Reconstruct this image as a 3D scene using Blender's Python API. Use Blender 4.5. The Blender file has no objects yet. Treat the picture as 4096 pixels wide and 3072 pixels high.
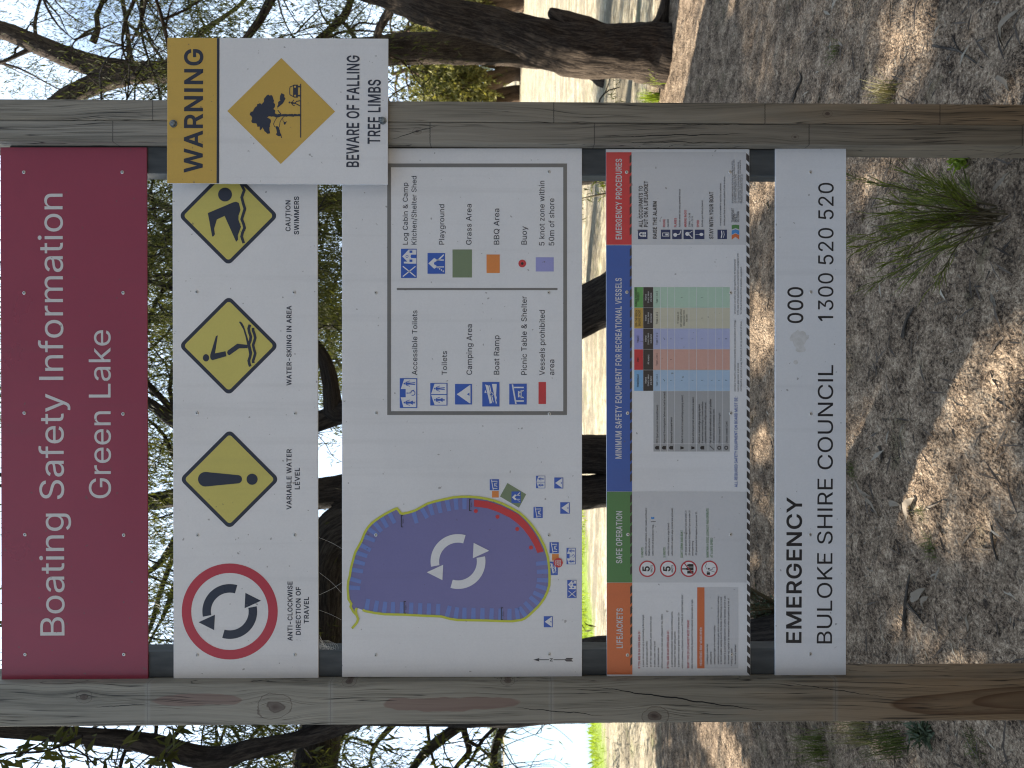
import bpy, math, random
import numpy as np
from mathutils import Vector, Matrix
from mathutils.geometry import delaunay_2d_cdt, tessellate_polygon

scene = bpy.context.scene
COL = scene.collection
R = math.radians

# ------------------------------------------------------------------ camera
CAM_H = 1.6
LENS = 25.0
FPX = LENS / 36.0 * 4096.0          # focal length in photo pixels
PITCH = math.atan(38.0 / FPX)       # looking slightly down
cd = bpy.data.cameras.new('camera')
cam = bpy.data.objects.new('camera', cd)
COL.objects.link(cam)
scene.camera = cam
cd.sensor_width = 36.0
cd.lens = LENS
cd.clip_start = 0.05
cd.clip_end = 6000.0
cd.dof.use_dof = True
cd.dof.focus_distance = 1.63
cd.dof.aperture_fstop = 7.5
FWD = Vector((0, math.cos(PITCH), -math.sin(PITCH)))
UP = Vector((0, math.sin(PITCH), math.cos(PITCH)))
# the phone was turned on its side: the top of the world is at the left of the frame
m3 = Matrix((-UP, Vector((1, 0, 0)), -FWD)).transposed()
cam.matrix_world = Matrix.Translation((0, 0, CAM_H)) @ m3.to_4x4()

# ------------------------------------------------------------------ sky and sun
SUN_EL, SUN_AZ = R(36), R(-55)       # azimuth from +Y towards +X: sun at the left, a little ahead
to_sun = Vector((math.sin(SUN_AZ) * math.cos(SUN_EL), math.cos(SUN_AZ) * math.cos(SUN_EL), math.sin(SUN_EL)))
w = bpy.data.worlds.new('World')
scene.world = w
w.use_nodes = True
nt = w.node_tree
bg = nt.nodes['Background']
bg.inputs['Strength'].default_value = 0.05
sky = nt.nodes.new('ShaderNodeTexSky')
sky.sky_type = 'NISHITA'
sky.sun_disc = False
sky.sun_elevation = SUN_EL
sky.sun_rotation = SUN_AZ
tc = nt.nodes.new('ShaderNodeTexCoord')
nz = nt.nodes.new('ShaderNodeTexNoise')
nz.inputs['Scale'].default_value = 2.6
nz.inputs['Detail'].default_value = 7
nz.inputs['Roughness'].default_value = 0.55
nz.inputs['Distortion'].default_value = 0.5
cr = nt.nodes.new('ShaderNodeValToRGB')
cr.color_ramp.elements[0].position = 0.29
cr.color_ramp.elements[1].position = 0.48
mx = nt.nodes.new('ShaderNodeMix')
mx.data_type = 'RGBA'
mx.inputs['B'].default_value = (4.1, 5.1, 6.5, 1)   # bright broken cloud
nt.links.new(tc.outputs['Generated'], nz.inputs['Vector'])
nt.links.new(nz.outputs['Fac'], cr.inputs['Fac'])
nt.links.new(cr.outputs['Color'], mx.inputs['Factor'])
nt.links.new(sky.outputs['Color'], mx.inputs['A'])
# sky brightness scaled by direction: boosted ahead, dimmed behind to darken the boards
dp = nt.nodes.new('ShaderNodeVectorMath')
dp.operation = 'DOT_PRODUCT'
dp.inputs[1].default_value = Vector((-0.45, 0.80, 0.30)).normalized()
mr = nt.nodes.new('ShaderNodeMapRange')
mr.inputs['From Min'].default_value = -0.6
mr.inputs['From Max'].default_value = 0.7
mr.inputs['To Min'].default_value = 0.34
mr.inputs['To Max'].default_value = 2.0
mu = nt.nodes.new('ShaderNodeMix')
mu.data_type = 'RGBA'
mu.blend_type = 'MULTIPLY'
mu.inputs['Factor'].default_value = 1.0
nt.links.new(tc.outputs['Generated'], dp.inputs[0])
nt.links.new(dp.outputs['Value'], mr.inputs['Value'])
nt.links.new(mx.outputs['Result'], mu.inputs['A'])
nt.links.new(mr.outputs['Result'], mu.inputs['B'])
nt.links.new(mu.outputs['Result'], bg.inputs['Color'])

sl = bpy.data.lights.new('sun', 'SUN')
sl.energy = 5.0
sl.angle = R(0.53)
sl.color = (1.0, 0.91, 0.76)
sun = bpy.data.objects.new('sun', sl)
COL.objects.link(sun)
sun.rotation_euler = to_sun.to_track_quat('Z', 'Y').to_euler()
sun.location = (-20, 5, 20)

scene.view_settings.view_transform = 'Standard'
scene.view_settings.look = 'None'
scene.view_settings.exposure = 1.70
scene.view_settings.gamma = 1.0
scene.cycles.filter_width = 1.15

# ------------------------------------------------------------------ helpers
rng = random.Random(7)
nrng = np.random.default_rng(11)


def ray(u, v):
    """unit-forward direction for a portrait position (u right, v down, in photo pixels)"""
    return Vector(((u - 1536.0) / FPX, 0, 0)) + FWD - UP * ((v - 2048.0) / FPX)


def at(u, v, Y):
    d = ray(u, v)
    t = Y / d.y
    return Vector((d.x * t, Y, CAM_H + d.z * t))


def on_ground(u, v):
    d = ray(u, v)
    t = -CAM_H / d.z
    return Vector((d.x * t, d.y * t, 0.0))


def tag(o, label=None, cat=None, group=None, kind=None):
    if label: o['label'] = label
    if cat: o['category'] = cat
    if group: o['group'] = group
    if kind: o['kind'] = kind
    return o


def empty(name, loc, label, cat, group=None):
    o = bpy.data.objects.new(name, None)
    COL.objects.link(o)
    o.location = loc
    o.empty_display_size = 0.1
    return tag(o, label, cat, group)


def link_mesh(name, me, parent=None):
    o = bpy.data.objects.new(name, me)
    COL.objects.link(o)
    if parent is not None:
        o.parent = parent
    return o


def np_mesh(name, verts, faces, mats, parent=None, smooth=False, uv=None, fmat=None):
    """verts (n,3) array in world space, faces (m,k) array of equal-sized faces"""
    verts = np.asarray(verts, dtype=np.float32)
    if parent is not None:
        off = Vector((0, 0, 0))
        p = parent
        while p is not None:
            off += p.location
            p = p.parent
        verts = verts - np.array(off, dtype=np.float32)
    faces = np.asarray(faces, dtype=np.int32)
    me = bpy.data.meshes.new(name)
    me.vertices.add(len(verts))
    me.vertices.foreach_set('co', verts.ravel())
    k = faces.shape[1]
    me.loops.add(faces.size)
    me.loops.foreach_set('vertex_index', faces.ravel())
    me.polygons.add(len(faces))
    me.polygons.foreach_set('loop_start', np.arange(0, faces.size, k, dtype=np.int32))
    try:
        me.polygons.foreach_set('loop_total', np.full(len(faces), k, dtype=np.int32))
    except Exception:
        pass
    if smooth:
        me.polygons.foreach_set('use_smooth', np.ones(len(faces), dtype=bool))
    if not isinstance(mats, (list, tuple)):
        mats = [mats]
    for m in mats:
        me.materials.append(m)
    if fmat is not None:
        me.polygons.foreach_set('material_index', np.asarray(fmat, dtype=np.int32))
    if uv is not None:
        l = me.uv_layers.new(name='bark')
        l.data.foreach_set('uv', np.asarray(uv, dtype=np.float32).ravel())
    me.update()
    me.validate()
    return link_mesh(name, me, parent)


class MB:
    """collects polygons (world space) and links them as ONE mesh object"""
    def __init__(self):
        self.v, self.f, self.m = [], [], []

    def face(self, pts, mi=0):
        b = len(self.v)
        self.v += [tuple(p) for p in pts]
        self.f.append(tuple(range(b, b + len(pts))))
        self.m.append(mi)

    def mesh(self, verts, faces, mi=0):
        b = len(self.v)
        self.v += [tuple(p) for p in verts]
        for q in faces:
            self.f.append(tuple(b + i for i in q))
            self.m.append(mi)

    def box(self, lo, hi, mi=0, bev=0.0):
        x0, y0, z0 = lo
        x1, y1, z1 = hi
        if bev <= 0:
            vs = [(x0, y0, z0), (x1, y0, z0), (x1, y1, z0), (x0, y1, z0), (x0, y0, z1), (x1, y0, z1), (x1, y1, z1), (x0, y1, z1)]
            self.mesh(vs, [(0, 3, 2, 1), (4, 5, 6, 7), (0, 1, 5, 4), (1, 2, 6, 5), (2, 3, 7, 6), (3, 0, 4, 7)], mi)
        else:
            ring = []
            for cx, cy, a0 in ((x1 - bev, y0 + bev, -90), (x1 - bev, y1 - bev, 0), (x0 + bev, y1 - bev, 90), (x0 + bev, y0 + bev, 180)):
                for k in range(4):
                    a = R(a0 + k * 30)
                    ring.append((cx + bev * math.cos(a), cy + bev * math.sin(a)))
            n = len(ring)
            vs = [(x, y, z0) for x, y in ring] + [(x, y, z1) for x, y in ring]
            fs = [(i, (i + 1) % n, n + (i + 1) % n, n + i) for i in range(n)]
            fs += [tuple(range(n - 1, -1, -1)), tuple(range(n, 2 * n))]
            self.mesh(vs, fs, mi)

    def build(self, name, mats, parent=None, smooth=False):
        off = Vector((0, 0, 0))
        p = parent
        while p is not None:
            off += p.location
            p = p.parent
        me = bpy.data.meshes.new(name)
        me.from_pydata([(a - off.x, b - off.y, c - off.z) for a, b, c in self.v], [], self.f)
        if not isinstance(mats, (list, tuple)):
            mats = [mats]
        for m in mats:
            me.materials.append(m)
        if len(mats) > 1:
            me.polygons.foreach_set('material_index', np.array(self.m, dtype=np.int32))
        if smooth:
            me.polygons.foreach_set('use_smooth', np.ones(len(self.f), dtype=bool))
        me.update()
        return link_mesh(name, me, parent)


def hash3(ix, iy, iz, seed):
    h = (ix.astype(np.int64) * 374761393 + iy.astype(np.int64) * 668265263 + iz.astype(np.int64) * 2147483647 + seed * 1274126177) & 0xFFFFFFFF
    h = ((h ^ (h >> 13)) * 1274126177) & 0xFFFFFFFF
    h = (h ^ (h >> 16)) & 0xFFFFFF
    return h.astype(np.float64) / float(0xFFFFFF)


def vnoise(x, y, z, seed=0):
    """smooth value noise, -1..1"""
    x, y, z = np.broadcast_arrays(np.asarray(x, float), np.asarray(y, float), np.asarray(z, float))
    ix, iy, iz = np.floor(x), np.floor(y), np.floor(z)
    fx, fy, fz = x - ix, y - iy, z - iz
    fx, fy, fz = [t * t * (3 - 2 * t) for t in (fx, fy, fz)]
    r = 0.0
    for dx in (0, 1):
        for dy in (0, 1):
            for dz in (0, 1):
                wgt = (fx if dx else 1 - fx) * (fy if dy else 1 - fy) * (fz if dz else 1 - fz)
                r = r + wgt * hash3(ix + dx, iy + dy, iz + dz, seed)
    return r * 2 - 1


# ------------------------------------------------------------------ materials
def new_mat(name):
    m = bpy.data.materials.new(name)
    m.use_nodes = True
    n = m.node_tree.nodes
    return m, m.node_tree, n['Principled BSDF']


def N(t, typ, **kw):
    n = t.nodes.new(typ)
    for k, v in kw.items():
        if hasattr(n, k):
            setattr(n, k, v)
        else:
            n.inputs[k.replace('_', ' ')].default_value = v
    return n


def ramp(t, src, stops):
    r = t.nodes.new('ShaderNodeValToRGB')
    e = r.color_ramp.elements
    while len(e) < len(stops):
        e.new(0.5)
    for el, (p, c) in zip(e, stops):
        el.position = p
        el.color = (c, c, c, 1) if not isinstance(c, (tuple, list)) else (*c, 1)
    t.links.new(src, r.inputs['Fac'])
    return r.outputs['Color']


def noise(t, vec, scale, detail=4, rough=0.5, dist=0.0):
    n = N(t, 'ShaderNodeTexNoise')
    n.inputs['Scale'].default_value = scale
    n.inputs['Detail'].default_value = detail
    n.inputs['Roughness'].default_value = rough
    n.inputs['Distortion'].default_value = dist
    if vec is not None:
        t.links.new(vec, n.inputs['Vector'])
    return n.outputs['Fac']


def mapping(t, vec, scale=(1, 1, 1), loc=(0, 0, 0), rot=(0, 0, 0)):
    n = N(t, 'ShaderNodeMapping')
    n.inputs['Scale'].default_value = scale
    n.inputs['Location'].default_value = loc
    n.inputs['Rotation'].default_value = rot
    t.links.new(vec, n.inputs['Vector'])
    return n.outputs['Vector']


def mixc(t, fac, a, b, mode='MIX'):
    n = N(t, 'ShaderNodeMix', data_type='RGBA', blend_type=mode)
    for key, val in (('Factor', fac), ('A', a), ('B', b)):
        i = n.inputs[key] if key == 'Factor' else [x for x in n.inputs if x.name == key and x.type == 'RGBA'][0]
        if isinstance(val, bpy.types.NodeSocket):
            t.links.new(val, i)
        elif key == 'Factor':
            i.default_value = val
        else:
            i.default_value = (*val, 1)
    return [x for x in n.outputs if x.type == 'RGBA'][0]


def mth(t, op, a, b=None, c=None):
    n = N(t, 'ShaderNodeMath', operation=op)
    for i, val in enumerate((a, b, c)):
        if val is None:
            continue
        if isinstance(val, bpy.types.NodeSocket):
            t.links.new(val, n.inputs[i])
        else:
            n.inputs[i].default_value = val
    return n.outputs[0]


def bump(t, b, height, strength=0.5, dist=0.01):
    n = N(t, 'ShaderNodeBump')
    n.inputs['Strength'].default_value = strength
    n.inputs['Distance'].default_value = dist
    t.links.new(height, n.inputs['Height'])
    t.links.new(n.outputs['Normal'], b.inputs['Normal'])
    return n


def print_mat(name, col, rough=0.42, var=0.07):
    """printed or painted sheet metal: fine mottling, a little dust, satin sheen"""
    col_ = col
    m, t, b = new_mat(name)
    g = N(t, 'ShaderNodeNewGeometry')
    a = noise(t, g.outputs['Position'], 3.0, 5, 0.6)
    c = noise(t, g.outputs['Position'], 260.0, 2, 0.6)
    s = mth(t, 'ADD', mth(t, 'MULTIPLY', a, 0.7), mth(t, 'MULTIPLY', c, 0.3))
    lo = tuple(x * (1 - var) for x in col)
    hi = tuple(min(1, x * (1 + var)) for x in col)
    col = ramp(t, s, [(0.3, lo), (0.7, hi)])
    # dust, fly specks and faint run marks
    sk = noise(t, g.outputs['Position'], 95.0, 1, 0.5)
    col = mixc(t, ramp(t, sk, [(0.765, 0.0), (0.80, 0.55)]), col, (0.10, 0.09, 0.08))
    st = noise(t, mapping(t, g.outputs['Position'], (46, 1, 1.4)), 1.0, 4, 0.6)
    col = mixc(t, ramp(t, st, [(0.54, 0.0), (0.72, 0.16)]), col, tuple(x * 0.6 + 0.03 for x in col_))
    t.links.new(col, b.inputs['Base Color'])
    bump(t, b, noise(t, g.outputs['Position'], 2.2, 2), 0.10, 0.02)
    t.links.new(ramp(t, a, [(0.3, max(0.05, rough - 0.06)), (0.7, rough + 0.08)]), b.inputs['Roughness'])
    b.inputs['Specular IOR Level'].default_value = 0.6
    b.inputs['Coat Weight'].default_value = 0.35 if name == 'print_maroon' else 0.15
    b.inputs['Coat Roughness'].default_value = 0.16
    return m


M = {}
for nm, c in dict(white=(0.70, 0.71, 0.73), pale=(0.56, 0.57, 0.59), ink=(0.022, 0.026, 0.045), black=(0.012, 0.013, 0.018),
                  maroon=(0.255, 0.028, 0.060), warn_yellow=(0.56, 0.37, 0.07), yellow=(0.55, 0.49, 0.12),
                  ring_red=(0.46, 0.035, 0.055), grey=(0.16, 0.16, 0.155), lake=(0.17, 0.165, 0.37), lake_band=(0.145, 0.22, 0.54),
                  lime=(0.53, 0.56, 0.05), map_red=(0.55, 0.03, 0.04), icon_blue=(0.025, 0.10, 0.46), olive=(0.17, 0.23, 0.13),
                  orange=(0.70, 0.23, 0.05), lavender=(0.30, 0.31, 0.62), head_red=(0.60, 0.035, 0.045), head_blue=(0.03, 0.10, 0.38),
                  head_green=(0.07, 0.21, 0.07), head_orange=(0.62, 0.15, 0.05), navy=(0.012, 0.03, 0.11), table_grey=(0.36, 0.37, 0.38),
                  cell_blue=(0.38, 0.52, 0.68), cell_red=(0.62, 0.36, 0.30), cell_violet=(0.40, 0.44, 0.66), cell_yellow=(0.56, 0.54, 0.42),
                  cell_green=(0.42, 0.58, 0.46), gold=(0.52, 0.33, 0.07), grass_print=(0.12, 0.36, 0.10), sky_print=(0.20, 0.42, 0.68),
                  stripe=(0.03, 0.028, 0.03), chev_blue=(0.05, 0.25, 0.60)).items():
    M[nm] = print_mat('print_' + nm, c, 0.36 if nm not in ('maroon', 'ink') else 0.30)
m, t, b = new_mat('rivet_metal')
b.inputs['Base Color'].default_value = (0.62, 0.62, 0.60, 1)
b.inputs['Metallic'].default_value = 0.8
b.inputs['Roughness'].default_value = 0.38
M['rivet'] = m
m, t, b = new_mat('bolt_metal')
g = N(t, 'ShaderNodeNewGeometry')
t.links.new(ramp(t, noise(t, g.outputs['Position'], 180, 4), [(0.35, (0.10, 0.12, 0.13)), (0.7, (0.30, 0.33, 0.34))]), b.inputs['Base Color'])
b.inputs['Metallic'].default_value = 0.7
b.inputs['Roughness'].default_value = 0.5
M['bolt'] = m
m, t, b = new_mat('rail_metal')
g = N(t, 'ShaderNodeNewGeometry')
t.links.new(ramp(t, noise(t, mapping(t, g.outputs['Position'], (30, 30, 6)), 2.0, 5), [(0.3, (0.035, 0.042, 0.048)), (0.75, (0.075, 0.085, 0.09))]), b.inputs['Base Color'])
b.inputs['Roughness'].default_value = 0.55
b.inputs['Metallic'].default_value = 0.2
M['rail'] = m
# letter outlines: advance width, then closed contours as x, y, x, y ...
GLYPHS = {
'A': (480, [[16,0,201,509,276,509,463,0,395,0,287,302,264,372,232,478,245,478,213,371,191,302,85,0], [110,142,110,199,370,199,370,142]]),
'B': (456, [[60,0,60,509,241,509,289,504,329,491,359,469,381,442,394,410,398,374,395,344,387,320,373,301,356,286,336,275,315,267,315,262,339,257,363,245,385,227,402,203,414,173,418,136,413,100,400,67,377,39,344,18,301,4,247,0], [125,57,245,57,296,63,330,80,349,105,355,137,352,161,342,184,327,203,306,218,279,228,248,231,125,231], [125,285,238,285,265,288,288,296,308,309,323,326,333,348,336,372,330,403,313,429,283,446,240,452,125,452]]),
'C': (510, [[267,-7,205,1,150,25,104,63,70,115,48,179,40,254,48,329,70,393,104,445,150,484,205,508,267,516,305,513,340,504,373,490,402,471,427,447,448,418,463,385,473,348,408,348,401,373,389,395,375,413,357,428,337,440,315,449,292,454,267,456,223,450,184,432,150,403,125,364,109,314,103,254,109,194,125,145,151,105,184,76,223,59,267,53,292,55,315,60,337,69,357,81,375,96,389,114,401,136,408,160,473,160,463,124,448,91,428,62,402,38,373,19,341,5,305,-4]]),
'D': (502, [[219,0,96,0,96,57,215,57,272,63,318,81,354,110,379,149,394,198,399,255,394,312,379,361,354,399,320,428,275,446,221,452,93,452,93,509,225,509,294,501,353,478,399,441,433,391,455,329,462,255,455,181,433,119,398,68,351,31,291,8], [125,509,125,0,60,0,60,509]]),
'E': (419, [[60,0,60,509,372,509,372,452,125,452,125,286,355,286,355,229,125,229,125,57,375,57,375,0]]),
'F': (410, [[60,0,60,509,369,509,369,452,125,452,125,278,346,278,346,221,125,221,125,0]]),
'G': (520, [[269,-7,205,1,149,25,104,64,69,116,47,179,40,254,47,329,69,393,103,445,149,484,203,508,265,516,304,513,340,504,374,489,403,469,429,445,449,416,465,384,474,349,408,349,399,372,387,393,373,411,356,427,337,439,315,448,291,454,265,456,222,450,183,432,150,404,125,364,109,314,103,254,109,194,125,145,151,105,184,76,224,59,269,53,309,57,345,71,374,93,396,123,410,160,415,202,434,199,283,199,283,256,478,256,478,200,471,141,451,91,419,50,377,19,326,0]]),
'H': (517, [[60,0,60,509,125,509,125,289,392,289,392,509,457,509,457,0,392,0,392,232,125,232,125,0]]),
'I': (185, [[60,0,60,509,125,509,125,0]]),
'J': (396, [[185,-7,124,3,75,33,44,81,33,145,33,173,98,173,98,145,104,104,122,74,149,56,185,50,220,56,248,74,266,104,272,145,272,509,336,509,336,145,326,81,294,33,246,3]]),
'K': (467, [[104,145,104,216,139,261,174,303,212,344,364,509,448,509,231,276,228,276], [60,0,60,509,125,509,125,334,124,225,125,193,125,0], [372,0,188,259,228,309,449,0]]),
'L': (393, [[60,0,60,509,125,509,125,57,361,57,361,0]]),
'M': (628, [[60,0,60,509,152,509,277,187,287,159,299,123,311,84,322,49,307,49,318,83,330,121,342,158,352,187,476,509,568,509,568,0,504,0,504,291,504,327,505,369,506,413,507,457,513,457,498,409,482,363,467,322,456,291,342,0,286,0,170,291,159,321,145,361,129,408,112,457,119,457,120,416,121,372,122,328,122,291,122,0]]),
'N': (523, [[60,0,60,509,136,509,343,183,363,151,388,107,414,55,405,54,401,108,399,157,399,195,399,509,463,509,463,0,387,0,202,290,177,331,148,381,108,452,119,454,122,384,124,328,125,291,125,0]]),
'O': (533, [[267,-7,205,1,150,25,105,63,70,115,48,179,40,254,48,329,70,393,105,445,150,484,205,508,267,516,329,508,384,484,429,445,464,393,486,329,493,254,486,179,464,115,429,63,384,25,329,1], [267,53,310,59,349,76,383,105,408,144,425,194,430,254,425,314,408,365,383,404,349,433,310,450,267,456,223,450,184,433,151,404,125,364,109,314,103,254,109,194,125,144,151,105,184,76,223,59]]),
'P': (445, [[60,0,60,509,235,509,289,503,332,487,366,462,390,430,404,391,409,348,404,304,390,265,366,233,332,207,289,191,235,186,109,186,109,242,233,242,269,246,297,256,318,272,333,294,342,319,344,348,342,376,333,402,318,423,297,439,268,449,232,452,125,452,125,0]]),
'Q': (533, [[245,159,313,159,369,85,384,65,468,-48,401,-48,346,27,331,46], [267,-7,205,1,150,25,105,63,70,115,48,179,40,254,48,329,70,393,105,445,150,484,205,508,267,516,329,508,384,484,429,445,464,393,486,329,493,254,486,179,464,115,429,63,384,25,329,1], [267,53,310,59,349,76,383,105,408,144,425,194,430,254,425,314,408,365,383,404,349,433,310,450,267,456,223,450,184,433,151,404,125,364,109,314,103,254,109,194,125,144,151,105,184,76,223,59]]),
'R': (449, [[60,0,60,509,236,509,290,504,333,489,367,465,390,433,405,395,409,352,405,309,390,271,367,240,333,217,289,203,236,198,96,198,96,255,234,255,269,258,298,267,319,281,334,300,342,324,345,352,342,380,334,405,319,425,298,440,269,449,233,452,125,452,125,0], [353,0,230,229,303,229,428,0]]),
'S': (447, [[224,-9,172,-4,128,9,91,31,64,60,46,96,38,137,104,137,110,110,123,88,142,71,166,59,194,52,224,49,257,52,286,60,311,74,329,92,341,114,346,139,342,161,332,179,316,193,296,205,245,222,184,239,128,260,86,289,60,326,52,372,58,413,75,448,102,476,138,498,180,511,227,516,275,511,316,498,351,476,377,449,394,415,401,378,337,378,326,412,302,437,267,453,225,459,194,456,167,448,145,435,129,418,118,398,115,376,119,352,131,334,148,319,169,308,212,293,264,279,312,264,336,252,359,238,379,220,395,198,405,171,408,139,403,99,386,64,360,34,323,11,278,-4]]),
'T': (449, [[32,452,32,509,417,509,417,452,257,452,257,0,193,0,193,452]]),
'U': (517, [[259,-8,203,-2,154,15,114,43,85,80,66,124,60,173,60,509,124,509,124,178,128,144,141,113,160,87,187,68,220,56,259,52,298,56,331,68,357,87,377,113,389,144,393,178,393,509,457,509,457,173,451,124,433,80,403,43,363,15,315,-2]]),
'V': (480, [[204,0,16,509,84,509,192,206,215,137,248,31,235,31,267,138,290,206,395,509,463,509,278,0]]),
'W': (686, [[155,0,16,509,82,509,163,196,175,145,187,94,197,40,189,40,200,94,211,145,224,196,306,509,380,509,462,196,474,145,486,94,497,40,488,40,499,94,510,145,523,196,603,509,670,509,530,0,455,0,368,323,351,391,336,475,350,475,335,395,318,323,230,0]]),
'X': (474, [[18,0,217,284,217,236,29,509,104,509,178,400,204,361,223,329,243,292,232,292,252,329,272,361,298,400,374,509,446,509,259,239,259,287,456,0,382,0,292,129,268,165,250,195,230,231,244,231,225,196,206,166,182,129,91,0]]),
'Y': (472, [[203,0,203,208,16,509,91,509,192,344,222,292,250,230,224,230,251,293,280,344,381,509,455,509,268,208,268,0]]),
'Z': (438, [[42,0,42,46,273,385,306,431,341,476,348,454,285,452,223,452,40,452,40,509,397,509,397,462,169,129,134,81,97,33,90,54,152,57,214,57,399,57,399,0]]),
'a': (389, [[160,-9,126,-5,94,5,68,22,48,45,35,73,30,108,34,138,43,161,58,179,78,193,100,203,125,211,178,220,234,227,252,230,265,235,273,243,276,255,276,257,273,279,267,297,256,311,240,322,220,329,196,331,171,329,149,322,132,313,118,301,107,288,100,274,41,291,57,322,79,346,104,364,133,375,163,382,194,384,239,379,263,372,286,360,306,343,322,320,333,290,337,251,337,0,277,0,277,52,272,52,252,25,236,12,215,1,190,-6], [170,45,202,49,228,59,248,74,263,93,272,115,276,138,276,190,259,182,231,176,200,171,175,168,134,159,117,150,103,139,95,124,92,105,94,87,102,72,114,61,130,52,149,47]]),
'b': (424, [[229,-8,198,-5,172,4,153,17,138,31,118,59,112,59,112,0,53,0,53,509,114,509,114,319,118,319,137,346,152,360,171,373,197,381,229,384,274,378,313,361,345,332,370,293,385,245,390,189,385,133,370,84,346,45,313,16,274,-2], [220,47,253,51,279,66,301,88,316,117,325,151,328,189,325,227,316,261,301,290,280,311,253,325,220,330,188,325,161,312,140,291,125,263,116,229,113,189,116,150,125,115,140,86,162,65,188,51]]),
'c': (396, [[207,-8,159,-2,117,16,82,46,56,85,40,133,34,187,40,243,56,291,82,330,117,360,159,378,207,384,234,383,260,377,284,368,305,356,324,341,340,322,353,301,362,277,303,262,290,289,270,311,242,325,207,330,173,325,145,310,124,287,108,258,99,224,96,187,99,151,108,117,124,89,145,66,173,51,207,46,243,52,271,66,292,89,304,117,363,102,354,78,341,56,325,37,306,21,285,9,261,-1,235,-6]]),
'd': (424, [[195,-8,151,-2,111,16,79,45,55,84,39,133,34,189,39,245,55,293,79,332,112,361,151,378,196,384,228,381,253,373,272,360,287,346,306,319,311,319,311,509,372,509,372,0,313,0,313,59,307,59,287,31,272,17,252,4,227,-5], [205,47,236,51,263,65,284,86,299,115,309,150,312,189,309,229,300,263,284,291,263,312,237,325,205,330,172,325,145,311,124,290,108,261,99,227,96,189,99,151,109,117,124,88,145,66,172,51]]),
'e': (404, [[212,-8,161,-2,117,16,82,46,56,85,40,132,34,187,39,242,55,290,81,329,115,359,157,378,205,384,236,382,266,374,294,361,319,341,341,315,357,282,368,242,371,194,371,169,75,169,75,221,338,221,310,202,307,237,298,269,283,294,263,314,237,326,205,330,173,326,146,313,125,294,109,270,99,241,96,211,96,178,100,139,110,106,128,80,151,61,179,50,212,46,234,48,254,53,271,61,285,73,297,88,306,105,365,91,353,63,335,39,311,19,283,4,249,-5]]),
'f': (254, [[228,379,228,327,6,327,6,379], [81,0,81,432,84,461,96,486,113,505,135,519,161,527,187,530,222,527,243,521,227,468,215,472,195,474,171,470,154,460,145,443,142,419,142,0]]),
'g': (425, [[207,-151,168,-148,134,-140,105,-127,82,-110,64,-91,51,-69,101,-41,122,-66,136,-78,154,-88,178,-95,207,-97,249,-92,282,-75,304,-47,311,-6,311,68,306,68,287,41,272,28,252,16,227,8,195,5,152,10,113,27,80,53,55,90,39,136,34,191,39,246,55,293,80,332,112,361,152,378,196,384,228,382,253,373,273,360,288,346,308,319,313,319,313,379,372,379,372,-9,367,-54,350,-90,324,-117,291,-136,251,-147], [205,59,237,63,264,75,285,95,300,121,309,154,312,193,309,231,300,264,285,291,264,312,237,325,205,330,172,325,145,312,124,290,109,262,99,229,96,193,99,155,109,123,124,96,145,76,172,63]]),
'h': (410, [[114,227,114,0,53,0,53,509,114,509,114,287,102,287,124,332,152,362,187,379,227,384,264,380,295,369,321,349,341,321,353,285,357,240,357,0,296,0,296,235,290,275,273,304,246,323,210,329,184,326,161,317,141,303,126,283,117,257]]),
'i': (167, [[53,0,53,379,114,379,114,0], [84,443,67,446,54,455,44,468,41,483,44,499,54,512,67,521,84,524,100,521,114,512,123,499,126,483,123,468,114,455,100,446]]),
'j': (167, [[53,379,114,379,114,-30,111,-63,102,-90,86,-113,65,-129,37,-139,4,-143,-10,-143,-10,-87,2,-87,25,-83,40,-72,50,-54,53,-29], [83,443,67,446,53,455,44,468,41,483,44,499,53,512,67,521,83,524,100,521,114,512,123,499,126,483,123,468,114,455,100,446]]),
'k': (381, [[110,137,110,212,121,212,284,379,360,379,184,199,177,199], [53,0,53,509,114,509,114,0], [294,0,148,186,191,229,372,0]]),
'm': (610, [[53,0,53,379,112,379,112,295,108,295,118,323,132,346,151,363,172,376,195,384,219,386,257,380,287,361,309,331,321,295,312,295,322,321,337,343,357,361,381,375,407,383,437,386,468,383,497,372,522,354,541,328,553,296,557,255,557,0,496,0,496,254,490,289,473,313,447,326,419,330,395,328,374,320,358,307,345,290,338,270,335,247,335,0,274,0,274,260,269,288,253,311,229,326,199,330,178,328,158,320,140,307,126,289,117,266,114,238,114,0]]),
'n': (410, [[114,227,114,0,53,0,53,379,112,379,112,287,102,287,124,332,152,362,187,379,227,384,264,380,295,369,321,349,341,321,353,285,357,240,357,0,296,0,296,235,290,275,273,304,246,323,210,329,184,326,161,317,141,303,126,283,117,257]]),
'o': (415, [[207,-8,159,-2,117,16,82,46,56,85,40,133,34,187,40,243,56,291,82,330,117,360,159,378,207,384,256,378,299,360,333,330,359,291,376,243,381,187,376,133,359,85,333,46,299,16,256,-2], [207,46,242,51,270,66,292,89,307,117,316,151,319,187,316,224,307,258,292,287,270,310,242,325,207,330,173,325,145,310,124,287,108,258,99,224,96,187,99,151,108,117,124,89,145,66,173,51]]),
'p': (424, [[53,-143,53,379,112,379,112,319,118,319,137,346,152,360,171,373,197,381,229,384,274,378,313,361,345,332,370,293,385,245,390,189,385,133,370,84,346,45,313,16,274,-2,229,-8,198,-5,173,4,153,17,138,31,118,59,114,59,114,-143], [220,47,253,51,279,66,301,88,316,117,325,151,328,189,325,227,316,261,301,290,280,311,253,325,220,330,188,325,161,312,140,291,125,263,116,229,113,189,116,150,125,115,140,86,162,65,188,51]]),
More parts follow.
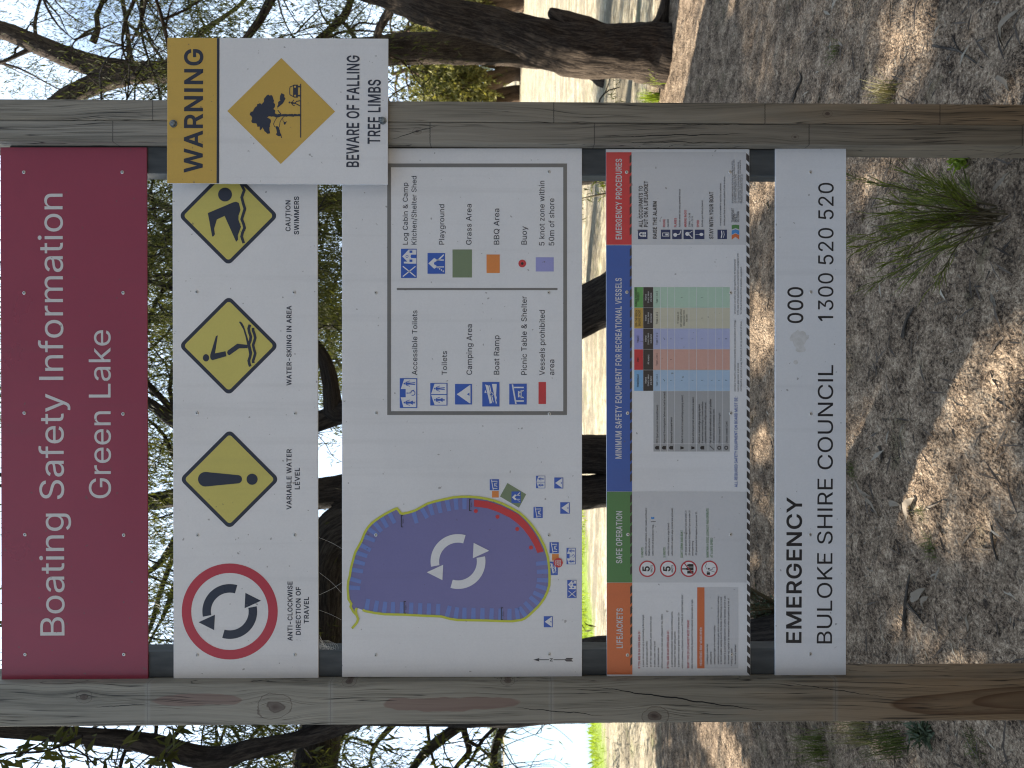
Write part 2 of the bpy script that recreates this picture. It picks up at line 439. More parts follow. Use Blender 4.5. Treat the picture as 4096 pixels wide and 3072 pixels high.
'q': (424, [[372,-143,311,-143,311,59,306,59,287,31,272,17,252,4,227,-5,195,-8,151,-2,111,16,79,45,55,84,39,133,34,189,39,245,55,293,79,332,112,361,151,378,196,384,228,381,253,373,272,360,287,346,307,319,313,319,313,379,372,379], [205,47,236,51,263,65,284,86,299,115,309,150,312,189,309,229,300,263,284,291,263,312,237,325,205,330,172,325,145,311,124,290,108,261,99,227,96,189,99,151,109,117,124,88,145,66,172,51]]),
'r': (259, [[53,0,53,379,112,379,112,321,115,321,130,347,152,367,181,380,213,385,229,384,243,384,243,322,230,324,207,326,182,323,159,315,140,301,126,284,117,262,114,237,114,0]]),
's': (365, [[182,-8,145,-5,112,3,84,18,62,38,45,63,36,94,94,107,105,79,124,60,150,49,181,45,217,50,244,62,262,81,268,103,265,121,254,136,237,147,212,155,149,170,104,186,72,208,53,237,47,274,51,305,65,332,87,354,115,370,149,381,187,384,223,381,254,372,279,358,299,339,314,316,324,290,268,277,258,298,243,316,219,328,187,333,156,329,131,317,114,299,109,277,112,258,124,243,144,232,172,223,229,209,275,194,306,171,325,142,331,107,326,75,312,47,290,24,260,6,223,-5]]),
't': (227, [[204,379,204,327,6,327,6,379], [65,471,126,471,126,98,128,76,136,61,150,53,170,50,185,51,202,54,213,2,192,-3,168,-4,125,2,92,21,72,52,65,93]]),
'u': (410, [[182,-5,146,-1,115,11,89,31,69,59,57,95,53,139,53,379,114,379,114,144,119,105,137,75,164,56,200,50,226,53,249,62,268,77,283,97,293,122,296,153,296,379,357,379,357,0,298,0,298,92,307,92,286,47,257,17,222,0]]),
'v': (389, [[163,0,17,379,84,379,165,155,187,87,206,21,184,21,203,87,224,155,305,379,371,379,226,0]]),
'w': (567, [[138,0,23,379,87,379,133,214,154,137,175,41,165,41,186,135,206,214,252,379,316,379,362,214,382,136,402,41,391,41,413,135,434,214,480,379,545,379,429,0,368,0,319,172,305,225,291,280,277,338,291,338,277,280,263,225,248,172,199,0]]),
'x': (379, [[21,0,171,218,171,171,29,379,100,379,147,306,179,253,207,206,175,206,202,253,233,306,282,379,352,379,209,169,209,214,358,0,287,0,231,85,200,136,173,182,205,182,178,136,148,85,91,0]]),
'y': (389, [[47,-139,61,-86,71,-87,88,-90,104,-89,118,-84,130,-74,141,-58,151,-36,163,-1,17,379,84,379,165,155,187,87,206,21,184,21,202,87,224,155,305,379,371,379,204,-58,191,-85,177,-107,159,-124,139,-136,117,-143,91,-145,65,-143]]),
'z': (380, [[42,0,42,46,254,320,254,323,48,323,48,379,333,379,333,331,126,60,126,56,339,56,339,0]]),
'0': (453, [[227,-7,174,1,130,24,95,62,69,113,53,178,48,254,53,330,69,395,95,447,130,484,174,508,227,516,279,508,323,484,358,447,384,395,400,330,405,254,400,178,384,113,359,62,323,24,279,1], [227,50,261,56,290,74,313,103,330,144,340,194,344,254,340,314,330,365,313,405,290,435,261,453,227,460,192,453,163,435,140,405,123,365,113,314,109,254,113,194,123,144,140,103,163,74,192,56]]),
'2': (453, [[64,0,64,47,234,229,282,282,299,305,311,327,318,348,320,371,317,397,308,419,293,436,273,449,250,457,224,460,196,457,172,447,153,433,139,413,130,390,127,362,66,362,71,405,86,442,111,473,143,496,182,511,225,516,268,511,306,497,337,474,361,445,376,411,381,372,378,345,371,318,357,290,336,259,267,180,153,60,153,57,389,57,389,0]]),
'3': (453, [[218,-7,173,-3,133,10,98,30,70,57,52,91,44,132,109,132,115,107,126,87,144,71,165,59,191,52,219,50,248,53,275,61,297,74,315,93,325,116,329,145,326,172,316,196,299,217,275,234,242,244,201,248,157,248,157,299,288,448,288,452,70,452,70,509,372,509,372,461,211,278,211,289,264,288,308,276,344,253,371,222,387,186,393,145,387,103,370,66,344,36,309,12,266,-2]]),
'4': (453, [[40,105,40,158,247,509,311,509,109,166,109,163,413,163,413,105], [282,0,282,121,282,146,282,318,343,318,343,0]]),
'5': (453, [[221,-7,178,-2,140,11,108,32,83,60,66,93,60,130,122,130,127,108,138,89,154,73,173,60,196,52,221,50,250,53,276,64,298,82,314,104,324,131,328,162,324,193,314,221,297,244,275,262,248,273,218,277,192,275,167,268,145,258,128,246,67,253,96,509,366,509,366,452,151,452,134,301,136,301,155,315,178,325,203,331,229,334,263,330,294,321,321,306,345,285,364,260,379,231,388,199,391,163,385,117,369,76,343,41,309,15,268,-1]]),
'6': (453, [[226,-7,182,-1,142,15,109,40,84,74,69,115,64,162,68,199,80,239,102,285,137,340,252,509,322,509,151,261,145,261,154,275,165,288,179,299,196,307,214,312,235,314,278,309,316,295,346,271,370,240,384,201,389,157,384,112,368,73,343,39,310,14,271,-2], [226,48,254,52,279,63,299,79,314,101,324,128,327,157,324,187,314,213,299,235,279,251,254,262,226,265,198,262,174,252,153,235,138,214,128,188,125,158,128,128,138,102,153,79,174,63,198,52]]),
'7': (453, [[97,0,323,448,323,452,62,452,62,509,391,509,391,449,165,0]]),
'8': (453, [[226,-7,178,-2,136,11,101,33,74,62,57,96,52,135,55,166,65,195,81,220,101,241,125,256,153,265,153,267,119,282,93,308,76,342,70,380,75,417,90,450,114,477,146,498,184,511,226,516,269,511,306,498,337,477,361,450,377,417,382,380,376,342,359,308,333,282,300,267,300,265,327,256,351,241,372,220,387,195,397,166,401,135,395,96,378,62,352,33,317,11,275,-2], [226,49,258,52,285,60,307,74,323,91,333,113,337,139,333,165,322,189,305,208,283,223,256,232,226,235,196,232,169,223,147,208,130,189,119,165,115,139,119,113,129,91,145,74,167,60,195,52], [226,290,252,292,274,300,293,313,307,330,316,351,319,376,316,399,308,420,294,437,275,449,252,457,226,460,200,457,177,449,159,437,145,420,136,399,133,376,136,351,145,330,159,313,178,300,201,292]]),
'9': (453, [[226,516,271,510,310,494,343,468,368,434,384,393,389,347,385,309,373,270,350,224,315,168,200,0,130,0,301,248,307,248,299,234,287,221,273,210,257,202,238,196,218,195,175,199,137,214,106,237,83,269,68,307,64,352,69,397,85,436,110,469,143,494,182,510], [226,460,199,457,174,446,154,429,138,407,129,381,125,352,129,322,138,295,154,274,174,257,199,247,226,243,254,247,279,257,299,273,314,295,324,321,327,350,324,381,314,407,299,429,279,446,254,457]]),
'&': (448, [[197,-7,150,-2,110,12,78,34,54,62,39,96,34,133,37,163,47,189,63,213,85,235,140,279,216,335,237,352,255,375,260,389,262,405,258,427,245,445,226,457,201,461,184,459,168,453,155,444,145,431,139,416,137,399,139,380,145,363,169,327,204,284,438,0,364,0,171,231,121,293,102,319,87,344,78,370,75,398,79,430,91,458,109,481,134,499,165,510,200,513,235,510,266,499,290,482,308,459,320,433,324,404,322,382,315,362,305,342,291,325,256,293,154,217,128,195,110,174,100,154,97,131,100,108,109,87,124,70,143,57,166,49,193,46,223,50,251,59,278,75,301,95,321,121,336,151,346,186,349,224,408,224,405,180,397,144,385,115,371,92,345,62,333,47,305,23,271,7,234,-3]]),
'-': (453, [[337,244,337,188,114,188,114,244]]),
'/': (249, [[235,533,71,-76,14,-76,178,533]]),
'.': (188, [[95,-4,78,-1,63,9,53,24,50,41,53,59,63,73,78,83,95,87,113,83,128,73,138,59,141,41,138,24,128,9,113,-1]]),
',': (188, [[38,-119,68,71,137,71,84,-119]]),
':': (188, [[95,-4,78,-1,63,9,53,24,50,41,53,59,63,73,78,83,95,87,113,83,128,73,138,59,141,41,138,24,128,9,113,-1], [95,271,78,274,63,284,53,299,50,316,53,334,63,349,78,359,95,362,113,359,128,349,138,334,141,316,138,299,128,284,113,274]]),
"'": (206, [[78,318,70,509,136,509,128,318]]),
'(': (273, [[89,207,92,264,101,324,114,384,132,441,153,494,177,539,236,539,212,485,191,428,174,370,161,313,154,258,151,207,154,161,160,115,172,67,188,16,209,-38,236,-96,177,-96,139,-21,111,55,95,131]]),
')': (273, [[37,-96,64,-37,86,18,102,69,113,116,120,162,122,207,119,258,112,313,99,370,82,428,62,485,37,539,97,539,121,494,142,441,159,384,173,323,181,264,184,207,178,130,161,53,134,-22,97,-96]]),
'?': (358, [[132,152,132,159,134,200,141,230,153,252,168,269,209,298,230,314,247,334,258,357,262,384,259,406,250,425,237,441,220,452,200,459,178,462,157,459,137,453,120,441,106,425,96,404,92,378,27,378,33,418,49,452,73,479,103,499,138,511,178,516,219,511,255,498,284,478,306,451,319,418,324,382,319,344,306,311,284,284,254,261,219,235,207,221,200,205,195,185,194,158,194,152], [164,-4,146,-1,131,9,121,24,118,41,121,58,131,73,146,83,164,86,181,83,196,73,206,58,209,41,206,24,196,9,181,-1]]),
'+': (453, [[198,34,198,364,255,364,255,34], [61,172,61,226,391,226,391,172]]),
}
# ------------------------------------------------------------------ lettering and print layers
CAP = 509.0
GL = {}
for ch, (adv, cs) in GLYPHS.items():
    GL[ch] = (adv, [list(zip(c[0::2], c[1::2])) for c in cs])
GL['1'] = (400, [[(170, 0), (170, 395), (70, 352), (70, 412), (190, 509), (238, 509), (238, 0)]])
GL['l'] = (185, [[(60, 0), (60, 520), (125, 520), (125, 0)]])
GL[' '] = (190, [])
_tri = {}


def winding(px, py, cs):
    wn = 0
    for c in cs:
        for i in range(len(c)):
            x0, y0 = c[i - 1]
            x1, y1 = c[i]
            if (y0 <= py) != (y1 <= py):
                xx = x0 + (py - y0) * (x1 - x0) / (y1 - y0)
                if xx > px:
                    wn += 1 if y1 > y0 else -1
    return wn


def glyph_tris(ch, off):
    key = (ch, off)
    if key in _tri:
        return _tri[key]
    adv, cs = GL[ch]
    if off:
        new = []
        for c in cs:
            n = len(c)
            q = []
            for i in range(n):
                a, p, d = Vector(c[i - 1]), Vector(c[i]), Vector(c[(i + 1) % n])
                e0, e1 = (p - a), (d - p)
                if e0.length < 1e-6 or e1.length < 1e-6:
                    continue
                e0.normalize(); e1.normalize()
                n0, n1 = Vector((-e0.y, e0.x)), Vector((-e1.y, e1.x))   # outside is at the left (clockwise outlines)
                k = n0 + n1
                dn = max(0.35, 1 + n0.dot(n1))
                q.append(tuple(p + k * (off / dn)))
            new.append(q)
        cs = new
    vs, es = [], []
    for c in cs:
        b = len(vs)
        vs += [Vector(p) for p in c]
        es += [(b + i, b + (i + 1) % len(c)) for i in range(len(c))]
    if not vs:
        _tri[key] = (adv, [], [])
        return _tri[key]
    V, E_, F, *_ = delaunay_2d_cdt(vs, es, [], 0, 1e-4)
    tr = []
    for f in F:
        cx = sum(V[i].x for i in f) / 3
        cy = sum(V[i].y for i in f) / 3
        if winding(cx, cy, cs) != 0:
            tr.append(tuple(f))
    _tri[key] = (adv, [(p.x, p.y) for p in V], tr)
    return _tri[key]


# orientation of the outlines decides the side that is 'outside'
_area = sum(a[0] * b[1] - b[0] * a[1] for a, b in zip(GL['H'][1][0], GL['H'][1][0][1:] + GL['H'][1][0][:1]))
OUT = 1.0 if _area < 0 else -1.0


def text_width(s, off, track):
    x = 0
    for ch in s:
        x += GL[ch][0] + 2 * off + track
    return x - track


class Sheet:
    """one printed colour on a sign: flat pieces in the sign's plane, measured on the photograph as (v, y)"""
    def __init__(self, Y, level=1):
        self.Y = Y - level * 0.0003
        self.mb = MB()

    def P(self, v, y):
        return at(3072.0 - y, v, self.Y)

    def poly(self, pts):
        if len(pts) > 4:
            T = tessellate_polygon([[Vector((p[0], p[1], 0)) for p in pts]])
            vs = [self.P(*p) for p in pts]
            out = []
            for tr in T:
                a, b_, c = [pts[i] for i in tr]
                s = (b_[0] - a[0]) * (c[1] - a[1]) - (b_[1] - a[1]) * (c[0] - a[0])
                out.append(tr if s < 0 else (tr[0], tr[2], tr[1]))
            self.mb.mesh(vs, out)
        else:
            s = sum(pts[i - 1][0] * pts[i][1] - pts[i][0] * pts[i - 1][1] for i in range(len(pts)))
            self.mb.face([self.P(*p) for p in (pts if s < 0 else pts[::-1])])
        return self

    def rect(self, v0, y0, v1, y1):
        return self.poly([(v0, y0), (v1, y0), (v1, y1), (v0, y1)])

    def disc(self, v, y, r, n=28, ry=None):
        ry = ry or r
        return self.poly([(v + r * math.cos(2 * math.pi * k / n), y + ry * math.sin(2 * math.pi * k / n)) for k in range(n)])

    def strip(self, a, b):
        for i in range(len(a) - 1):
            self.poly([a[i], a[i + 1], b[i + 1], b[i]])
        return self

    def ring(self, v, y, r0, r1, a0=0, a1=360, n=48):
        an = [R(a0 + (a1 - a0) * k / n) for k in range(n + 1)]
        # angle measured as seen by a reader: 0 = right, 90 = up
        f = lambda r: [(v - r * math.sin(a), y - r * math.cos(a)) for a in an]
        return self.strip(f(r1), f(r0))

    def stroke(self, pts, wd, closed=False):
        P = [Vector(p) for p in pts]
        n = len(P)
        L, Rr = [], []
        for i in range(n):
            a = P[i - 1] if (i > 0 or closed) else None
            d = P[(i + 1) % n] if (i < n - 1 or closed) else None
            if a is None:
                e = (d - P[i]).normalized(); k = Vector((-e.y, e.x))
            elif d is None:
                e = (P[i] - a).normalized(); k = Vector((-e.y, e.x))
            else:
                e0, e1 = (P[i] - a).normalized(), (d - P[i]).normalized()
                n0, n1 = Vector((-e0.y, e0.x)), Vector((-e1.y, e1.x))
                k = (n0 + n1) / max(0.5, 1 + n0.dot(n1))
            L.append(tuple(P[i] + k * wd / 2)); Rr.append(tuple(P[i] - k * wd / 2))
        if closed:
            L.append(L[0]); Rr.append(Rr[0])
        return self.strip(L, Rr)

    def text(self, s, p0, p1, cap, weight=0.128, track=0):
        """s from p0 (start of the baseline) to p1 (its end), capital height in photo pixels, weight = stem / cap height"""
        off = max(0.0, (weight - 0.128) * CAP / 2) if weight > 0.13 else 0.0
        p0, p1 = Vector(p0), Vector(p1)
        e = (p1 - p0)
        W = text_width(s, off, track) - 90
        sx = e.length / W
        e.normalize()
        upv = Vector((-1, 0)) if abs(e.x) < 0.2 else Vector((e.y, -e.x))
        upv = Vector((e.y, -e.x)) if Vector((e.y, -e.x)).x < 0 else Vector((-e.y, e.x))
        sy = cap / (CAP + 2 * off)
        x = -45.0
        for ch in s:
            adv, vs, tr = glyph_tris(ch, off * OUT)
            if tr:
                pts = [p0 + e * ((px + off + x) * sx) + upv * ((py + off) * sy) for px, py in vs]
                b = len(self.mb.v)
                self.mb.v += [tuple(self.P(*p)) for p in pts]
                for f in tr:
                    a0, a1, a2 = (pts[i] for i in f)
                    sg = (a1.x - a0.x) * (a2.y - a0.y) - (a1.y - a0.y) * (a2.x - a0.x)
                    f = f if sg < 0 else (f[0], f[2], f[1])
                    self.mb.f.append(tuple(b + i for i in f)); self.mb.m.append(0)
            x += adv + 2 * off + track
        return self

    def build(self, name, mat, parent):
        return self.mb.build(name, M[mat] if isinstance(mat, str) else mat, parent)


def rot_round_square(v, y, half_diag, r):
    """diamond with rounded corners, given the reach of its corners"""
    a = (half_diag + r * (math.sqrt(2) - 1)) / math.sqrt(2)
    pts = []
    for k in range(4):
        c = math.sqrt(2) * (a - r)
        base = R(90 * k)
        cv, cy = v + c * math.cos(base), y + c * math.sin(base)
        for j in range(7):
            an = base + R(-45 + 15 * j)
            pts.append((cv + r * math.cos(an), cy + r * math.sin(an)))
    return pts


POST_Y = 1.60
SIGN_Y = POST_Y + 0.025
WARN_Y = POST_Y - 0.006


def panel(parent, v0, y0, v1, y1, tilt, Y, mat, thick=0.003, name='panel'):
    """sheet panel from corners measured on the photo; tilt = shift of v at the y1 side"""
    c = [(v0, y0), (v1, y0), (v1 + tilt, y1), (v0 + tilt, y1)]
    mb = MB()
    bev = 0.0006
    fr = [at(3072 - y, v, Y) for v, y in c]
    bk = [p + Vector((0, thick, 0)) for p in fr]
    ctr = sum(fr, Vector()) / 4
    inn = [p + Vector((bev if p.x < ctr.x else -bev, 0, bev if p.z < ctr.z else -bev)) for p in fr]
    rim = [p + Vector((0, bev, 0)) for p in fr]
    n = 4
    vs = inn + rim + bk
    fs = [(3, 2, 1, 0)]
    for i in range(4):
        j = (i + 1) % 4
        fs += [(i, j, 4 + j, 4 + i), (4 + i, 4 + j, 8 + j, 8 + i)]
    fs += [(8, 9, 10, 11)]
    mb.mesh(vs, fs)
    o = mb.build(name, M[mat], parent)
    import bmesh
    bm = bmesh.new(); bm.from_mesh(o.data); bmesh.ops.recalc_face_normals(bm, faces=bm.faces); bm.to_mesh(o.data); bm.free()
    return o


_rivet = None


def rivets(parent, cols, rows, Y, tilt=0.0, skip=()):
    global _rivet
    if _rivet is None:
        mb = MB()
        n = 14
        prof = [(0.0040, 0.0), (0.0038, -0.0008), (0.0030, -0.0014), (0.0016, -0.0015), (0.0013, -0.0009)]
        rings = [[(r * math.cos(2 * math.pi * k / n), y, r * math.sin(2 * math.pi * k / n)) for k in range(n)] for r, y in prof]
        vs = [p for rg in rings for p in rg]
        fs = []
        for i in range(len(prof) - 1):
            for k in range(n):
                fs.append((i * n + k, i * n + (k + 1) % n, (i + 1) * n + (k + 1) % n, (i + 1) * n + k))
        mb.mesh(vs, fs, 0)
        mb.mesh(rings[-1], [tuple(range(n))], 1)
        tmp = mb.build('rivet', [M['rivet'], M['black']])
        _rivet = tmp.data
        bpy.data.objects.remove(tmp)
    for y in cols:
        for v in rows:
            if (y, v) in skip:
                continue
            o = bpy.data.objects.new('rivet', _rivet)
            COL.objects.link(o)
            o.parent = parent
            o.location = at(3072 - y + rng.uniform(-2, 2), v + tilt * (y - 600) / 2100 + rng.uniform(-2, 2), Y) - parent.location
            o.rotation_euler = (rng.uniform(-0.1, 0.1), rng.uniform(0, 3), rng.uniform(-0.1, 0.1))


def sign_root(name, v0, v1, label, cat='sign', Y=SIGN_Y, y=1654):
    return empty(name, at(3072 - y, v1, Y), label, cat)


def turn_arrows(sh, v, y, k):
    """two arrows chasing each other anticlockwise; k = photo pixels per drawing unit"""
    for s in (1, -1):
        n = 26
        a0, a1 = -16, 101
        f = lambda r: [(v - s * r * k * math.sin(R(a0 + (a1 - a0) * i / n)), y - s * r * k * math.cos(R(a0 + (a1 - a0) * i / n))) for i in range(n + 1)]
        sh.strip(f(237), f(163))
        sh.poly([(v - s * k * py, y - s * k * px) for px, py in ((-93, 270), (-161, 135), (-28, 128))])


# ------------------------------------------------------------------ pictograms on the lake map and its legend
def box_icon(parent, v0, y0, v1, y1, kind, Y):
    """blue square with a white symbol; (v0, y0) upper left as read, y decreasing to the right"""
    bgS = Sheet(Y, 2)
    bgS.rect(v0, y1, v1, y0)
    root = bgS.build('facility_symbol', 'icon_blue', parent)
    wS, dS = Sheet(Y, 3), Sheet(Y, 4)
    H, W = v1 - v0, y0 - y1
    q = lambda x, z: (v1 - z * H, y0 - x * W)          # x, z in 0..1, right and up

    def man(S, x, z0, h, aw, woman=False):
        S.disc(*q(x, z0 + h * 0.93), 0.045 * H * h / 0.62)
        S.poly([q(x - aw, z0 + h * .84), q(x + aw, z0 + h * .84), q(x + aw * .75, z0 + h * .45), q(x - aw * .75, z0 + h * .45)])
        for s in (-1, 1):
            S.stroke([q(x + s * aw * 1.1, z0 + h * .8), q(x + s * aw * 2.2, z0 + h * .45)], 0.032 * H)
            if not woman:
                S.stroke([q(x + s * aw * .4, z0 + h * .45), q(x + s * aw * .75, z0)], 0.05 * H)
            else:
                S.stroke([q(x + s * aw * .35, z0 + h * .2), q(x + s * aw * .35, z0)], 0.04 * H)
        if woman:
            S.poly([q(x - aw * .6, z0 + h * .45), q(x + aw * .6, z0 + h * .45), q(x + aw * 1.7, z0 + h * .2), q(x - aw * 1.7, z0 + h * .2)])
    if kind == 'toilets':
        wS.poly([q(.03, .06), q(.47, .06), q(.47, .95), q(.03, .75)])
        wS.poly([q(.51, .06), q(.97, .06), q(.97, .75), q(.51, .95)])
        man(dS, .25, .16, .62, .055, True); man(dS, .75, .16, .62, .055)
    elif kind == 'accessible':
        wS.poly([q(.03, .06), q(.97, .06), q(.97, .75), q(.64, .94), q(.64, .66), q(.36, .66), q(.36, .95), q(.03, .79)])
        man(dS, .18, .12, .66, .042, True); man(dS, .82, .12, .66, .042)
        dS.ring(*q(.5, .26), .11 * H, .15 * H, 150, 400, 24)
        dS.disc(*q(.5, .58), .04 * H)
        dS.stroke([q(.5, .52), q(.51, .36), q(.57, .34), q(.60, .18)], .045 * H)
    elif kind == 'camping':
        wS.poly([q(.06, .09), q(.94, .09), q(.94, .14), q(.52, .86), q(.54, .89), q(.5, .875), q(.46, .89), q(.48, .86), q(.06, .14)])
        dS.poly([q(.42, .15), q(.58, .15), q(.5, .30)])
    elif kind == 'boat':
        wS.poly([q(.12, .57), q(.14, .43), q(.86, .64), q(.9, .84), q(.82, .80), q(.18, .58)])
        wS.poly([q(.55, .74), q(.68, .83), q(.56, .87)])
        wS.stroke([q(.17, .36), q(.46, .46)], .05 * H); wS.stroke([q(.56, .49), q(.86, .58)], .05 * H)
        wS.ring(*q(.5, .46), .07 * H, .11 * H, 0, 360, 20)
        wS.poly([q(.08, .2), q(.16, .16), q(.26, .2), q(.36, .16), q(.46, .2), q(.92, .16), q(.92, .44)])
    elif kind == 'picnic':
        wS.stroke([q(.03, .62), q(.97, .82)], .08 * H)
        wS.stroke([q(.17, .62), q(.17, .17)], .08 * H); wS.stroke([q(.82, .74), q(.82, .17)], .08 * H)
        wS.stroke([q(.35, .46), q(.65, .46)], .08 * H); wS.stroke([q(.3, .32), q(.7, .32)], .05 * H)
        wS.stroke([q(.43, .44), q(.32, .18)], .06 * H); wS.stroke([q(.57, .44), q(.68, .18)], .06 * H)
    elif kind == 'cabin':
        wS.stroke([q(.05, .08), q(.40, .88)], .07 * H); wS.stroke([q(.05, .88), q(.40, .08)], .07 * H)
        wS.poly([q(.49, .03), q(.97, .03), q(.97, .52), q(.74, .92), q(.56, .6), q(.56, .82), q(.50, .82), q(.49, .5)])
        dS.poly([q(.68, .03), q(.80, .03), q(.80, .34), q(.74, .40), q(.68, .34)])
        for x in (.55, .86):
            dS.poly([q(x, .28), q(x + .08, .28), q(x + .08, .46), q(x, .46)])
        dS.ring(*q(.74, .62), .06 * H, .09 * H, 0, 360, 16)
    elif kind == 'play':
        wS.poly([q(.30, .50), q(.70, .50), q(.76, .62), q(.5, .95), q(.24, .62)])
        wS.stroke([q(.33, .5), q(.33, .06)], .06 * H); wS.stroke([q(.66, .5), q(.66, .06)], .06 * H)
        wS.poly([q(.66, .45), q(.95, .08), q(.88, .06), q(.62, .38)])
        for k in range(4):
            wS.stroke([q(.08 + k * .06, .1 + k * .1), q(.16 + k * .06, .1 + k * .1)], .06 * H)
        dS.disc(*q(.5, .53), .1 * H)
    wS.build('white_figure', 'white', root)
    if dS.mb.v:
        dS.build('blue_figure', 'icon_blue', root)
    return root
# ------------------------------------------------------------------ the sign boards, from the top
COLS = (688, 1170, 1654, 2139, 2618)

# maroon heading
sg = sign_root('heading_sign', 0, 589, 'maroon heading board reading Boating Safety Information Green Lake, topmost on the posts')
panel(sg, 1, 589, 587, 2721, 5, SIGN_Y, 'maroon')
s = Sheet(SIGN_Y)
s.text('Boating Safety Information', (258, 2545), (250, 773), 97, 0.128)
s.text('Green Lake', (443.5, 1992), (441.5, 1323), 87, 0.128)
s.build('lettering', 'pale', sg)
rivets(sg, COLS, (97, 491), SIGN_Y, 5)

# hazard board
sg = sign_root('hazard_sign', 690, 1272, 'white board with three yellow hazard diamonds and a red ringed arrow circle')
panel(sg, 689.5, 590, 1269.5, 2714, 4.5, SIGN_Y, 'white')
s = Sheet(SIGN_Y)
for tx, v, ys in (('ANTI-CLOCKWISE', 1170, (2562, 2326)), ('DIRECTION OF', 1203, (2540, 2348)), ('TRAVEL', 1235.5, (2493, 2388)),
                  ('VARIABLE WATER', 1166, (2037, 1797)), ('LEVEL', 1199, (1958, 1872)), ('WATER-SKIING IN AREA', 1166, (1541, 1224)),
                  ('CAUTION', 1162, (925, 801)), ('SWIMMERS', 1196, (938, 786))):
    s.text(tx, (v, ys[0]), (v, ys[1]), 20, 0.205)
s.build('lettering', 'ink', sg)
rg = Sheet(SIGN_Y).ring(919, 2446, 154, 192, n=72).build('ring_symbol', 'ring_red', sg)
s = Sheet(SIGN_Y)
turn_arrows(s, 919, 2446, 0.463)
s.build('turning_arrows', 'ink', rg)
diam = []
for v, y in ((918, 1917), (915, 1383), (913.5, 863)):
    b_ = Sheet(SIGN_Y, 1).poly(rot_round_square(v, y, 191, 22)).build('hazard_diamond', 'ink', sg)
    Sheet(SIGN_Y, 2).poly(rot_round_square(v, y, 175, 13)).build('yellow_field', 'yellow', b_)
    diam.append(b_)
K = 0.463
s = Sheet(SIGN_Y, 3)
v, y = 918, 1917
pts = [(v - 209 * K + 63 * K * math.cos(R(a)), y + 63 * K * math.sin(R(a))) for a in range(85, 276, 10)]
pts += [(v + 72 * K + 36 * K * math.cos(R(a)), y + 36 * K * math.sin(R(a))) for a in range(-85, 86, 10)]
s.poly(pts)
s.disc(v + 195 * K, y, 48 * K)
s.build('exclamation_mark', 'ink', diam[0])
# water skier, traced in (v, y) at 400 px = 1659 units
T = lambda p: (720 + p[0] * 0.2411, 1180 + p[1] * 0.2411)
s = Sheet(SIGN_Y, 3)
s.disc(*T((431, 1042)), 53 * .2411, ry=61 * .2411)
s.poly([T(p) for p in ((596, 682), (628, 668), (580, 968), (756, 932), (770, 1015), (542, 1081), (512, 1068), (500, 1030), (502, 990))])
s.poly([T(p) for p in ((948, 808), (1118, 826), (1124, 882), (980, 886), (822, 998), (796, 990), (780, 958), (790, 925))])
s.poly([T(p) for p in ((978, 446), (1000, 440), (1030, 462), (1060, 515), (1138, 762), (1163, 850), (1195, 950), (1188, 1010), (1150, 1000), (1130, 890), (1085, 690), (1050, 570))])
s.build('skier_symbol', 'ink', diam[1])
s = Sheet(SIGN_Y, 4)
s.stroke([T(p) for p in ((1160, 492), (1138, 555), (1150, 620), (1175, 690), (1165, 760), (1142, 820), (1160, 900), (1175, 960), (1160, 1030), (1140, 1090), (1150, 1140), (1165, 1185))], 46 * .2411)
s.stroke([T(p) for p in ((1212, 545), (1212, 590), (1235, 650), (1248, 710), (1232, 770), (1212, 830), (1228, 900), (1248, 965), (1232, 1030), (1212, 1090), (1217, 1130))], 44 * .2411)
s.build('wave_lines', 'ink', diam[1])
# swimmer, traced in (v, y - 768) * 2.16
T = lambda p: (p[0] * K, 768 + p[1] * K)
s = Sheet(SIGN_Y, 3)
s.disc(*T((1944, 22)), 60 * K)
s.poly([T(p) for p in ((1795, 182), (2012, 90), (2040, 84), (2064, 95), (2078, 155), (2060, 205), (2060, 240), (2082, 300), (2066, 345), (2054, 375), (2057, 412), (2040, 430), (1940, 207), (1874, 237), (1850, 317), (1857, 365), (1846, 382), (1833, 385))])
s.build('swimmer_symbol', 'ink', diam[2])
s = Sheet(SIGN_Y, 4)
s.stroke([T(p) for p in ((2108, -130), (2085, -65), (2110, -15), (2088, 45), (2100, 95), (2116, 145), (2100, 195), (2088, 235), (2104, 275), (2113, 310), (2095, 350), (2087, 385), (2106, 442))], 24 * K)
s.build('wave_line', 'ink', diam[2])
rivets(sg, COLS, (787, 1177), SIGN_Y, 3, skip=((688, 787), (688, 1177)))

# lake map
sg = sign_root('lake_map_sign', 1368, 2328, 'wide white board with the purple lake map and a framed legend of symbols')
panel(sg, 1368, 593, 2328, 2708, 0, SIGN_Y, 'white')
s = Sheet(SIGN_Y)
s.rect(1549, 654, 1564, 1660); s.rect(2253, 654, 2268, 1660); s.rect(1564, 654, 2253, 669); s.rect(1564, 1645, 2253, 1660)
s.rect(1587, 1152, 2230, 1160.5)
s.build('legend_frame', 'grey', sg)
s = Sheet(SIGN_Y)
for tx, v, ys, cp in (('Accessible Toilets', 1669, (1499, 1242), 21), ('Toilets', 1788, (1499, 1405), 21), ('Camping Area', 1888, (1499, 1297), 22),
                      ('Boat Ramp', 1997, (1499, 1342), 22), ('Picnic Table & Shelter', 2107, (1500, 1186), 22), ('Vessels prohibited', 2179, (1500, 1240), 22),
                      ('area', 2217, (1500, 1438), 22), ('Log Cabin & Camp', 1631, (979, 731), 20), ('Kitchen/Shelter Shed', 1666, (979, 704), 20),
                      ('Playground', 1777, (979, 817), 21), ('Grass Area', 1886, (979, 816), 22), ('BBQ Area', 1997, (979, 834), 22),
                      ('Buoy', 2107, (979, 906), 22), ('5 knot zone within', 2178, (983, 723), 22), ('50m of shore', 2217, (983, 794), 22)):
    s.text(tx, (v, ys[0]), (v, ys[1]), cp, 0.150)
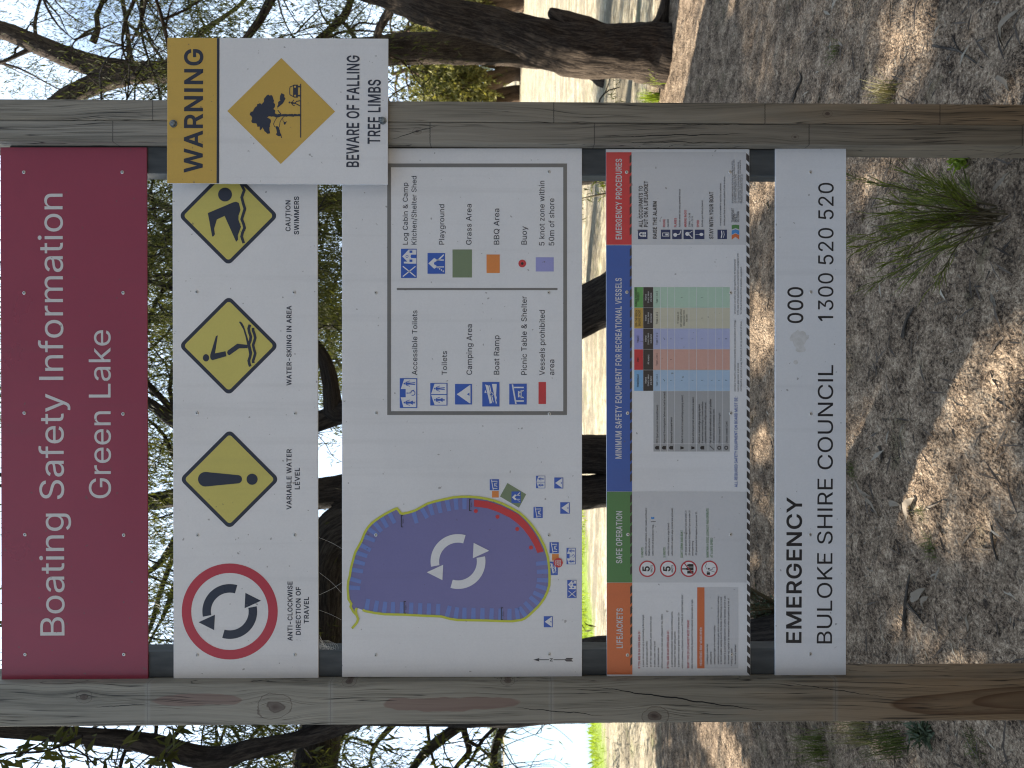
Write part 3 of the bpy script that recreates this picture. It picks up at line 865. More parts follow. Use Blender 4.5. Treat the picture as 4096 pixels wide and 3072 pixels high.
s.build('lettering', 'ink', sg)
for v0, y0, v1, y1, k in ((1599, 1632, 1669, 1513, 'accessible'), (1721, 1622, 1790, 1532, 'toilets'), (1820, 1618, 1888, 1536, 'camping'),
                          (1929, 1626, 1998, 1528, 'boat'), (2037, 1618, 2107, 1535, 'picnic'), (1604, 1112, 1667, 995, 'cabin'), (1710, 1095, 1780, 1012, 'play'),
                          (1959, 1961, 1996, 1917, 'picnic'), (2144, 1953, 2181, 1903, 'toilets'), (2217, 1954, 2253, 1910, 'camping'),
                          (2241, 2055, 2279, 2009, 'camping'), (2134, 2072, 2171, 2028, 'picnic'), (2198, 2213, 2235, 2169, 'picnic'),
                          (2266, 2257, 2303, 2192, 'accessible'), (2195, 2300, 2231, 2247, 'boat'), (2269, 2392, 2306, 2320, 'cabin'), (2175, 2509, 2211, 2465, 'camping')):
    box_icon(sg, v0, y0, v1, y1, k, SIGN_Y)
Sheet(SIGN_Y).rect(2154, 1528, 2184, 1616).build('colour_key', 'map_red', sg)
Sheet(SIGN_Y).rect(1810, 998, 1888, 1110).build('colour_key', 'olive', sg)
Sheet(SIGN_Y).rect(1946, 1018, 1999, 1092).build('colour_key', 'orange', sg)
Sheet(SIGN_Y).rect(2143, 1029, 2215, 1086).build('colour_key', 'lavender', sg)
bu = Sheet(SIGN_Y).disc(2089, 1054, 15.5).build('buoy_symbol', 'map_red', sg)
Sheet(SIGN_Y, 2).disc(2089, 1054, 5.5).build('buoy_centre', 'black', bu)
lake = [(1588, 2034), (1595, 2042), (1602, 2053), (1612, 2055), (1635, 2050), (1658, 2043), (1684, 2029), (1709, 2015), (1735, 2007), (1765, 2000), (1811, 1990), (1845, 1987), (1880, 1987),
        (1915, 1990), (1950, 1996), (1980, 2004), (2010, 2015), (2030, 2025), (2048, 2034), (2076, 2050), (2098, 2069), (2117, 2089), (2132, 2107), (2145, 2126), (2158, 2146), (2168, 2166), (2178, 2186), (2185, 2207),
        (2191, 2228), (2194, 2249), (2197, 2276), (2198, 2304), (2197, 2341), (2189, 2368), (2178, 2392), (2165, 2411), (2150, 2429), (2113, 2464), (2099, 2474), (2085, 2480), (2048, 2485), (1995, 2484), (1941, 2482), (1830, 2480), (1798, 2475), (1765, 2466),
        (1730, 2464), (1695, 2463), (1621, 2459), (1538, 2457), (1500, 2452), (1464, 2445), (1450, 2440), (1436, 2434), (1428, 2432), (1423, 2440), (1424, 2456), (1428, 2468), (1414, 2448), (1402, 2427), (1405, 2415), (1399, 2405),
        (1394, 2397), (1392, 2370), (1391, 2350), (1393, 2325), (1399, 2304), (1404, 2270), (1411, 2244), (1416, 2225), (1422, 2207), (1445, 2166), (1452, 2148), (1458, 2133), (1465, 2120), (1473, 2108), (1486, 2094), (1501, 2082), (1521, 2068),
        (1543, 2055), (1562, 2045), (1580, 2036)]
lk = Sheet(SIGN_Y, 1).poly(lake).build('lake_shape', 'lake', sg)
# hatched zone along the shore
s = Sheet(SIGN_Y, 2)
LV = [Vector(p) for p in lake]
ctr = Vector((1790, 2240))
acc, nxt, kk = 0.0, 12.0, 0
dark = []
for i in range(len(LV)):
    a, b_ = LV[i - 1], LV[i]
    if not (a.y > 2395 and a.x < 1440) and not (b_.y > 2395 and b_.x < 1440):
        L_ = (b_ - a).length
        while nxt < acc + L_:
            f = (nxt - acc) / L_
            p = a.lerp(b_, f)
            tg = (b_ - a).normalized()
            nrm = Vector((-tg.y, tg.x))
            if (ctr - p).dot(nrm) < 0:
                nrm = -nrm
            if not (1890 < p.x < 2190 and p.y < 2215) and not (1566 < p.x < 1640 and p.y < 2075):
                s.poly([tuple(p - tg * 9 + nrm * 3), tuple(p + tg * 9 + nrm * 3), tuple(p + tg * 8 + nrm * 50), tuple(p - tg * 8 + nrm * 50)])
            nxt += 36.0
        acc += L_
s.build('shore_zone_hatching', 'lake_band', lk)
s = Sheet(SIGN_Y, 3)
s.stroke(lake[54:] + lake[:53], 9.5)
s.build('shore_line', 'lime', lk)
Sheet(SIGN_Y, 4).stroke([(1423, 2446), (1425, 2456), (1432, 2476), (1428, 2490), (1408, 2514)], 9.5).build('inlet_line', 'lime', lk)
s = Sheet(SIGN_Y, 3)
outer = [(1896, 1999), (1950, 2005), (2000, 2021), (2044, 2042), (2074, 2058), (2110, 2094), (2138, 2132), (2160, 2172), (2175, 2206)]
inner = [(1896, 2026), (1950, 2033), (1995, 2049), (2040, 2071), (2068, 2092), (2094, 2117), (2116, 2146), (2136, 2180), (2150, 2212)]
s.strip(outer, inner)
s.build('no_vessel_zone', 'map_red', lk)
for v, y in ((1903, 2044), (1990, 2067), (2069, 2116), (2124, 2190)):
    bu = Sheet(SIGN_Y, 3).disc(v, y, 8).build('buoy_symbol', 'map_red', lk)
s = Sheet(SIGN_Y, 3)
turn_arrows(s, 1832, 2246, 0.463)
s.build('turning_arrows', 'white', lk)
s = Sheet(SIGN_Y, 4)
for v, y0, y1 in ((1878, 1996, 2044), (1605, 2060, 2109), (1616, 2405, 2454), (2005, 2430, 2480)):
    s.stroke([(v, y0), (v, y1)], 3); s.rect(v + 1.5, y0, v + 8, y0 + 2.5); s.rect(v + 1.5, y1 - 2.5, v + 8, y1)
    s.text('50m', (v + 10, (y0 + y1) / 2 + 9), (v + 10, (y0 + y1) / 2 - 9), 6)
s.build('distance_marks', 'black', lk)
Sheet(SIGN_Y).rect(1968, 1964, 1995, 1990).build('barbecue_area', 'orange', sg)
Sheet(SIGN_Y).rect(2208, 2216, 2235, 2242).build('barbecue_area', 'orange', sg)
gr = Sheet(SIGN_Y).poly([(2029.6, 1932), (2105, 1977), (2075.8, 2031), (2000, 1986)]).build('grass_area', 'olive', sg)
box_icon(sg, 2046, 2012, 2083, 1966, 'play', SIGN_Y)
pn = Sheet(SIGN_Y, 5).poly([(2233 + 19 * math.cos(R(a)), 2251 + 19 * math.sin(R(a))) for a in range(40, 321, 14)] + [(2252, 2251)]).build('location_pin', 'map_red', sg)
s = Sheet(SIGN_Y, 6)
for tx, v in (('YOU', 2226), ('ARE', 2235), ('HERE', 2244)):
    s.text(tx, (v, 2262), (v, 2240), 6.5, 0.2)
s.build('pin_lettering', 'white', pn)
s = Sheet(SIGN_Y)
s.poly([(2133, 2639), (2158, 2632), (2155, 2639), (2158, 2646)])
s.rect(2155, 2637.5, 2196, 2640.5); s.rect(2214, 2637.5, 2262, 2640.5)
s.poly([(2258, 2639), (2266, 2632), (2293, 2632), (2286, 2639)]); s.poly([(2258, 2640), (2286, 2640), (2293, 2646), (2266, 2646)])
s.text('N', (2211, 2646), (2211, 2633), 12, 0.2)
s.build('north_arrow', 'ink', sg)
rivets(sg, COLS, (1504, 2196), SIGN_Y, 0)

# safety rules board
sg = sign_root('safety_rules_sign', 2425, 3000, 'white board of small print under orange, green, blue and red headings')
panel(sg, 2424, 596, 2998, 2710, 3.5, SIGN_Y, 'white')
D = lambda y: (y - 600) / 2100 * 3.5           # the board hangs a little out of level
heads = ((2331, 2698, 'head_orange', 'LIFEJACKETS', 2491, (2593, 2433)), (1967, 2330, 'head_green', 'SAFE OPERATION', 2489, (2253, 2044)),
         (981, 1966, 'head_blue', 'MINIMUM SAFETY EQUIPMENT FOR RECREATIONAL VESSELS', 2486.5, (1835, 1112)), (609, 979, 'head_red', 'EMERGENCY PROCEDURES', 2487.5, (958, 635)))
for y0, y1, mt, tx, v, ys in heads:
    h = Sheet(SIGN_Y, 1).poly([(2424.5 + D(y0), y0), (2526 + D(y0), y0), (2526 + D(y1), y1), (2424.5 + D(y1), y1)]).build('header_band', mt, sg)
    Sheet(SIGN_Y, 2).text(tx, (v, ys[0]), (v, ys[1]), 25, 0.20).build('header_lettering', 'pale', h)
    s = Sheet(SIGN_Y, 2)
    yy = y0 + 8
    while yy + 40 < y1:
        s.poly([(2518 + D(yy), yy + 8), (2526 + D(yy), yy), (2526 + D(yy), yy + 30), (2518 + D(yy), yy + 38)])
        yy += 41
    s.build('hatched_edge', 'stripe', h)
for y0, y1 in ((609, 979), (1967, 2330)):
    Sheet(SIGN_Y, 1).poly([(2526.5 + D(y0), y0), (2984 + D(y0), y0), (2984 + D(y1), y1), (2526.5 + D(y1), y1)]).build('body_field', 'pale', sg)
s = Sheet(SIGN_Y, 2)
yy = 612
while yy + 30 < 2700:
    s.poly([(2985 + D(yy), yy), (2985 + D(yy), yy + 27), (2997 + D(yy), yy + 39), (2997 + D(yy), yy + 12)])
    yy += 41
s.build('hatched_border', 'stripe', sg)
# small print
Z = lambda f, x0, y0: (lambda x, y: (x0 + x * f, y0 + y * f))
blk, red_, grn, blu, wht = (Sheet(SIGN_Y, 3) for _ in range(5))
q = Z(0.2351, 2520, 600)
for sh, tx, x, ya, yb, cp, wgt in ((blk, 'ALL OCCUPANTS TO', 216, 1312, 612, 16, .2), (blk, 'PUT ON A LIFEJACKET', 304, 1310, 528, 16, .2), (blk, 'RAISE THE ALARM', 456, 1510, 872, 16, .2),
                            (blk, 'STAY WITH YOUR BOAT', 1418, 1510, 712, 16, .2), (red_, 'PHONE', 600, 1312, 1178, 9.5, .2), (red_, 'FLARES', 792, 1312, 1160, 9.5, .2),
                            (red_, 'MARINE RADIO', 962, 1312, 1024, 9.5, .2), (red_, 'EPIRB', 1176, 1312, 1195, 9.5, .2), (blk, 'Call 000', 662, 1310, 1178, 7, .155),
                            (blk, 'Activate when you see a potential rescue', 858, 1310, 668, 7, .155), (blk, '27MHz - Ch 88', 1026, 1310, 1074, 7, .155), (blk, 'VHF - Ch 16', 1074, 1308, 1128, 7, .155),
                            (blk, 'Activate your distress beacon', 1242, 1308, 856, 7, .155), (blk, 'A vessel is a lot easier to spot than a swimmer', 1552, 1285, 566, 6.5, .155),
                            (blk, 'Anchor your boat to maintain position if safe to do so', 1618, 1285, 455, 6.5, .155), (blk, 'TRANSPORT', 1770, 1230, 992, 10, .155), (blk, 'SAFETY', 1812, 1230, 1082, 10, .155),
                            (blk, 'VICTORIA', 1858, 1230, 1045, 10, .155), (blk, 'All information is current at the time of printing (July 2013).', 1750, 905, 182, 5, .155),
                            (blk, 'For full legislation details refer to the Marine Safety Act 2010', 1780, 905, 165, 5, .155), (blk, 'and the Marine Safety Regulations 2012.', 1810, 905, 415, 5, .155),
                            (blk, 'For a free copy of the Victorian Boating Safety Handbook', 1850, 905, 206, 5, .155), (blk, 'call 1800 223 022. Visit our website for more boating safety', 1882, 905, 175, 5, .155),
                            (blk, 'information transportsafety.vic.gov.au', 1912, 905, 415, 5, .16)):
    sh.text(tx, q(x, ya), q(x, yb), cp, wgt)
for x0 in (136, 525, 718, 911, 1104, 1488):
    n0, n1 = q(x0, 1516), q(x0 + 162, 1355)
    ic = Sheet(SIGN_Y, 2).rect(n0[0], n1[1], n1[0], n0[1]).build('procedure_symbol', 'navy', sg)
    s = Sheet(SIGN_Y, 3)
    if x0 == 136:
        s.ring(n0[0] + 13, (n0[1] + n1[1]) / 2, 4, 9, -60, 240, 16); s.rect(n0[0] + 17, n1[1] + 10, n0[0] + 24, n1[1] + 18.5); s.rect(n0[0] + 17, n1[1] + 20, n0[0] + 24, n1[1] + 28.5); s.rect(n0[0] + 25.5, n1[1] + 10, n0[0] + 32, n1[1] + 18.5); s.rect(n0[0] + 25.5, n1[1] + 20, n0[0] + 32, n1[1] + 28.5)
    elif x0 == 525:
        s.stroke([(n0[0] + 7, n1[1] + 13), (n0[0] + 32, n1[1] + 13), (n0[0] + 32, n1[1] + 26), (n0[0] + 7, n1[1] + 26)], 2.2, True); s.rect(n0[0] + 18, n1[1] + 16, n0[0] + 29, n1[1] + 23)
    elif x0 == 718:
        s.disc(n0[0] + 12, n1[1] + 21, 8, 8); s.stroke([(n0[0] + 19, n1[1] + 20), (n0[0] + 30, n1[1] + 18), (n0[0] + 35, n1[1] + 4)], 3)
    elif x0 == 911:
        s.disc(n0[0] + 15, n1[1] + 17, 8); s.stroke([(n0[0] + 22, n1[1] + 20), (n0[0] + 35, n1[1] + 34)], 3.5); s.stroke([(n0[0] + 22, n1[1] + 14), (n0[0] + 36, n1[1] + 5)], 2.2)
    elif x0 == 1104:
        s.stroke([(n0[0] + 3, n1[1] + 19), (n0[0] + 18, n1[1] + 19)], 1.6); s.disc(n0[0] + 26, n1[1] + 19, 8, ry=6)
    else:
        s.stroke([(n0[0] + 16, n1[1] + 4), (n0[0] + 18, n1[1] + 18), (n0[0] + 15, n1[1] + 34)], 4); s.stroke([(n0[0] + 25, n1[1] + 6), (n0[0] + 27, n1[1] + 20), (n0[0] + 24, n1[1] + 32)], 2)
    s.build('white_figure', 'white', ic)
for cc, x0, x1 in (('head_orange', 1524, 1400), ('chev_blue', 1445, 1330), ('head_green', 1352, 1250)):
    a, b_, c, d = q(1730, x0), q(1795, x1 + 20), q(1858, x0), q(1795, x1 + 78)
    e0, e1 = q(1730, x0 - 74), q(1858, x0 - 74)
    Sheet(SIGN_Y, 2).poly([a, (b_[0], d[1]), c, e1, b_, e0]).build('agency_chevron', cc, sg)
q = Z(0.2291, 2520, 1960)
for sh, tx, x, ya, yb, cp, wgt in ((grn, '5 KNOTS', 234, 1178, 1004, 9.5, .17), (grn, '5 KNOTS', 620, 1178, 1004, 9.5, .17), (grn, "DON'T DRINK AND BOAT", 924, 1178, 704, 9.5, .17),
                            (grn, 'MAINTAIN A GOOD LOOKOUT AND OPERATE', 1374, 1178, 322, 9.5, .17), (grn, 'AT A SAFE SPEED', 1446, 1178, 838, 9.5, .17),
                            (blk, 'within 50m of swimmers, other vessels and fixed or', 292, 1146, 312, 6.5, .155), (blk, 'floating structures', 346, 1146, 846, 6.5, .155),
                            (blk, "within 100m of divers/divers' flag.", 412, 1146, 604, 6.5, .155), (blk, "within 50m of water's edge (inland)", 684, 1146, 574, 6.5, .155),
                            (blk, "within 200m of water's edge (coastal and enclosed).", 748, 1146, 310, 6.5, .155), (blk, '.00 blood alcohol limit applies if you are under 21', 988, 1146, 356, 6.5, .155),
                            (blk, '.00 blood alcohol limit applies if you are under 21', 1052, 1146, 356, 6.5, .155), (blk, 'and supervising', 1106, 1146, 892, 6.5, .155),
                            (blk, '.05 blood alcohol limit applies if you are over 21.', 1170, 1146, 374, 6.5, .155)):
    sh.text(tx, q(x, ya), q(x, yb), cp, wgt)
for k, x in enumerate((302, 665, 1026, 1388)):
    c = q(x, 1376)
    rr = Sheet(SIGN_Y, 2).ring(c[0], c[1], 27.5, 33, n=40).build('rule_symbol', 'ring_red', sg)
    Sheet(SIGN_Y, 2).disc(c[0], c[1], 27.4).build('white_field', 'white', rr)
    s = Sheet(SIGN_Y, 3)
    if k < 2:
        s.text('5', (c[0] + 10, c[1] + 11), (c[0] + 10, c[1] - 11), 30, 0.22); s.text('KNOTS', (c[0] + 21, c[1] + 14), (c[0] + 21, c[1] - 14), 8, .2)
    elif k == 2:
        s.rect(c[0] - 6, c[1] + 8, c[0] + 19, c[1] + 19); s.poly([(c[0] - 27, c[1] - 2), (c[0] - 27, c[1] + 3), (c[0] - 12, c[1] + 3), (c[0] - 4, c[1] + 6), (c[0] + 19, c[1] + 6), (c[0] + 19, c[1] - 6), (c[0] - 4, c[1] - 6), (c[0] - 12, c[1] - 2)])
        s.poly([(c[0] - 7, c[1] - 16), (c[0] - 7, c[1] - 12), (c[0] + 1, c[1] - 8), (c[0] + 19, c[1] - 8), (c[0] + 19, c[1] - 19), (c[0] + 1, c[1] - 19)])
        Sheet(SIGN_Y, 4).stroke([(c[0] - 18, c[1] - 22), (c[0] + 18, c[1] + 22)], 4).build('red_slash', 'ring_red', rr)
    else:
        s.rect(c[0] - 11, c[1] + 14, c[0] + 2, c[1] + 24); s.rect(c[0] - 7, c[1] - 3, c[0] + 1, c[1] + 3)
        s.stroke([(c[0] - 11, c[1] - 21), (c[0] - 17, c[1] - 10), (c[0] - 10, c[1] + 2)], 1.5); s.stroke([(c[0] + 24, c[1] - 6), (c[0] + 14, c[1] - 6), (c[0] + 12, c[1] + 2), (c[0] + 3, c[1] + 3)], 1.5); s.stroke([(c[0] - 11, c[1] + 12), (c[0] + 3, c[1] + 7), (c[0] + 24, c[1] + 14)], 1.5)
    s.build('black_figure', 'black', rr)
a, b_ = q(364, 555), q(448, 550)
fl = Sheet(SIGN_Y, 2).poly([q(370, 508), q(424, 508), q(424, 466), q(398, 480), q(370, 466)]).build('divers_flag', 'chev_blue', sg)
s = Sheet(SIGN_Y, 2); s.stroke([a, b_], 2); s.build('flag_staff', 'black', fl)
# equipment table
cols_ = ((1148, 1230, 'grass_print', 'cell_green'), (1231, 1313, 'gold', 'cell_yellow'), (1314, 1396, 'lavender', 'cell_violet'), (1397, 1479, 'map_red', 'cell_red'), (1480, 1563, 'sky_print', 'cell_blue'))
rows_ = (2614, 2642, 2670, 2699, 2756, 2786, 2832, 2863, 2891, 2919)
tb = Sheet(SIGN_Y, 1).rect(2614, 1564.5, 2919, 1806).build('equipment_table', 'table_grey', sg)
for y0, y1, hm, cm in cols_:
    cl = Sheet(SIGN_Y, 1).rect(2613.5, y0 + .6, 2919, y1 + .4).build('table_column', cm, tb)
    Sheet(SIGN_Y, 1).rect(2537, y0 + .6, 2572.5, y1 + .4).build('column_heading', hm, tb)
    Sheet(SIGN_Y, 1).rect(2573.2, y0 + .6, 2612.7, y1 + .4).build('water_heading', 'stripe', tb)
s = Sheet(SIGN_Y, 2)
for v in rows_[1:-1]:
    s.rect(v - .7, 1148, v + .7, 1806)
s.rect(2614, 1774.5, 2919, 1775.8)
s.build('table_lines', 'white', tb)
for tx, v, y0, y1, cp in (('HUMAN POWERED', 2548, 1228, 1150, 8), ('VESSELS', 2557, 1206, 1170, 8), ('OFF-THE-BEACH', 2550, 1306, 1240, 8.5), ('SAILING YACHT', 2562, 1305, 1240, 8.5), ('YACHT', 2556, 1370, 1342, 8.5), ('PWC', 2556, 1447, 1430, 8.5), ('POWERBOAT', 2556, 1548, 1496, 8.5)):
    blk.text(tx, (v, y0), (v, y1), cp, .17)
for y0, y1, *_ in cols_:
    c = (y0 + y1) / 2
    if y0 == 1397:
        wht.text('All waters', (2597, c + 19), (2597, c - 19), 7)
    else:
        for tx, v, hw in (('Inland', 2586, 12), ('(rivers, lakes', 2596, 23), ('and dams)', 2607, 18)):
            wht.text(tx, (v, c + hw), (v, c - hw), 6.5)
    tx = 'Type 1, 2 or 3' if y0 in (1148, 1397, 1480) else 'Type 1 or 2'
    blk.text(tx, (2631, c + 24), (2631, c - 24), 7.5, .14)
for col, rws in ((1189, (3, 5)), (1272, (5,)), (1355, (2, 3, 4, 5, 7)), (1438, (2,)), (1521, (2, 3, 4, 5, 6, 7))):
    for r_ in rws:
        v = (rows_[r_] + rows_[r_ + 1]) / 2
        blk.text('1', (v + 3.5, col + 2), (v + 3.5, col - 1.5), 7.5, .16)
for col in (1355, 1521):
    blk.text('2', (2908, col + 2.5), (2908, col - 2.5), 7.5, .14)
    blk.stroke([(2656, col + 4), (2659, col + 2), (2653, col - 4)], 1.4)
for tx, v, hw in (('1 if vessel is not', 2715, 24), ('self-draining without', 2727, 35), ('intervention from', 2739, 31), ('the crew', 2750, 14)):
    blk.text(tx, (v, 1272 + hw), (v, 1272 - hw), 7)
q = Z(0.463, 2048, 1536)
for tx, x, ya, yb, cp, wg in (('PFD (per person on board/lowed)', 1262, 512, 180, 7.5, .14), ('Approved fire extinguisher (where any fuel is carried)', 1324, 512, 68, 7.5, .15), ('Waterproof buoyant torch', 1385, 514, 287, 7.5, .18),
                          ('Bailer (if no electric or manual bilge pumping system)', 1478, 512, 96, 7.5, .14), ('Bucket with lanyard (can also double as a bailer)', 1572, 512, 114, 7.5, .15), ('Electric or manual bilge pumping system', 1625, 514, 174, 7.5, .18),
                          ('(if vessel has covered bilge or closed underfloor', 1652, 514, 152, 7, .155), ('compartments other than airtight void spaces)', 1678, 514, 160, 7, .155), ('Pair of oars with rowlocks or pair of paddles', 1722, 514, 131, 7.5, .18),
                          ('(if vessel is up to and including 4.8m)', 1750, 514, 218, 7, .155), ('Lifebuoy (vessel 8-12m in length)', 1800, 514, 248, 7.5, .14), ('Lifebuoy (vessels 12m+)', 1862, 514, 320, 7.5, .14)):
    blk.text(tx, q(x, ya), q(x, yb), cp, wg)
blu.text('ALL REQUIRED SAFETY EQUIPMENT ON BOARD MUST BE:', q(1948, 890), q(1948, 110), 12, .17)
q = Z(0.463, 2048, 768)
for tx, x, ya, yb in (('placed or located in a conspicuous and readily accessible position at all times', 1932, 1722, 1105), ('kept in good order at all times', 1959, 1722, 1478), ('maintained or serviced in a way that ensures it can be operated at all times', 1985, 1722, 1118),
                      ('serviced on or before the date specified by its manufacturer', 1932, 1054, 580), ('In the case of fire extinguishers, be maintained in accordance with', 1958, 1060, 530), ('the relevant standard for fire protection equipment.', 1985, 1056, 644)):
    blk.text(tx, q(x, ya), q(x, yb), 6.5)
for k in range(9):
    v = (rows_[k] + rows_[k + 1]) / 2
    if k in (7, 8):
        blk.ring(v, 1791, 4.5, 8, n=16)
    elif k == 6:
        blk.stroke([(v - 9, 1783), (v + 9, 1799)], 2.5)
    elif k in (3, 4):
        blk.poly([(v - 6, 1785), (v - 6, 1798), (v + 7, 1795), (v + 7, 1788)])
    else:
        blk.poly([(v - 8, 1788), (v - 8, 1794), (v - 3, 1798), (v + 8, 1798), (v + 8, 1784), (v - 3, 1784)])
q = Z(0.463, 2048, 2304)
for sh, tx, x, ya, yb, cp, wg in ((red_, 'IF YOU ARE IN AN OPEN AREA OF:', 1108, 798, 473, 9, .18), (red_, 'IF YOU ARE IN AN OPEN AREA OF:', 1357, 797, 472, 9, .18), (red_, 'WHAT TYPE OF LIFEJACKET MUST I WEAR?', 1532, 797, 380, 9, .18),
                              (blk, 'a power driven vessel up to and including 4.8m in length', 1140, 784, 336, 6.5, .155), (blk, 'a personal watercraft (PWC)', 1172, 784, 560, 6.5, .155), (blk, 'an off-the-beach sailing yacht, pedal boat and fun boat', 1205, 784, 350, 6.5, .155),
                              (blk, 'a canoe, kayak, rowing boat', 1238, 784, 564, 6.5, .155), (blk, 'a recreational tender', 1270, 784, 618, 6.5, .155), (blk, 'which is underway, you must wear a lifejacket AT ALL TIMES.', 1302, 798, 328, 6.5, .15),
                              (blk, 'a yacht (including monohull, trailerable and multihull yachts,', 1388, 784, 306, 6.5, .155), (blk, 'excluding off-the-beach sailing yachts)', 1413, 784, 480, 6.5, .155), (blk, 'a power driven vessel greater than 4.8m and less than 12m', 1446, 784, 316, 6.5, .155),
                              (blk, "which is underway, a lifejacket must be worn AT TIMES OF 'HEIGHTENED RISK'.", 1478, 798, 156, 6.5, .15), (blk, 'Refer to Minimum Safety Equipment for Recreational Vessels table at right.', 1562, 798, 202, 6.5, .155),
                              (wht, "'HEIGHTENED RISK' MEANS WHEN:", 1642, 778, 442, 9.5, .17), (blk, 'crossing an ocean bar', 1693, 762, 588, 6.5, .155), (blk, 'boating alone', 1724, 762, 655, 6.5, .155), (blk, 'operating at night or in restricted visibility', 1756, 762, 428, 6.5, .155),
                              (blk, 'operating in an area where a gale, storm or severe thunderstorm warning', 1788, 762, 178, 6.5, .155), (blk, 'or severe weather warning issue by the Bureau of Meteorology is current', 1812, 762, 182, 6.5, .155),
                              (blk, 'the vessel is a yacht and safety barriers or safety harnesses are not in use', 1845, 762, 172, 6.5, .155), (blk, 'the vessel may capsize or be swamped or when occupants are at risk of', 1877, 762, 194, 6.5, .155),
                              (blk, 'falling overboard', 1904, 762, 628, 6.5, .155), (blk, 'the vessel is disabled.', 1936, 762, 590, 6.5, .155)):
    sh.text(tx, q(x, ya), q(x, yb), cp, wg)
n0, n1 = q(1600, 98), q(1663, 798)
Sheet(SIGN_Y, 1).rect(n0[0], n0[1], n1[0], n1[1]).build('risk_heading', 'head_orange', sg)
n0, n1 = q(1664, 98), q(1955, 798)
Sheet(SIGN_Y, 1).rect(n0[0], n0[1], n1[0], n1[1]).build('risk_box', 'pale', sg)
blk.build('small_print', 'black', sg); red_.build('red_lettering', 'ring_red', sg); grn.build('green_lettering', 'head_green', sg)
blu.build('blue_lettering', 'head_blue', sg); wht.build('white_lettering', 'white', sg)
rivets(sg, COLS, (2508, 2921), SIGN_Y, 3)

# emergency numbers
sg = sign_root('phone_number_sign', 3100, 3387, 'lowest white board with the emergency and council phone numbers in black')
panel(sg, 3101, 594, 3385, 2707, -1.5 + 0.6, SIGN_Y, 'white')
s = Sheet(SIGN_Y)
s.text('EMERGENCY', (3206, 2574), (3208.5, 1994), 62, 0.19)
s.text('000', (3213, 1293), (3213, 1148), 63, 0.155)
s.text('BULOKE SHIRE COUNCIL', (3328, 2576), (3333, 1462), 61, 0.132)
s.text('1300 520 520', (3333, 1287), (3334.5, 731), 61, 0.132)
s.build('lettering', 'black', sg)
m, t, b = new_mat('glue_residue')
g = N(t, 'ShaderNodeNewGeometry')
t.links.new(ramp(t, noise(t, g.outputs['Position'], 90, 4, 0.6), [(0.35, (0.56, 0.55, 0.53)), (0.7, (0.68, 0.675, 0.67))]), b.inputs['Base Color'])
b.inputs['Roughness'].default_value = 0.6
M['residue'] = m
T = lambda p: (3072 + p[0] * K, 768 + p[1] * K)
Sheet(SIGN_Y, 1).poly([T(p) for p in ((258, 1188), (272, 1205), (300, 1200), (322, 1212), (330, 1235), (345, 1240), (356, 1233), (352, 1262), (330, 1285), (308, 1330), (318, 1345), (326, 1365), (318, 1380), (275, 1386), (250, 1380), (237, 1366), (243, 1350), (222, 1320), (214, 1290), (190, 1285), (188, 1262), (200, 1235), (220, 1215), (240, 1205))]).build('sticker_residue', M['residue'], sg)
Sheet(SIGN_Y, 1).disc(3183, 1449, 9).build('sticker_residue', M['residue'], sg)
rivets(sg, COLS, (3242,), SIGN_Y, -1)

# falling limbs warning, bolted to the front of the right post
sg = sign_root('warning_sign', 670, 1553, 'yellow and white falling tree limbs warning board bolted to the right post', Y=WARN_Y, y=443)
mbx = [(669.5, 150.5), (1553, 155), (1550.5, 737), (668, 733)]
mb = MB()
fr = [at(3072 - y, v, WARN_Y) for v, y in mbx]
bk = [p + Vector((0, 0.004, 0)) for p in fr]
mb.mesh(fr + bk, [(3, 2, 1, 0), (4, 5, 6, 7)] + [(i, (i + 1) % 4, 4 + (i + 1) % 4, 4 + i) for i in range(4)])
mb.build('panel', M['white'], sg)
Sheet(WARN_Y, 1).poly([(669.7, 150.8), (867.5, 151.5), (866, 733.5), (668.3, 732.7)]).build('yellow_band', 'warn_yellow', sg)
Sheet(WARN_Y, 1).poly([(867.7, 151.6), (878, 151.7), (876.5, 733.6), (866.2, 733.5)]).build('black_rule', 'ink', sg)
s = Sheet(WARN_Y, 2)
s.text('WARNING', (811, 686), (813, 197), 76, 0.205)
s.text('BEWARE OF FALLING', (1436, 669), (1438, 222), 51, 0.185)
s.text('TREE LIMBS', (1521, 575), (1523, 319), 51, 0.185)
s.build('lettering', 'ink', sg)
dm = Sheet(WARN_Y, 1).poly([(909, 444), (1125, 232), (1340, 446), (1123, 656)]).build('warning_diamond', 'warn_yellow', sg)
T = lambda p: (980 + p[0] * 0.1507, 320 + p[1] * 0.1507)
s = Sheet(WARN_Y, 2)
s.rect(980 + 1462 * .1507, 320 + 100 * .1507, 980 + 1492 * .1507, 320 + 1528 * .1507)


def ragged(pts, amp, seed):
    rr = random.Random(seed)
    out = []
    for i in range(len(pts)):
        a, b2 = Vector(pts[i]), Vector(pts[(i + 1) % len(pts)])
        n_ = max(1, int((b2 - a).length / 34))
        for k in range(n_):
            p = a.lerp(b2, k / n_)
            d_ = (b2 - a).normalized()
            out.append(tuple(p + Vector((-d_.y, d_.x)) * rr.uniform(-amp, amp) * (1 if k else .3)))
    return out


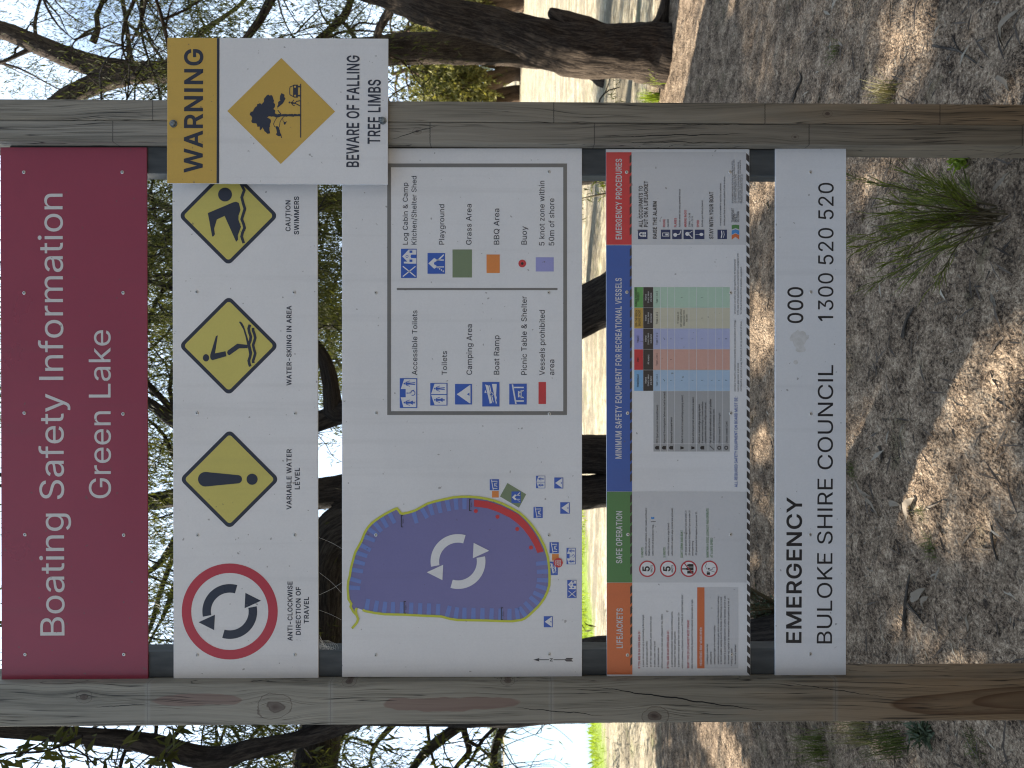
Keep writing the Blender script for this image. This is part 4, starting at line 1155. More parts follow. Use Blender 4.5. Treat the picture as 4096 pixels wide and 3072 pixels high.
s.poly([T(p) for p in ragged([(1465, 905), (1465, 968), (1210, 970), (1040, 968), (960, 965), (900, 985), (820, 990), (735, 970), (620, 965), (590, 1000), (690, 1060), (650, 1300), (665, 1420), (590, 1430), (520, 1360), (470, 1250), (400, 1340), (385, 1235), (330, 1245), (300, 1150), (190, 1140), (165, 1090), (190, 1000), (160, 950), (125, 935), (150, 850), (215, 830), (280, 710), (320, 690), (320, 640), (400, 610), (440, 650), (500, 580), (500, 500), (570, 410), (620, 388), (650, 410), (700, 400), (735, 440), (770, 540), (760, 600), (800, 640), (790, 720), (750, 770), (800, 800), (800, 850), (790, 880), (850, 910), (1000, 905)], 9, 5)])
s.poly([T(p) for p in ragged([(860, 775), (855, 700), (880, 650), (880, 590), (940, 540), (920, 515), (930, 420), (970, 345), (1000, 370), (1045, 380), (1040, 450), (1075, 490), (1050, 540), (1010, 620), (940, 670), (880, 730)], 7, 8)])
s.poly([T(p) for p in ragged([(800, 1235), (860, 1225), (905, 1260), (925, 1370), (960, 1440), (985, 1540), (955, 1530), (950, 1490), (880, 1490), (820, 1440), (850, 1400), (830, 1310)], 7, 9)])
s.stroke([T(p) for p in ((960, 912), (870, 800))], 3.6)
s.stroke([T(p) for p in ((1045, 970), (990, 1010), (930, 1110), (910, 1250))], 2.4)
s.stroke([T(p) for p in ((860, 980), (800, 1070), (755, 1170), (790, 1250))], 2.6)
s.stroke([T(p) for p in ((1000, 1010), (1010, 1090), (1050, 1130))], 2)
s.poly([T(p) for p in ragged([(1025, 1110), (1075, 1115), (1120, 1090), (1085, 1150), (1060, 1195), (1030, 1165)], 6, 3)])
# walking figure and car under the tree
s.disc(*T((1182, 596)), 3.9, 14)
s.stroke([T(p) for p in ((1222, 600), (1260, 580), (1300, 525))], 3.4); s.stroke([T(p) for p in ((1225, 606), (1275, 670), (1325, 686))], 3.4)
s.poly([T(p) for p in ((1215, 590), (1225, 625), (1335, 640), (1345, 600), (1260, 590))])
s.stroke([T(p) for p in ((1335, 602), (1375, 565), (1460, 550))], 4); s.stroke([T(p) for p in ((1335, 625), (1400, 650), (1455, 690))], 4)
s.poly([T(p) for p in ((1275, 130), (1300, 122), (1405, 124), (1405, 468), (1300, 468), (1275, 440))])
s.rect(T((1405, 0))[0], T((0, 155))[1], T((1462, 0))[0], T((0, 198))[1]); s.rect(T((1405, 0))[0], T((0, 395))[1], T((1462, 0))[0], T((0, 438))[1])
s.stroke([T(p) for p in ((1285, 150), (1200, 180), (1188, 220), (1188, 375), (1205, 400), (1285, 440))], 3.6)
s.build('falling_limb_symbol', 'ink', dm)
s = Sheet(WARN_Y, 3)
s.disc(*T((1328, 178)), 4.0, 16); s.disc(*T((1330, 416)), 4.0, 16)
s.build('car_lamps', 'warn_yellow', dm)
for v, y in ((694, 495), (1531, 483)):
    c = at(3072 - y, v, WARN_Y)
    mb = MB()
    n = 24
    a = [(c.x + .0085 * math.cos(2 * math.pi * k / n), c.y, c.z + .0085 * math.sin(2 * math.pi * k / n)) for k in range(n)]
    a2 = [(x, c.y - .0016, z) for x, _, z in a]
    mb.mesh(a + a2, [(i, (i + 1) % n, n + (i + 1) % n, n + i) for i in range(n)] + [tuple(range(n, 2 * n))])
    bo = mb.build('washer', M['bolt'], sg)
    mb = MB()
    n = 6
    a = [(c.x + .0062 * math.cos(2 * math.pi * k / n + .3), c.y - .0016, c.z + .0062 * math.sin(2 * math.pi * k / n + .3)) for k in range(n)]
    a2 = [(x, c.y - .0058, z) for x, _, z in a]
    a3 = [(c.x + (x - c.x) * .8, c.y - .0066, c.z + (z - c.z) * .8) for x, _, z in a]
    mb.mesh(a + a2 + a3, [(i, (i + 1) % n, n + (i + 1) % n, n + i) for i in range(n)] + [(n + i, n + (i + 1) % n, 2 * n + (i + 1) % n, 2 * n + i) for i in range(n)] + [tuple(range(2 * n, 3 * n))])
    mb.build('bolt_head', M['bolt'], sg)
# ------------------------------------------------------------------ timber posts and steel rails
def wood_mat(name, knots, tone, streak, warm_from, stain=None, diag=None, curve=0.0, joints=(), seed=0.0, loops=(), glue=False):
    """weathered pine; everything measured in metres on the post: x across, z up"""
    m, t, b = new_mat(name)
    tc_ = N(t, 'ShaderNodeTexCoord')
    sep = N(t, 'ShaderNodeSeparateXYZ')
    t.links.new(tc_.outputs['Object'], sep.inputs[0])
    X, Y_, Z_ = sep.outputs
    # knots push the grain sideways
    push = None
    kmask = None
    for kx, kz, kr in knots:
        dx, dz = mth(t, 'SUBTRACT', X, kx), mth(t, 'MULTIPLY', mth(t, 'SUBTRACT', Z_, kz), 0.75)
        d = mth(t, 'SQRT', mth(t, 'ADD', mth(t, 'MULTIPLY', dx, dx), mth(t, 'MULTIPLY', dz, dz)))
        d = mth(t, 'ADD', d, mth(t, 'MULTIPLY', mth(t, 'SUBTRACT', noise(t, mapping(t, tc_.outputs['Object'], (45, 45, 30), (seed, kz, 0)), 1.0, 2), 0.5), kr * 1.1))
        f = mth(t, 'POWER', 2.718, mth(t, 'MULTIPLY', mth(t, 'DIVIDE', d, kr), -0.55))
        p = mth(t, 'MULTIPLY', mth(t, 'MULTIPLY', f, mth(t, 'SIGN', dx)), kr * 1.3)
        push = p if push is None else mth(t, 'ADD', push, p)
        k1 = mth(t, 'SUBTRACT', 1.0, mth(t, 'MINIMUM', mth(t, 'DIVIDE', d, kr * 1.5), 1.0))
        kmask = k1 if kmask is None else mth(t, 'MAXIMUM', kmask, k1)
    warp = noise(t, mapping(t, tc_.outputs['Object'], (3, 3, 1.1), (seed, seed, seed)), 1.0, 3)
    Xw = mth(t, 'ADD', X, mth(t, 'MULTIPLY', mth(t, 'SUBTRACT', warp, 0.5), 0.06 + curve))
    if push is not None:
        Xw = mth(t, 'SUBTRACT', Xw, push)
    cv = N(t, 'ShaderNodeCombineXYZ')
    t.links.new(Xw, cv.inputs[0]); t.links.new(Y_, cv.inputs[1]); t.links.new(Z_, cv.inputs[2])
    gv = cv.outputs[0]
    # boards are finger-jointed: each length has its own tone
    fine = noise(t, mapping(t, gv, (260, 120, 5), (seed, 0, 0)), 1.0, 4, 0.65)
    band = noise(t, mapping(t, gv, (62, 45, 1.3), (seed * 3, 0, 1)), 1.0, 3, 0.5)
    cloud = noise(t, mapping(t, tc_.outputs['Object'], (14, 14, 3.5), (0, seed, 2)), 1.0, 4, 0.6)
    grey = ramp(t, mth(t, 'ADD', mth(t, 'MULTIPLY', band, 0.6), mth(t, 'MULTIPLY', fine, 0.4)), [(0.34, tuple(c * .45 for c in tone)), (0.47, tuple(c * .9 for c in tone)), (0.66, tuple(c * 1.25 for c in tone))])
    brown = ramp(t, mth(t, 'ADD', mth(t, 'MULTIPLY', band, 0.75), mth(t, 'MULTIPLY', fine, 0.25)), [(0.30, tuple(c * .42 for c in streak)), (0.48, streak), (0.75, tuple(c * 1.3 for c in streak))])
    # timber is less weathered lower down
    wz = mth(t, 'ADD', mth(t, 'DIVIDE', mth(t, 'SUBTRACT', warm_from, Z_), 0.55), mth(t, 'MULTIPLY', mth(t, 'SUBTRACT', cloud, 0.5), 1.8))
    cl = N(t, 'ShaderNodeClamp'); t.links.new(wz, cl.inputs['Value'])
    col = mixc(t, cl.outputs[0], grey, brown)
    pale_ = ramp(t, cloud, [(0.45, 0.0), (0.75, 0.35)])
    col = mixc(t, pale_, col, tuple(min(1, c * 1.35) for c in tone))
    if stain:
        for sx, sz, rx, rz in stain:
            dx = mth(t, 'DIVIDE', mth(t, 'SUBTRACT', X, sx), rx); dz = mth(t, 'DIVIDE', mth(t, 'SUBTRACT', Z_, sz), rz)
            d = mth(t, 'ADD', mth(t, 'MULTIPLY', dx, dx), mth(t, 'POWER', mth(t, 'ABSOLUTE', dz), 4.0))
            d = mth(t, 'ADD', d, mth(t, 'MULTIPLY', mth(t, 'SUBTRACT', noise(t, mapping(t, tc_.outputs['Object'], (1, 1, .5)), 28, 2), 0.5), 2.2))
            col = mixc(t, ramp(t, d, [(0.80, 0.75), (1.0, 0.0)]), col, (0.165, 0.105, 0.085))
            col = mixc(t, ramp(t, d, [(0.98, 0.0), (1.03, .3), (1.12, 0.0)]), col, (0.26, 0.22, 0.17))
    for lx, lz, rx, rz in loops:
        dx = mth(t, 'DIVIDE', mth(t, 'SUBTRACT', Xw, lx), rx); dz = mth(t, 'DIVIDE', mth(t, 'SUBTRACT', Z_, lz), rz)
        d = mth(t, 'SQRT', mth(t, 'ADD', mth(t, 'MULTIPLY', dx, dx), mth(t, 'MULTIPLY', dz, dz)))
        col = mixc(t, ramp(t, d, [(0.70, .25), (0.96, 0.85), (1.0, 0.0)]), col, (0.105, 0.056, 0.030))
    if glue:
        for jz, x0, x1 in joints:
            dj = mth(t, 'ADD', mth(t, 'ABSOLUTE', mth(t, 'SUBTRACT', Z_, jz)), mth(t, 'MULTIPLY', fine, .008))
            col = mixc(t, ramp(t, dj, [(0.006, 0.45), (0.012, 0.0)]), col, (0.27, 0.26, 0.23))
    if kmask is not None:
        col = mixc(t, ramp(t, kmask, [(0.01, 0.0), (0.05, 0.75), (0.11, 0.08), (0.50, 0.12), (0.60, 0.85), (0.68, 0.65), (1.0, 0.95)]), col, (0.062, 0.040, 0.032))
    # drying cracks along the grain, and a few long ones
    cr_ = noise(t, mapping(t, gv, (150, 60, 1.6), (seed + 5, 0, 3)), 1.0, 2, 0.4, 0.3)
    crack = ramp(t, mth(t, 'ABSOLUTE', mth(t, 'SUBTRACT', cr_, 0.5)), [(0.0, 1.0), (0.018, 0.0)])
    where = ramp(t, noise(t, mapping(t, tc_.outputs['Object'], (22, 22, 2.6), (seed, 9, 0)), 1.0, 2), [(0.44, 0.0), (0.54, 1.0)])
    crack = mth(t, 'MULTIPLY', crack, where)
    jm = None
    for jz, x0, x1 in joints:
        wob = mth(t, 'MULTIPLY', mth(t, 'SUBTRACT', noise(t, mapping(t, tc_.outputs['Object'], (700, 0, 0)), 1.0, 0), 0.5), 0.004)
        dj = mth(t, 'ABSOLUTE', mth(t, 'ADD', mth(t, 'SUBTRACT', Z_, jz), wob))
        on = mth(t, 'MULTIPLY', mth(t, 'GREATER_THAN', X, x0), mth(t, 'LESS_THAN', X, x1))
        j1 = mth(t, 'MULTIPLY', mth(t, 'LESS_THAN', dj, 0.0011), on)
        jm = j1 if jm is None else mth(t, 'MAXIMUM', jm, j1)
    if jm is not None:
        crack = mth(t, 'MAXIMUM', crack, mth(t, 'MULTIPLY', jm, 0.25 if glue else 0.6))
    if diag:
        for x0, z0, x1, z1, wd in diag:
            tt = mth(t, 'DIVIDE', mth(t, 'SUBTRACT', Z_, z0), z1 - z0)
            xx = mth(t, 'ADD', mth(t, 'MULTIPLY', tt, x1 - x0), x0)
            xx = mth(t, 'ADD', xx, mth(t, 'MULTIPLY', mth(t, 'SUBTRACT', noise(t, mapping(t, tc_.outputs['Object'], (0, 0, 22)), 1.0, 3), 0.5), 0.012))
            taper = mth(t, 'MULTIPLY', mth(t, 'MULTIPLY', mth(t, 'MULTIPLY', tt, mth(t, 'SUBTRACT', 1.0, tt)), 4.0), wd)
            d1 = mth(t, 'LESS_THAN', mth(t, 'ABSOLUTE', mth(t, 'SUBTRACT', X, xx)), taper)
            on = mth(t, 'MULTIPLY', mth(t, 'GREATER_THAN', tt, 0.0), mth(t, 'LESS_THAN', tt, 1.0))
            crack = mth(t, 'MAXIMUM', crack, mth(t, 'MULTIPLY', d1, on))
    col = mixc(t, crack, col, (0.012, 0.011, 0.011))
    t.links.new(col, b.inputs['Base Color'])
    b.inputs['Roughness'].default_value = 0.78
    b.inputs['Specular IOR Level'].default_value = 0.25
    h = mth(t, 'SUBTRACT', mth(t, 'ADD', mth(t, 'MULTIPLY', fine, 0.35), mth(t, 'MULTIPLY', band, 0.5)), mth(t, 'MULTIPLY', crack, 1.5))
    bump(t, b, h, 0.55, 0.0018)
    return m


def post_x(y, Y=POST_Y):
    return at(3072 - y, 2048, Y).x


def zz(v):
    return at(1536, v, POST_Y).z


POST_D = 0.09
# left post: one stick of timber, 2897..2725 in the photo
xl0, xl1 = post_x(2896), post_x(2725)
lc = (xl0 + xl1) / 2
post_l = empty('timber_post', (lc, POST_Y, 0), 'pale knotty pine post at the left end of all the boards', 'post', 'timber posts')
kx = lambda y: post_x(y) - lc
M['wood_l'] = wood_mat('weathered_pine_left', [(kx(2820), zz(1096), 0.020), (kx(2868), zz(2617), 0.016), (kx(2722), zz(2032), .008), (kx(2778), zz(337), .010), (kx(2724), zz(1396), .008)],
                       (0.215, 0.196, 0.156), (0.275, 0.190, 0.112), zz(2900), stain=[(kx(2815), zz(1800), 0.016, 0.16), (kx(2792), zz(780), 0.014, 0.10)],
                       diag=[(kx(2745), zz(2350), kx(2850), zz(3060), 0.0016), (kx(2830), zz(2060), kx(2865), zz(2420), 0.001), (kx(2820), zz(380), kx(2806), zz(600), .0008), (kx(2735), zz(3130), kx(2800), zz(3560), .0008)],
                       joints=[(zz(590), -1, 1), (zz(1322), -1, 1), (zz(2205), -1, 1), (zz(3342), -1, 1)], seed=2.0, curve=0.05, glue=True, loops=[(kx(2815), zz(4180), 0.034, 0.36), (kx(2815), zz(4230), 0.024, 0.20)])
mb = MB()
mb.box((xl0, POST_Y, -0.5), (xl1, POST_Y + POST_D, 3.05), 0, 0.004)
mb.build('timber', M['wood_l'], post_l, True)
# right post: two laminations glued together, 407..574
xr0, xr1 = post_x(574), post_x(406)
rc = (xr0 + xr1) / 2
post_r = empty('timber_post', (rc, POST_Y, 0), 'grey two-layer laminated pine post at the right, behind the warning board', 'post', 'timber posts')
kr_ = lambda y: post_x(y) - rc
xs = post_x(489)
M['wood_ra'] = wood_mat('weathered_pine_outer', [(0.024, zz(3310), .006)], (0.210, 0.184, 0.142), (0.280, 0.195, 0.115), zz(2950), curve=0.09,
                        joints=[(zz(610), -1, 1), (zz(2215), -1, 1), (zz(3060), -1, 1), (zz(3760), -1, 1)], seed=4.0)
M['wood_rb'] = wood_mat('weathered_pine_inner', [(-.02, zz(1670), .006), (-.03, zz(3180), .005)], (0.205, 0.182, 0.145), (0.240, 0.192, 0.130), zz(3300), curve=0.03,
                        joints=[(zz(450), -1, 1), (zz(1720), -1, 1), (zz(2378), -1, 1), (zz(3237), -1, 1), (zz(4090), -1, 1)], seed=6.0,
                        diag=[(kr_(560), zz(1560), kr_(500), zz(1760), .0008), (kr_(545), zz(2400), kr_(530), zz(3000), .0009), (kr_(565), zz(2380), kr_(566), zz(3050), .0008), (kr_(494), zz(2520), kr_(492), zz(3200), .0008)])
mb = MB(); mb.box((xs + .0003, POST_Y, -0.5), (xr1, POST_Y + POST_D, 3.05), 0, 0.003); mb.build('lamination', M['wood_ra'], post_r, True)
mb = MB(); mb.box((xr0, POST_Y + .0006, -0.5), (xs - .0003, POST_Y + POST_D, 3.05), 0, 0.003); mb.build('lamination', M['wood_rb'], post_r, True)
# dark square tubes fixed inside the posts, the boards are riveted to them
RAIL_Y = SIGN_Y + 0.0034
for xa, xb, lab in ((xl1 + .0005, at(3072 - 2600, 2048, RAIL_Y).x, 'dark steel tube behind the boards against the left post'),
                    (at(3072 - 700, 2048, RAIL_Y).x, xr0 - .0005, 'dark steel tube behind the boards against the right post')):
    mb = MB()
    mb.box((xa, RAIL_Y, at(1536, 3330, RAIL_Y).z), (xb, RAIL_Y + 0.05, at(1536, 40, RAIL_Y).z), 0, 0.003)
    o = mb.build('steel_rail', M['rail'])
    tag(o, lab, 'rail', 'steel rails behind the boards')
# ------------------------------------------------------------------ ground, lake, far shore
SHORE_Y = np.array([-60, 0, 6, 10, 11, 12, 13, 13.8, 16, 20, 30, 60, 150, 600, 3000], float)
SHORE_X = np.array([-60, -24, -15, -10.2, -9.2, -8.1, -7.0, -6.55, -5.6, -4.2, -1.8, 5, 22, 80, 80], float)
WATER_Z = -0.34


def shore_x(Y):
    return np.interp(Y, SHORE_Y, SHORE_X)


def ground_height(X, Y, fine=True):
    d = np.hypot(X, Y)
    z = 0.030 * vnoise(X / 2.1, Y / 2.1, 0, 1) + 0.014 * vnoise(X / .7, Y / .7, 0, 2)
    z = z * np.clip(d / 3.0, 0.35, 1)
    if fine:
        k = np.clip((11 - d) / 5, 0, 1)
        n1 = vnoise(X / .11, Y / .11, 0, 3)
        n2 = vnoise(X / .045, Y / .045, 0, 4)
        n3 = vnoise(X / .021, Y / .021, 0, 5)
        pits = -np.clip(n2 - .25, 0, 1) * 0.020
        z = z + k * (0.009 * n1 + 0.008 * n2 + 0.006 * n3 + pits)
    sd = X - shore_x(Y)                       # >0 on land
    low = np.clip((1.2 - sd) / 3.2, 0, 1)
    z = z - 0.9 * low * low * (3 - 2 * low)
    far = np.clip((Y - 640) / 60, 0, 1)
    z = z + far * 2.4
    return z


def ground_z(x, y):
    return float(ground_height(np.array([x]), np.array([y]))[0])


rows = [-30, -20, -12, -8, -5, -3, -2, -1, -.4, .1, .5, .8, 1.05, 1.25, 1.4]
y = 1.5
while y < 11:
    rows.append(y); y *= 1.0055
while y < 900:
    rows.append(y); y *= 1.022
rows += [950, 1100, 1500, 2200, 3500]
rows = np.array(rows)
tt = np.linspace(-1, 1, 541)
sc_ = 0.62 * tt + 2.6 * tt ** 5
YY = np.repeat(rows[:, None], len(tt), 1)
XX = (np.abs(YY) + 2.0) * sc_[None, :]
ZZ = ground_height(XX, YY)
nr, ncol = YY.shape
idx = np.arange(nr * ncol).reshape(nr, ncol)
faces = np.stack([idx[:-1, :-1], idx[:-1, 1:], idx[1:, 1:], idx[1:, :-1]], -1).reshape(-1, 4)

m, t, b = new_mat('ground')
g = N(t, 'ShaderNodeNewGeometry')
P_ = g.outputs['Position']
at_ = N(t, 'ShaderNodeAttribute', attribute_name='cover')     # r = straw, g = shore grass, b = leaf litter
sp = N(t, 'ShaderNodeSeparateColor')
t.links.new(at_.outputs['Color'], sp.inputs[0])
big = noise(t, P_, 1.1, 5, 0.6)
mid = noise(t, P_, 9, 5, 0.62)
fin = noise(t, P_, 75, 4, 0.65)
vfin = noise(t, P_, 260, 2, 0.6)
mixn = mth(t, 'ADD', mth(t, 'MULTIPLY', mid, 0.35), mth(t, 'ADD', mth(t, 'MULTIPLY', fin, 0.4), mth(t, 'MULTIPLY', vfin, 0.25)))
dirt = ramp(t, mixn, [(0.41, (0.036, 0.026, 0.019)), (0.475, (0.185, 0.134, 0.094)), (0.535, (0.330, 0.246, 0.172)), (0.60, (0.58, 0.455, 0.33))])
lit = noise(t, mapping(t, P_, (34, 80, 40), rot=(0, 0, .5)), 1.0, 3, 0.6, 1.5)
dirt = mixc(t, ramp(t, lit, [(0.60, 0.0), (0.68, .55)]), dirt, (0.33, 0.285, 0.225))
lit2 = noise(t, mapping(t, P_, (70, 22, 40), rot=(0, 0, -.4)), 1.0, 3, 0.6, 1.5)
dirt = mixc(t, ramp(t, lit2, [(0.62, 0.0), (0.68, .6)]), dirt, (0.075, 0.058, 0.045))
# crumbs and little pits, the shade in the pits darkened into the dirt colour
vo = N(t, 'ShaderNodeTexVoronoi', feature='F1')
vo.inputs['Scale'].default_value = 85.0
t.links.new(P_, vo.inputs['Vector'])
pit = noise(t, P_, 46, 3, 0.55, 0.6)
dirt = mixc(t, ramp(t, pit, [(0.33, .7), (0.41, 0.0)]), dirt, (0.028, 0.023, 0.021))
# straw and dry leaf on the open ground
sn = noise(t, mapping(t, P_, (7, 26, 10)), 1.0, 5, 0.7, 0.6)
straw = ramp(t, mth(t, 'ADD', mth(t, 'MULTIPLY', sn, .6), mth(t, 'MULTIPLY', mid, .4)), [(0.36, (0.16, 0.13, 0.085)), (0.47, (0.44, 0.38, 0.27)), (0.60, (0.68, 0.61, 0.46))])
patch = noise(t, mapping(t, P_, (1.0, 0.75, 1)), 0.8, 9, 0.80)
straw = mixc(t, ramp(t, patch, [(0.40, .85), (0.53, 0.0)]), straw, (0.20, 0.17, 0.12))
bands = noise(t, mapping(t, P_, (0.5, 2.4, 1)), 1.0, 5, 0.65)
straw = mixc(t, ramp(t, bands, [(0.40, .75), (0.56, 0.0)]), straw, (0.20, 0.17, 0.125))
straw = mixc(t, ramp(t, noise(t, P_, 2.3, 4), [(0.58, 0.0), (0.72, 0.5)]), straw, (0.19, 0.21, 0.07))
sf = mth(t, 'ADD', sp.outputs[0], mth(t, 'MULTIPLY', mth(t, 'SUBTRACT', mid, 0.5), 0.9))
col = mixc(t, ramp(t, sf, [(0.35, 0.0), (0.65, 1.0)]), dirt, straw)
# moss and short green weeds
gp = noise(t, P_, 2.4, 4, 0.7)
gm = mth(t, 'MULTIPLY', ramp(t, gp, [(0.60, 0.0), (0.70, 0.6)]), ramp(t, fin, [(0.38, 0.0), (0.6, 1.0)]))
col = mixc(t, gm, col, (0.075, 0.092, 0.035))
grass_c = ramp(t, noise(t, mapping(t, P_, (8, 30, 8)), 1.0, 4, 0.7), [(0.3, (0.10, 0.15, 0.02)), (0.55, (0.24, 0.33, 0.05)), (0.75, (0.36, 0.40, 0.10))])
gf = mth(t, 'ADD', sp.outputs[1], mth(t, 'MULTIPLY', mth(t, 'SUBTRACT', noise(t, mapping(t, P_, (1.2, 5, 1)), 1.0, 4, 0.65), 0.5), 0.9))
col = mixc(t, ramp(t, gf, [(0.42, 0.0), (0.62, 1.0)]), col, grass_c)
t.links.new(col, b.inputs['Base Color'])
b.inputs['Roughness'].default_value = 0.95
b.inputs['Specular IOR Level'].default_value = 0.1
hb = mth(t, 'ADD', mth(t, 'ADD', mth(t, 'MULTIPLY', fin, 0.7), mth(t, 'ADD', mth(t, 'MULTIPLY', pit, 0.9), mth(t, 'MULTIPLY', vo.outputs['Distance'], -0.5))), mth(t, 'ADD', mth(t, 'MULTIPLY', vfin, 0.3), mth(t, 'MULTIPLY', sn, 0.4)))
bump(t, b, hb, 1.0, 0.016)
M['ground'] = m

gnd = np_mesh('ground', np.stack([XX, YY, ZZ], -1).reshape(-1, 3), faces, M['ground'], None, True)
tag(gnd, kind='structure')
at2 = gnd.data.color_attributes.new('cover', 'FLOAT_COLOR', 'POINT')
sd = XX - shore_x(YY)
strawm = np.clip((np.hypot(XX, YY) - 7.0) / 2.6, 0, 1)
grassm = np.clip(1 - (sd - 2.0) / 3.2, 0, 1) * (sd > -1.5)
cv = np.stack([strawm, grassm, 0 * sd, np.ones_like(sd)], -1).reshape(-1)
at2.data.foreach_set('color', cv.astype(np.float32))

# the lake
m, t, b = new_mat('lake_water')
g = N(t, 'ShaderNodeNewGeometry')
b.inputs['Base Color'].default_value = (0.20, 0.30, 0.34, 1)
b.inputs['Roughness'].default_value = 0.22
b.inputs['IOR'].default_value = 1.33
b.inputs['Specular Tint'].default_value = (0.70, 0.86, 0.95, 1)
rp = noise(t, mapping(t, g.outputs['Position'], (1.0, 2.6, 1)), 1.4, 3, 0.6)
bump(t, b, rp, 0.06, 0.02)
M['water'] = m
mb = MB()
mb.face([(-1600, -30, WATER_Z), (400, -30, WATER_Z), (400, 680, WATER_Z), (-1600, 680, WATER_Z)])
tag(mb.build('lake_water', M['water']), kind='structure')


def leaf_mat(name, dark, light, trans=0.35, sat=None, scale=1.5):
    m, t, b = new_mat(name)
    out = [n for n in t.nodes if n.type == 'OUTPUT_MATERIAL'][0]
    g = N(t, 'ShaderNodeNewGeometry')
    oi = g.outputs['Random Per Island']
    n1 = noise(t, g.outputs['Position'], scale, 3)
    f = mth(t, 'ADD', mth(t, 'MULTIPLY', oi, 0.6), mth(t, 'MULTIPLY', n1, 0.4))
    c = ramp(t, f, [(0.15, dark), (0.8, light)])
    t.links.new(c, b.inputs['Base Color'])
    b.inputs['Roughness'].default_value = 0.6
    b.inputs['Specular IOR Level'].default_value = 0.2
    tr = N(t, 'ShaderNodeBsdfTranslucent')
    c2 = mixc(t, 1.0, c, (1.0, 1.0, 0.45), 'MULTIPLY')
    t.links.new(c2, tr.inputs['Color'])
    ms = N(t, 'ShaderNodeMixShader')
    ms.inputs[0].default_value = trans
    t.links.new(b.outputs[0], ms.inputs[1]); t.links.new(tr.outputs[0], ms.inputs[2])
    t.links.new(ms.outputs[0], out.inputs['Surface'])
    return m


M['leaf'] = leaf_mat('gum_leaf', (0.034, 0.042, 0.015), (0.120, 0.128, 0.042), 0.38)
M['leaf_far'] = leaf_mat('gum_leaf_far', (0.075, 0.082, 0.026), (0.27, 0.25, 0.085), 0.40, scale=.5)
M['leaf_haze'] = leaf_mat('hazed_far_leaf', (0.16, 0.20, 0.18), (0.27, 0.31, 0.27), 0.25, scale=.05)  # distance haze put into the leaf colour as a pale grey-green
M['grass'] = leaf_mat('grass_blade', (0.045, 0.062, 0.022), (0.15, 0.175, 0.055), 0.40, scale=4)
M['grass_dry'] = leaf_mat('dry_grass', (0.17, 0.145, 0.07), (0.38, 0.34, 0.19), 0.25, scale=4)
M['wattle'] = leaf_mat('wattle_leaf', (0.060, 0.078, 0.022), (0.20, 0.225, 0.05), 0.42, scale=6)
M['salt'] = leaf_mat('saltbush_leaf', (0.06, 0.085, 0.055), (0.14, 0.17, 0.11), 0.25, scale=5)
M['litter'] = leaf_mat('dead_leaf', (0.10, 0.078, 0.058), (0.42, 0.37, 0.30), 0.10, scale=3)


def leaf_quads(base, direc, length, width, roll, curl=0.25):
    """narrow folded leaves, two quads each; arrays of n"""
    n = len(base)
    d = direc / np.linalg.norm(direc, axis=1, keepdims=True)
    ref = np.where(np.abs(d[:, 2:3]) < 0.9, np.array([[0, 0, 1.0]]), np.array([[1.0, 0, 0]]))
    s = np.cross(d, ref); s /= np.linalg.norm(s, axis=1, keepdims=True)
    nn = np.cross(s, d)
    c, sn_ = np.cos(roll)[:, None], np.sin(roll)[:, None]
    s, nn = s * c + nn * sn_, nn * c - s * sn_
    L, W = length[:, None], width[:, None]
    p0 = base
    ml = base + d * L * .45 + s * W * .5 + nn * L * curl * .3
    mr = base + d * L * .45 - s * W * .5 + nn * L * curl * .3
    tip = base + d * L + nn * L * curl * -.1
    v = np.stack([p0, mr, tip, ml], 1).reshape(-1, 3)
    f = np.arange(n * 4).reshape(n, 4)
    return v, f


def leaf_mesh(name, mats, parent, base, direc, length, width, curl=0.25):
    base, direc = np.asarray(base, float), np.asarray(direc, float)
    v, f = leaf_quads(base, direc, np.asarray(length, float), np.asarray(width, float), nrng.uniform(0, 6.28, len(base)), curl)
    return np_mesh(name, v, f, mats, parent)


# bright green grass along the water's edge
n = 16000
gy = nrng.uniform(9.6, 17.5, n)
gx = shore_x(gy) + nrng.uniform(-.3, 1, n) ** 1.0 * 4.2
k = vnoise(gx * 1.1, gy * 2.2, 0, 21) + nrng.uniform(-.6, .9, n) > (gx - shore_x(gy)) / 4.2 * 1.1 - .35
gx, gy = gx[k], gy[k]
gz = ground_height(gx, gy) - .01
bs = np.stack([gx, gy, gz], 1)
dr = np.stack([nrng.normal(0, .35, len(gx)), nrng.normal(0, .35, len(gx)), np.ones(len(gx))], 1)
M['shore_grass'] = leaf_mat('shore_grass_blade', (0.15, 0.22, 0.03), (0.36, 0.46, 0.08), 0.45, scale=2)
o = leaf_mesh('shore_grass', M['shore_grass'], None, bs, dr, nrng.uniform(.06, .17, len(gx)), nrng.uniform(.010, .02, len(gx)), .3)
tag(o, 'bright green grass along the edge of the lake', 'grass', kind='stuff')

# belt of trees on the far shore, one mass
n = 26000
fx = nrng.uniform(-720, 420, n)
fy = 690 + nrng.uniform(0, 40, n)
top = 13 + 7 * vnoise(fx / 30, 0, 0, 31) + 4 * vnoise(fx / 9, 0, 0, 32)
fz = 2.0 + np.clip(top, 5, 30) * nrng.uniform(0, 1, n) ** .75
bs = np.stack([fx, fy, fz], 1)
dr = nrng.normal(0, 1, (n, 3)); dr[:, 2] *= .6
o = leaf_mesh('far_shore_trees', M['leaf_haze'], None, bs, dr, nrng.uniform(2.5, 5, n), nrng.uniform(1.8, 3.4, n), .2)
tag(o, 'haze-tinted belt of trees along the far shore of the lake', 'trees', kind='stuff')
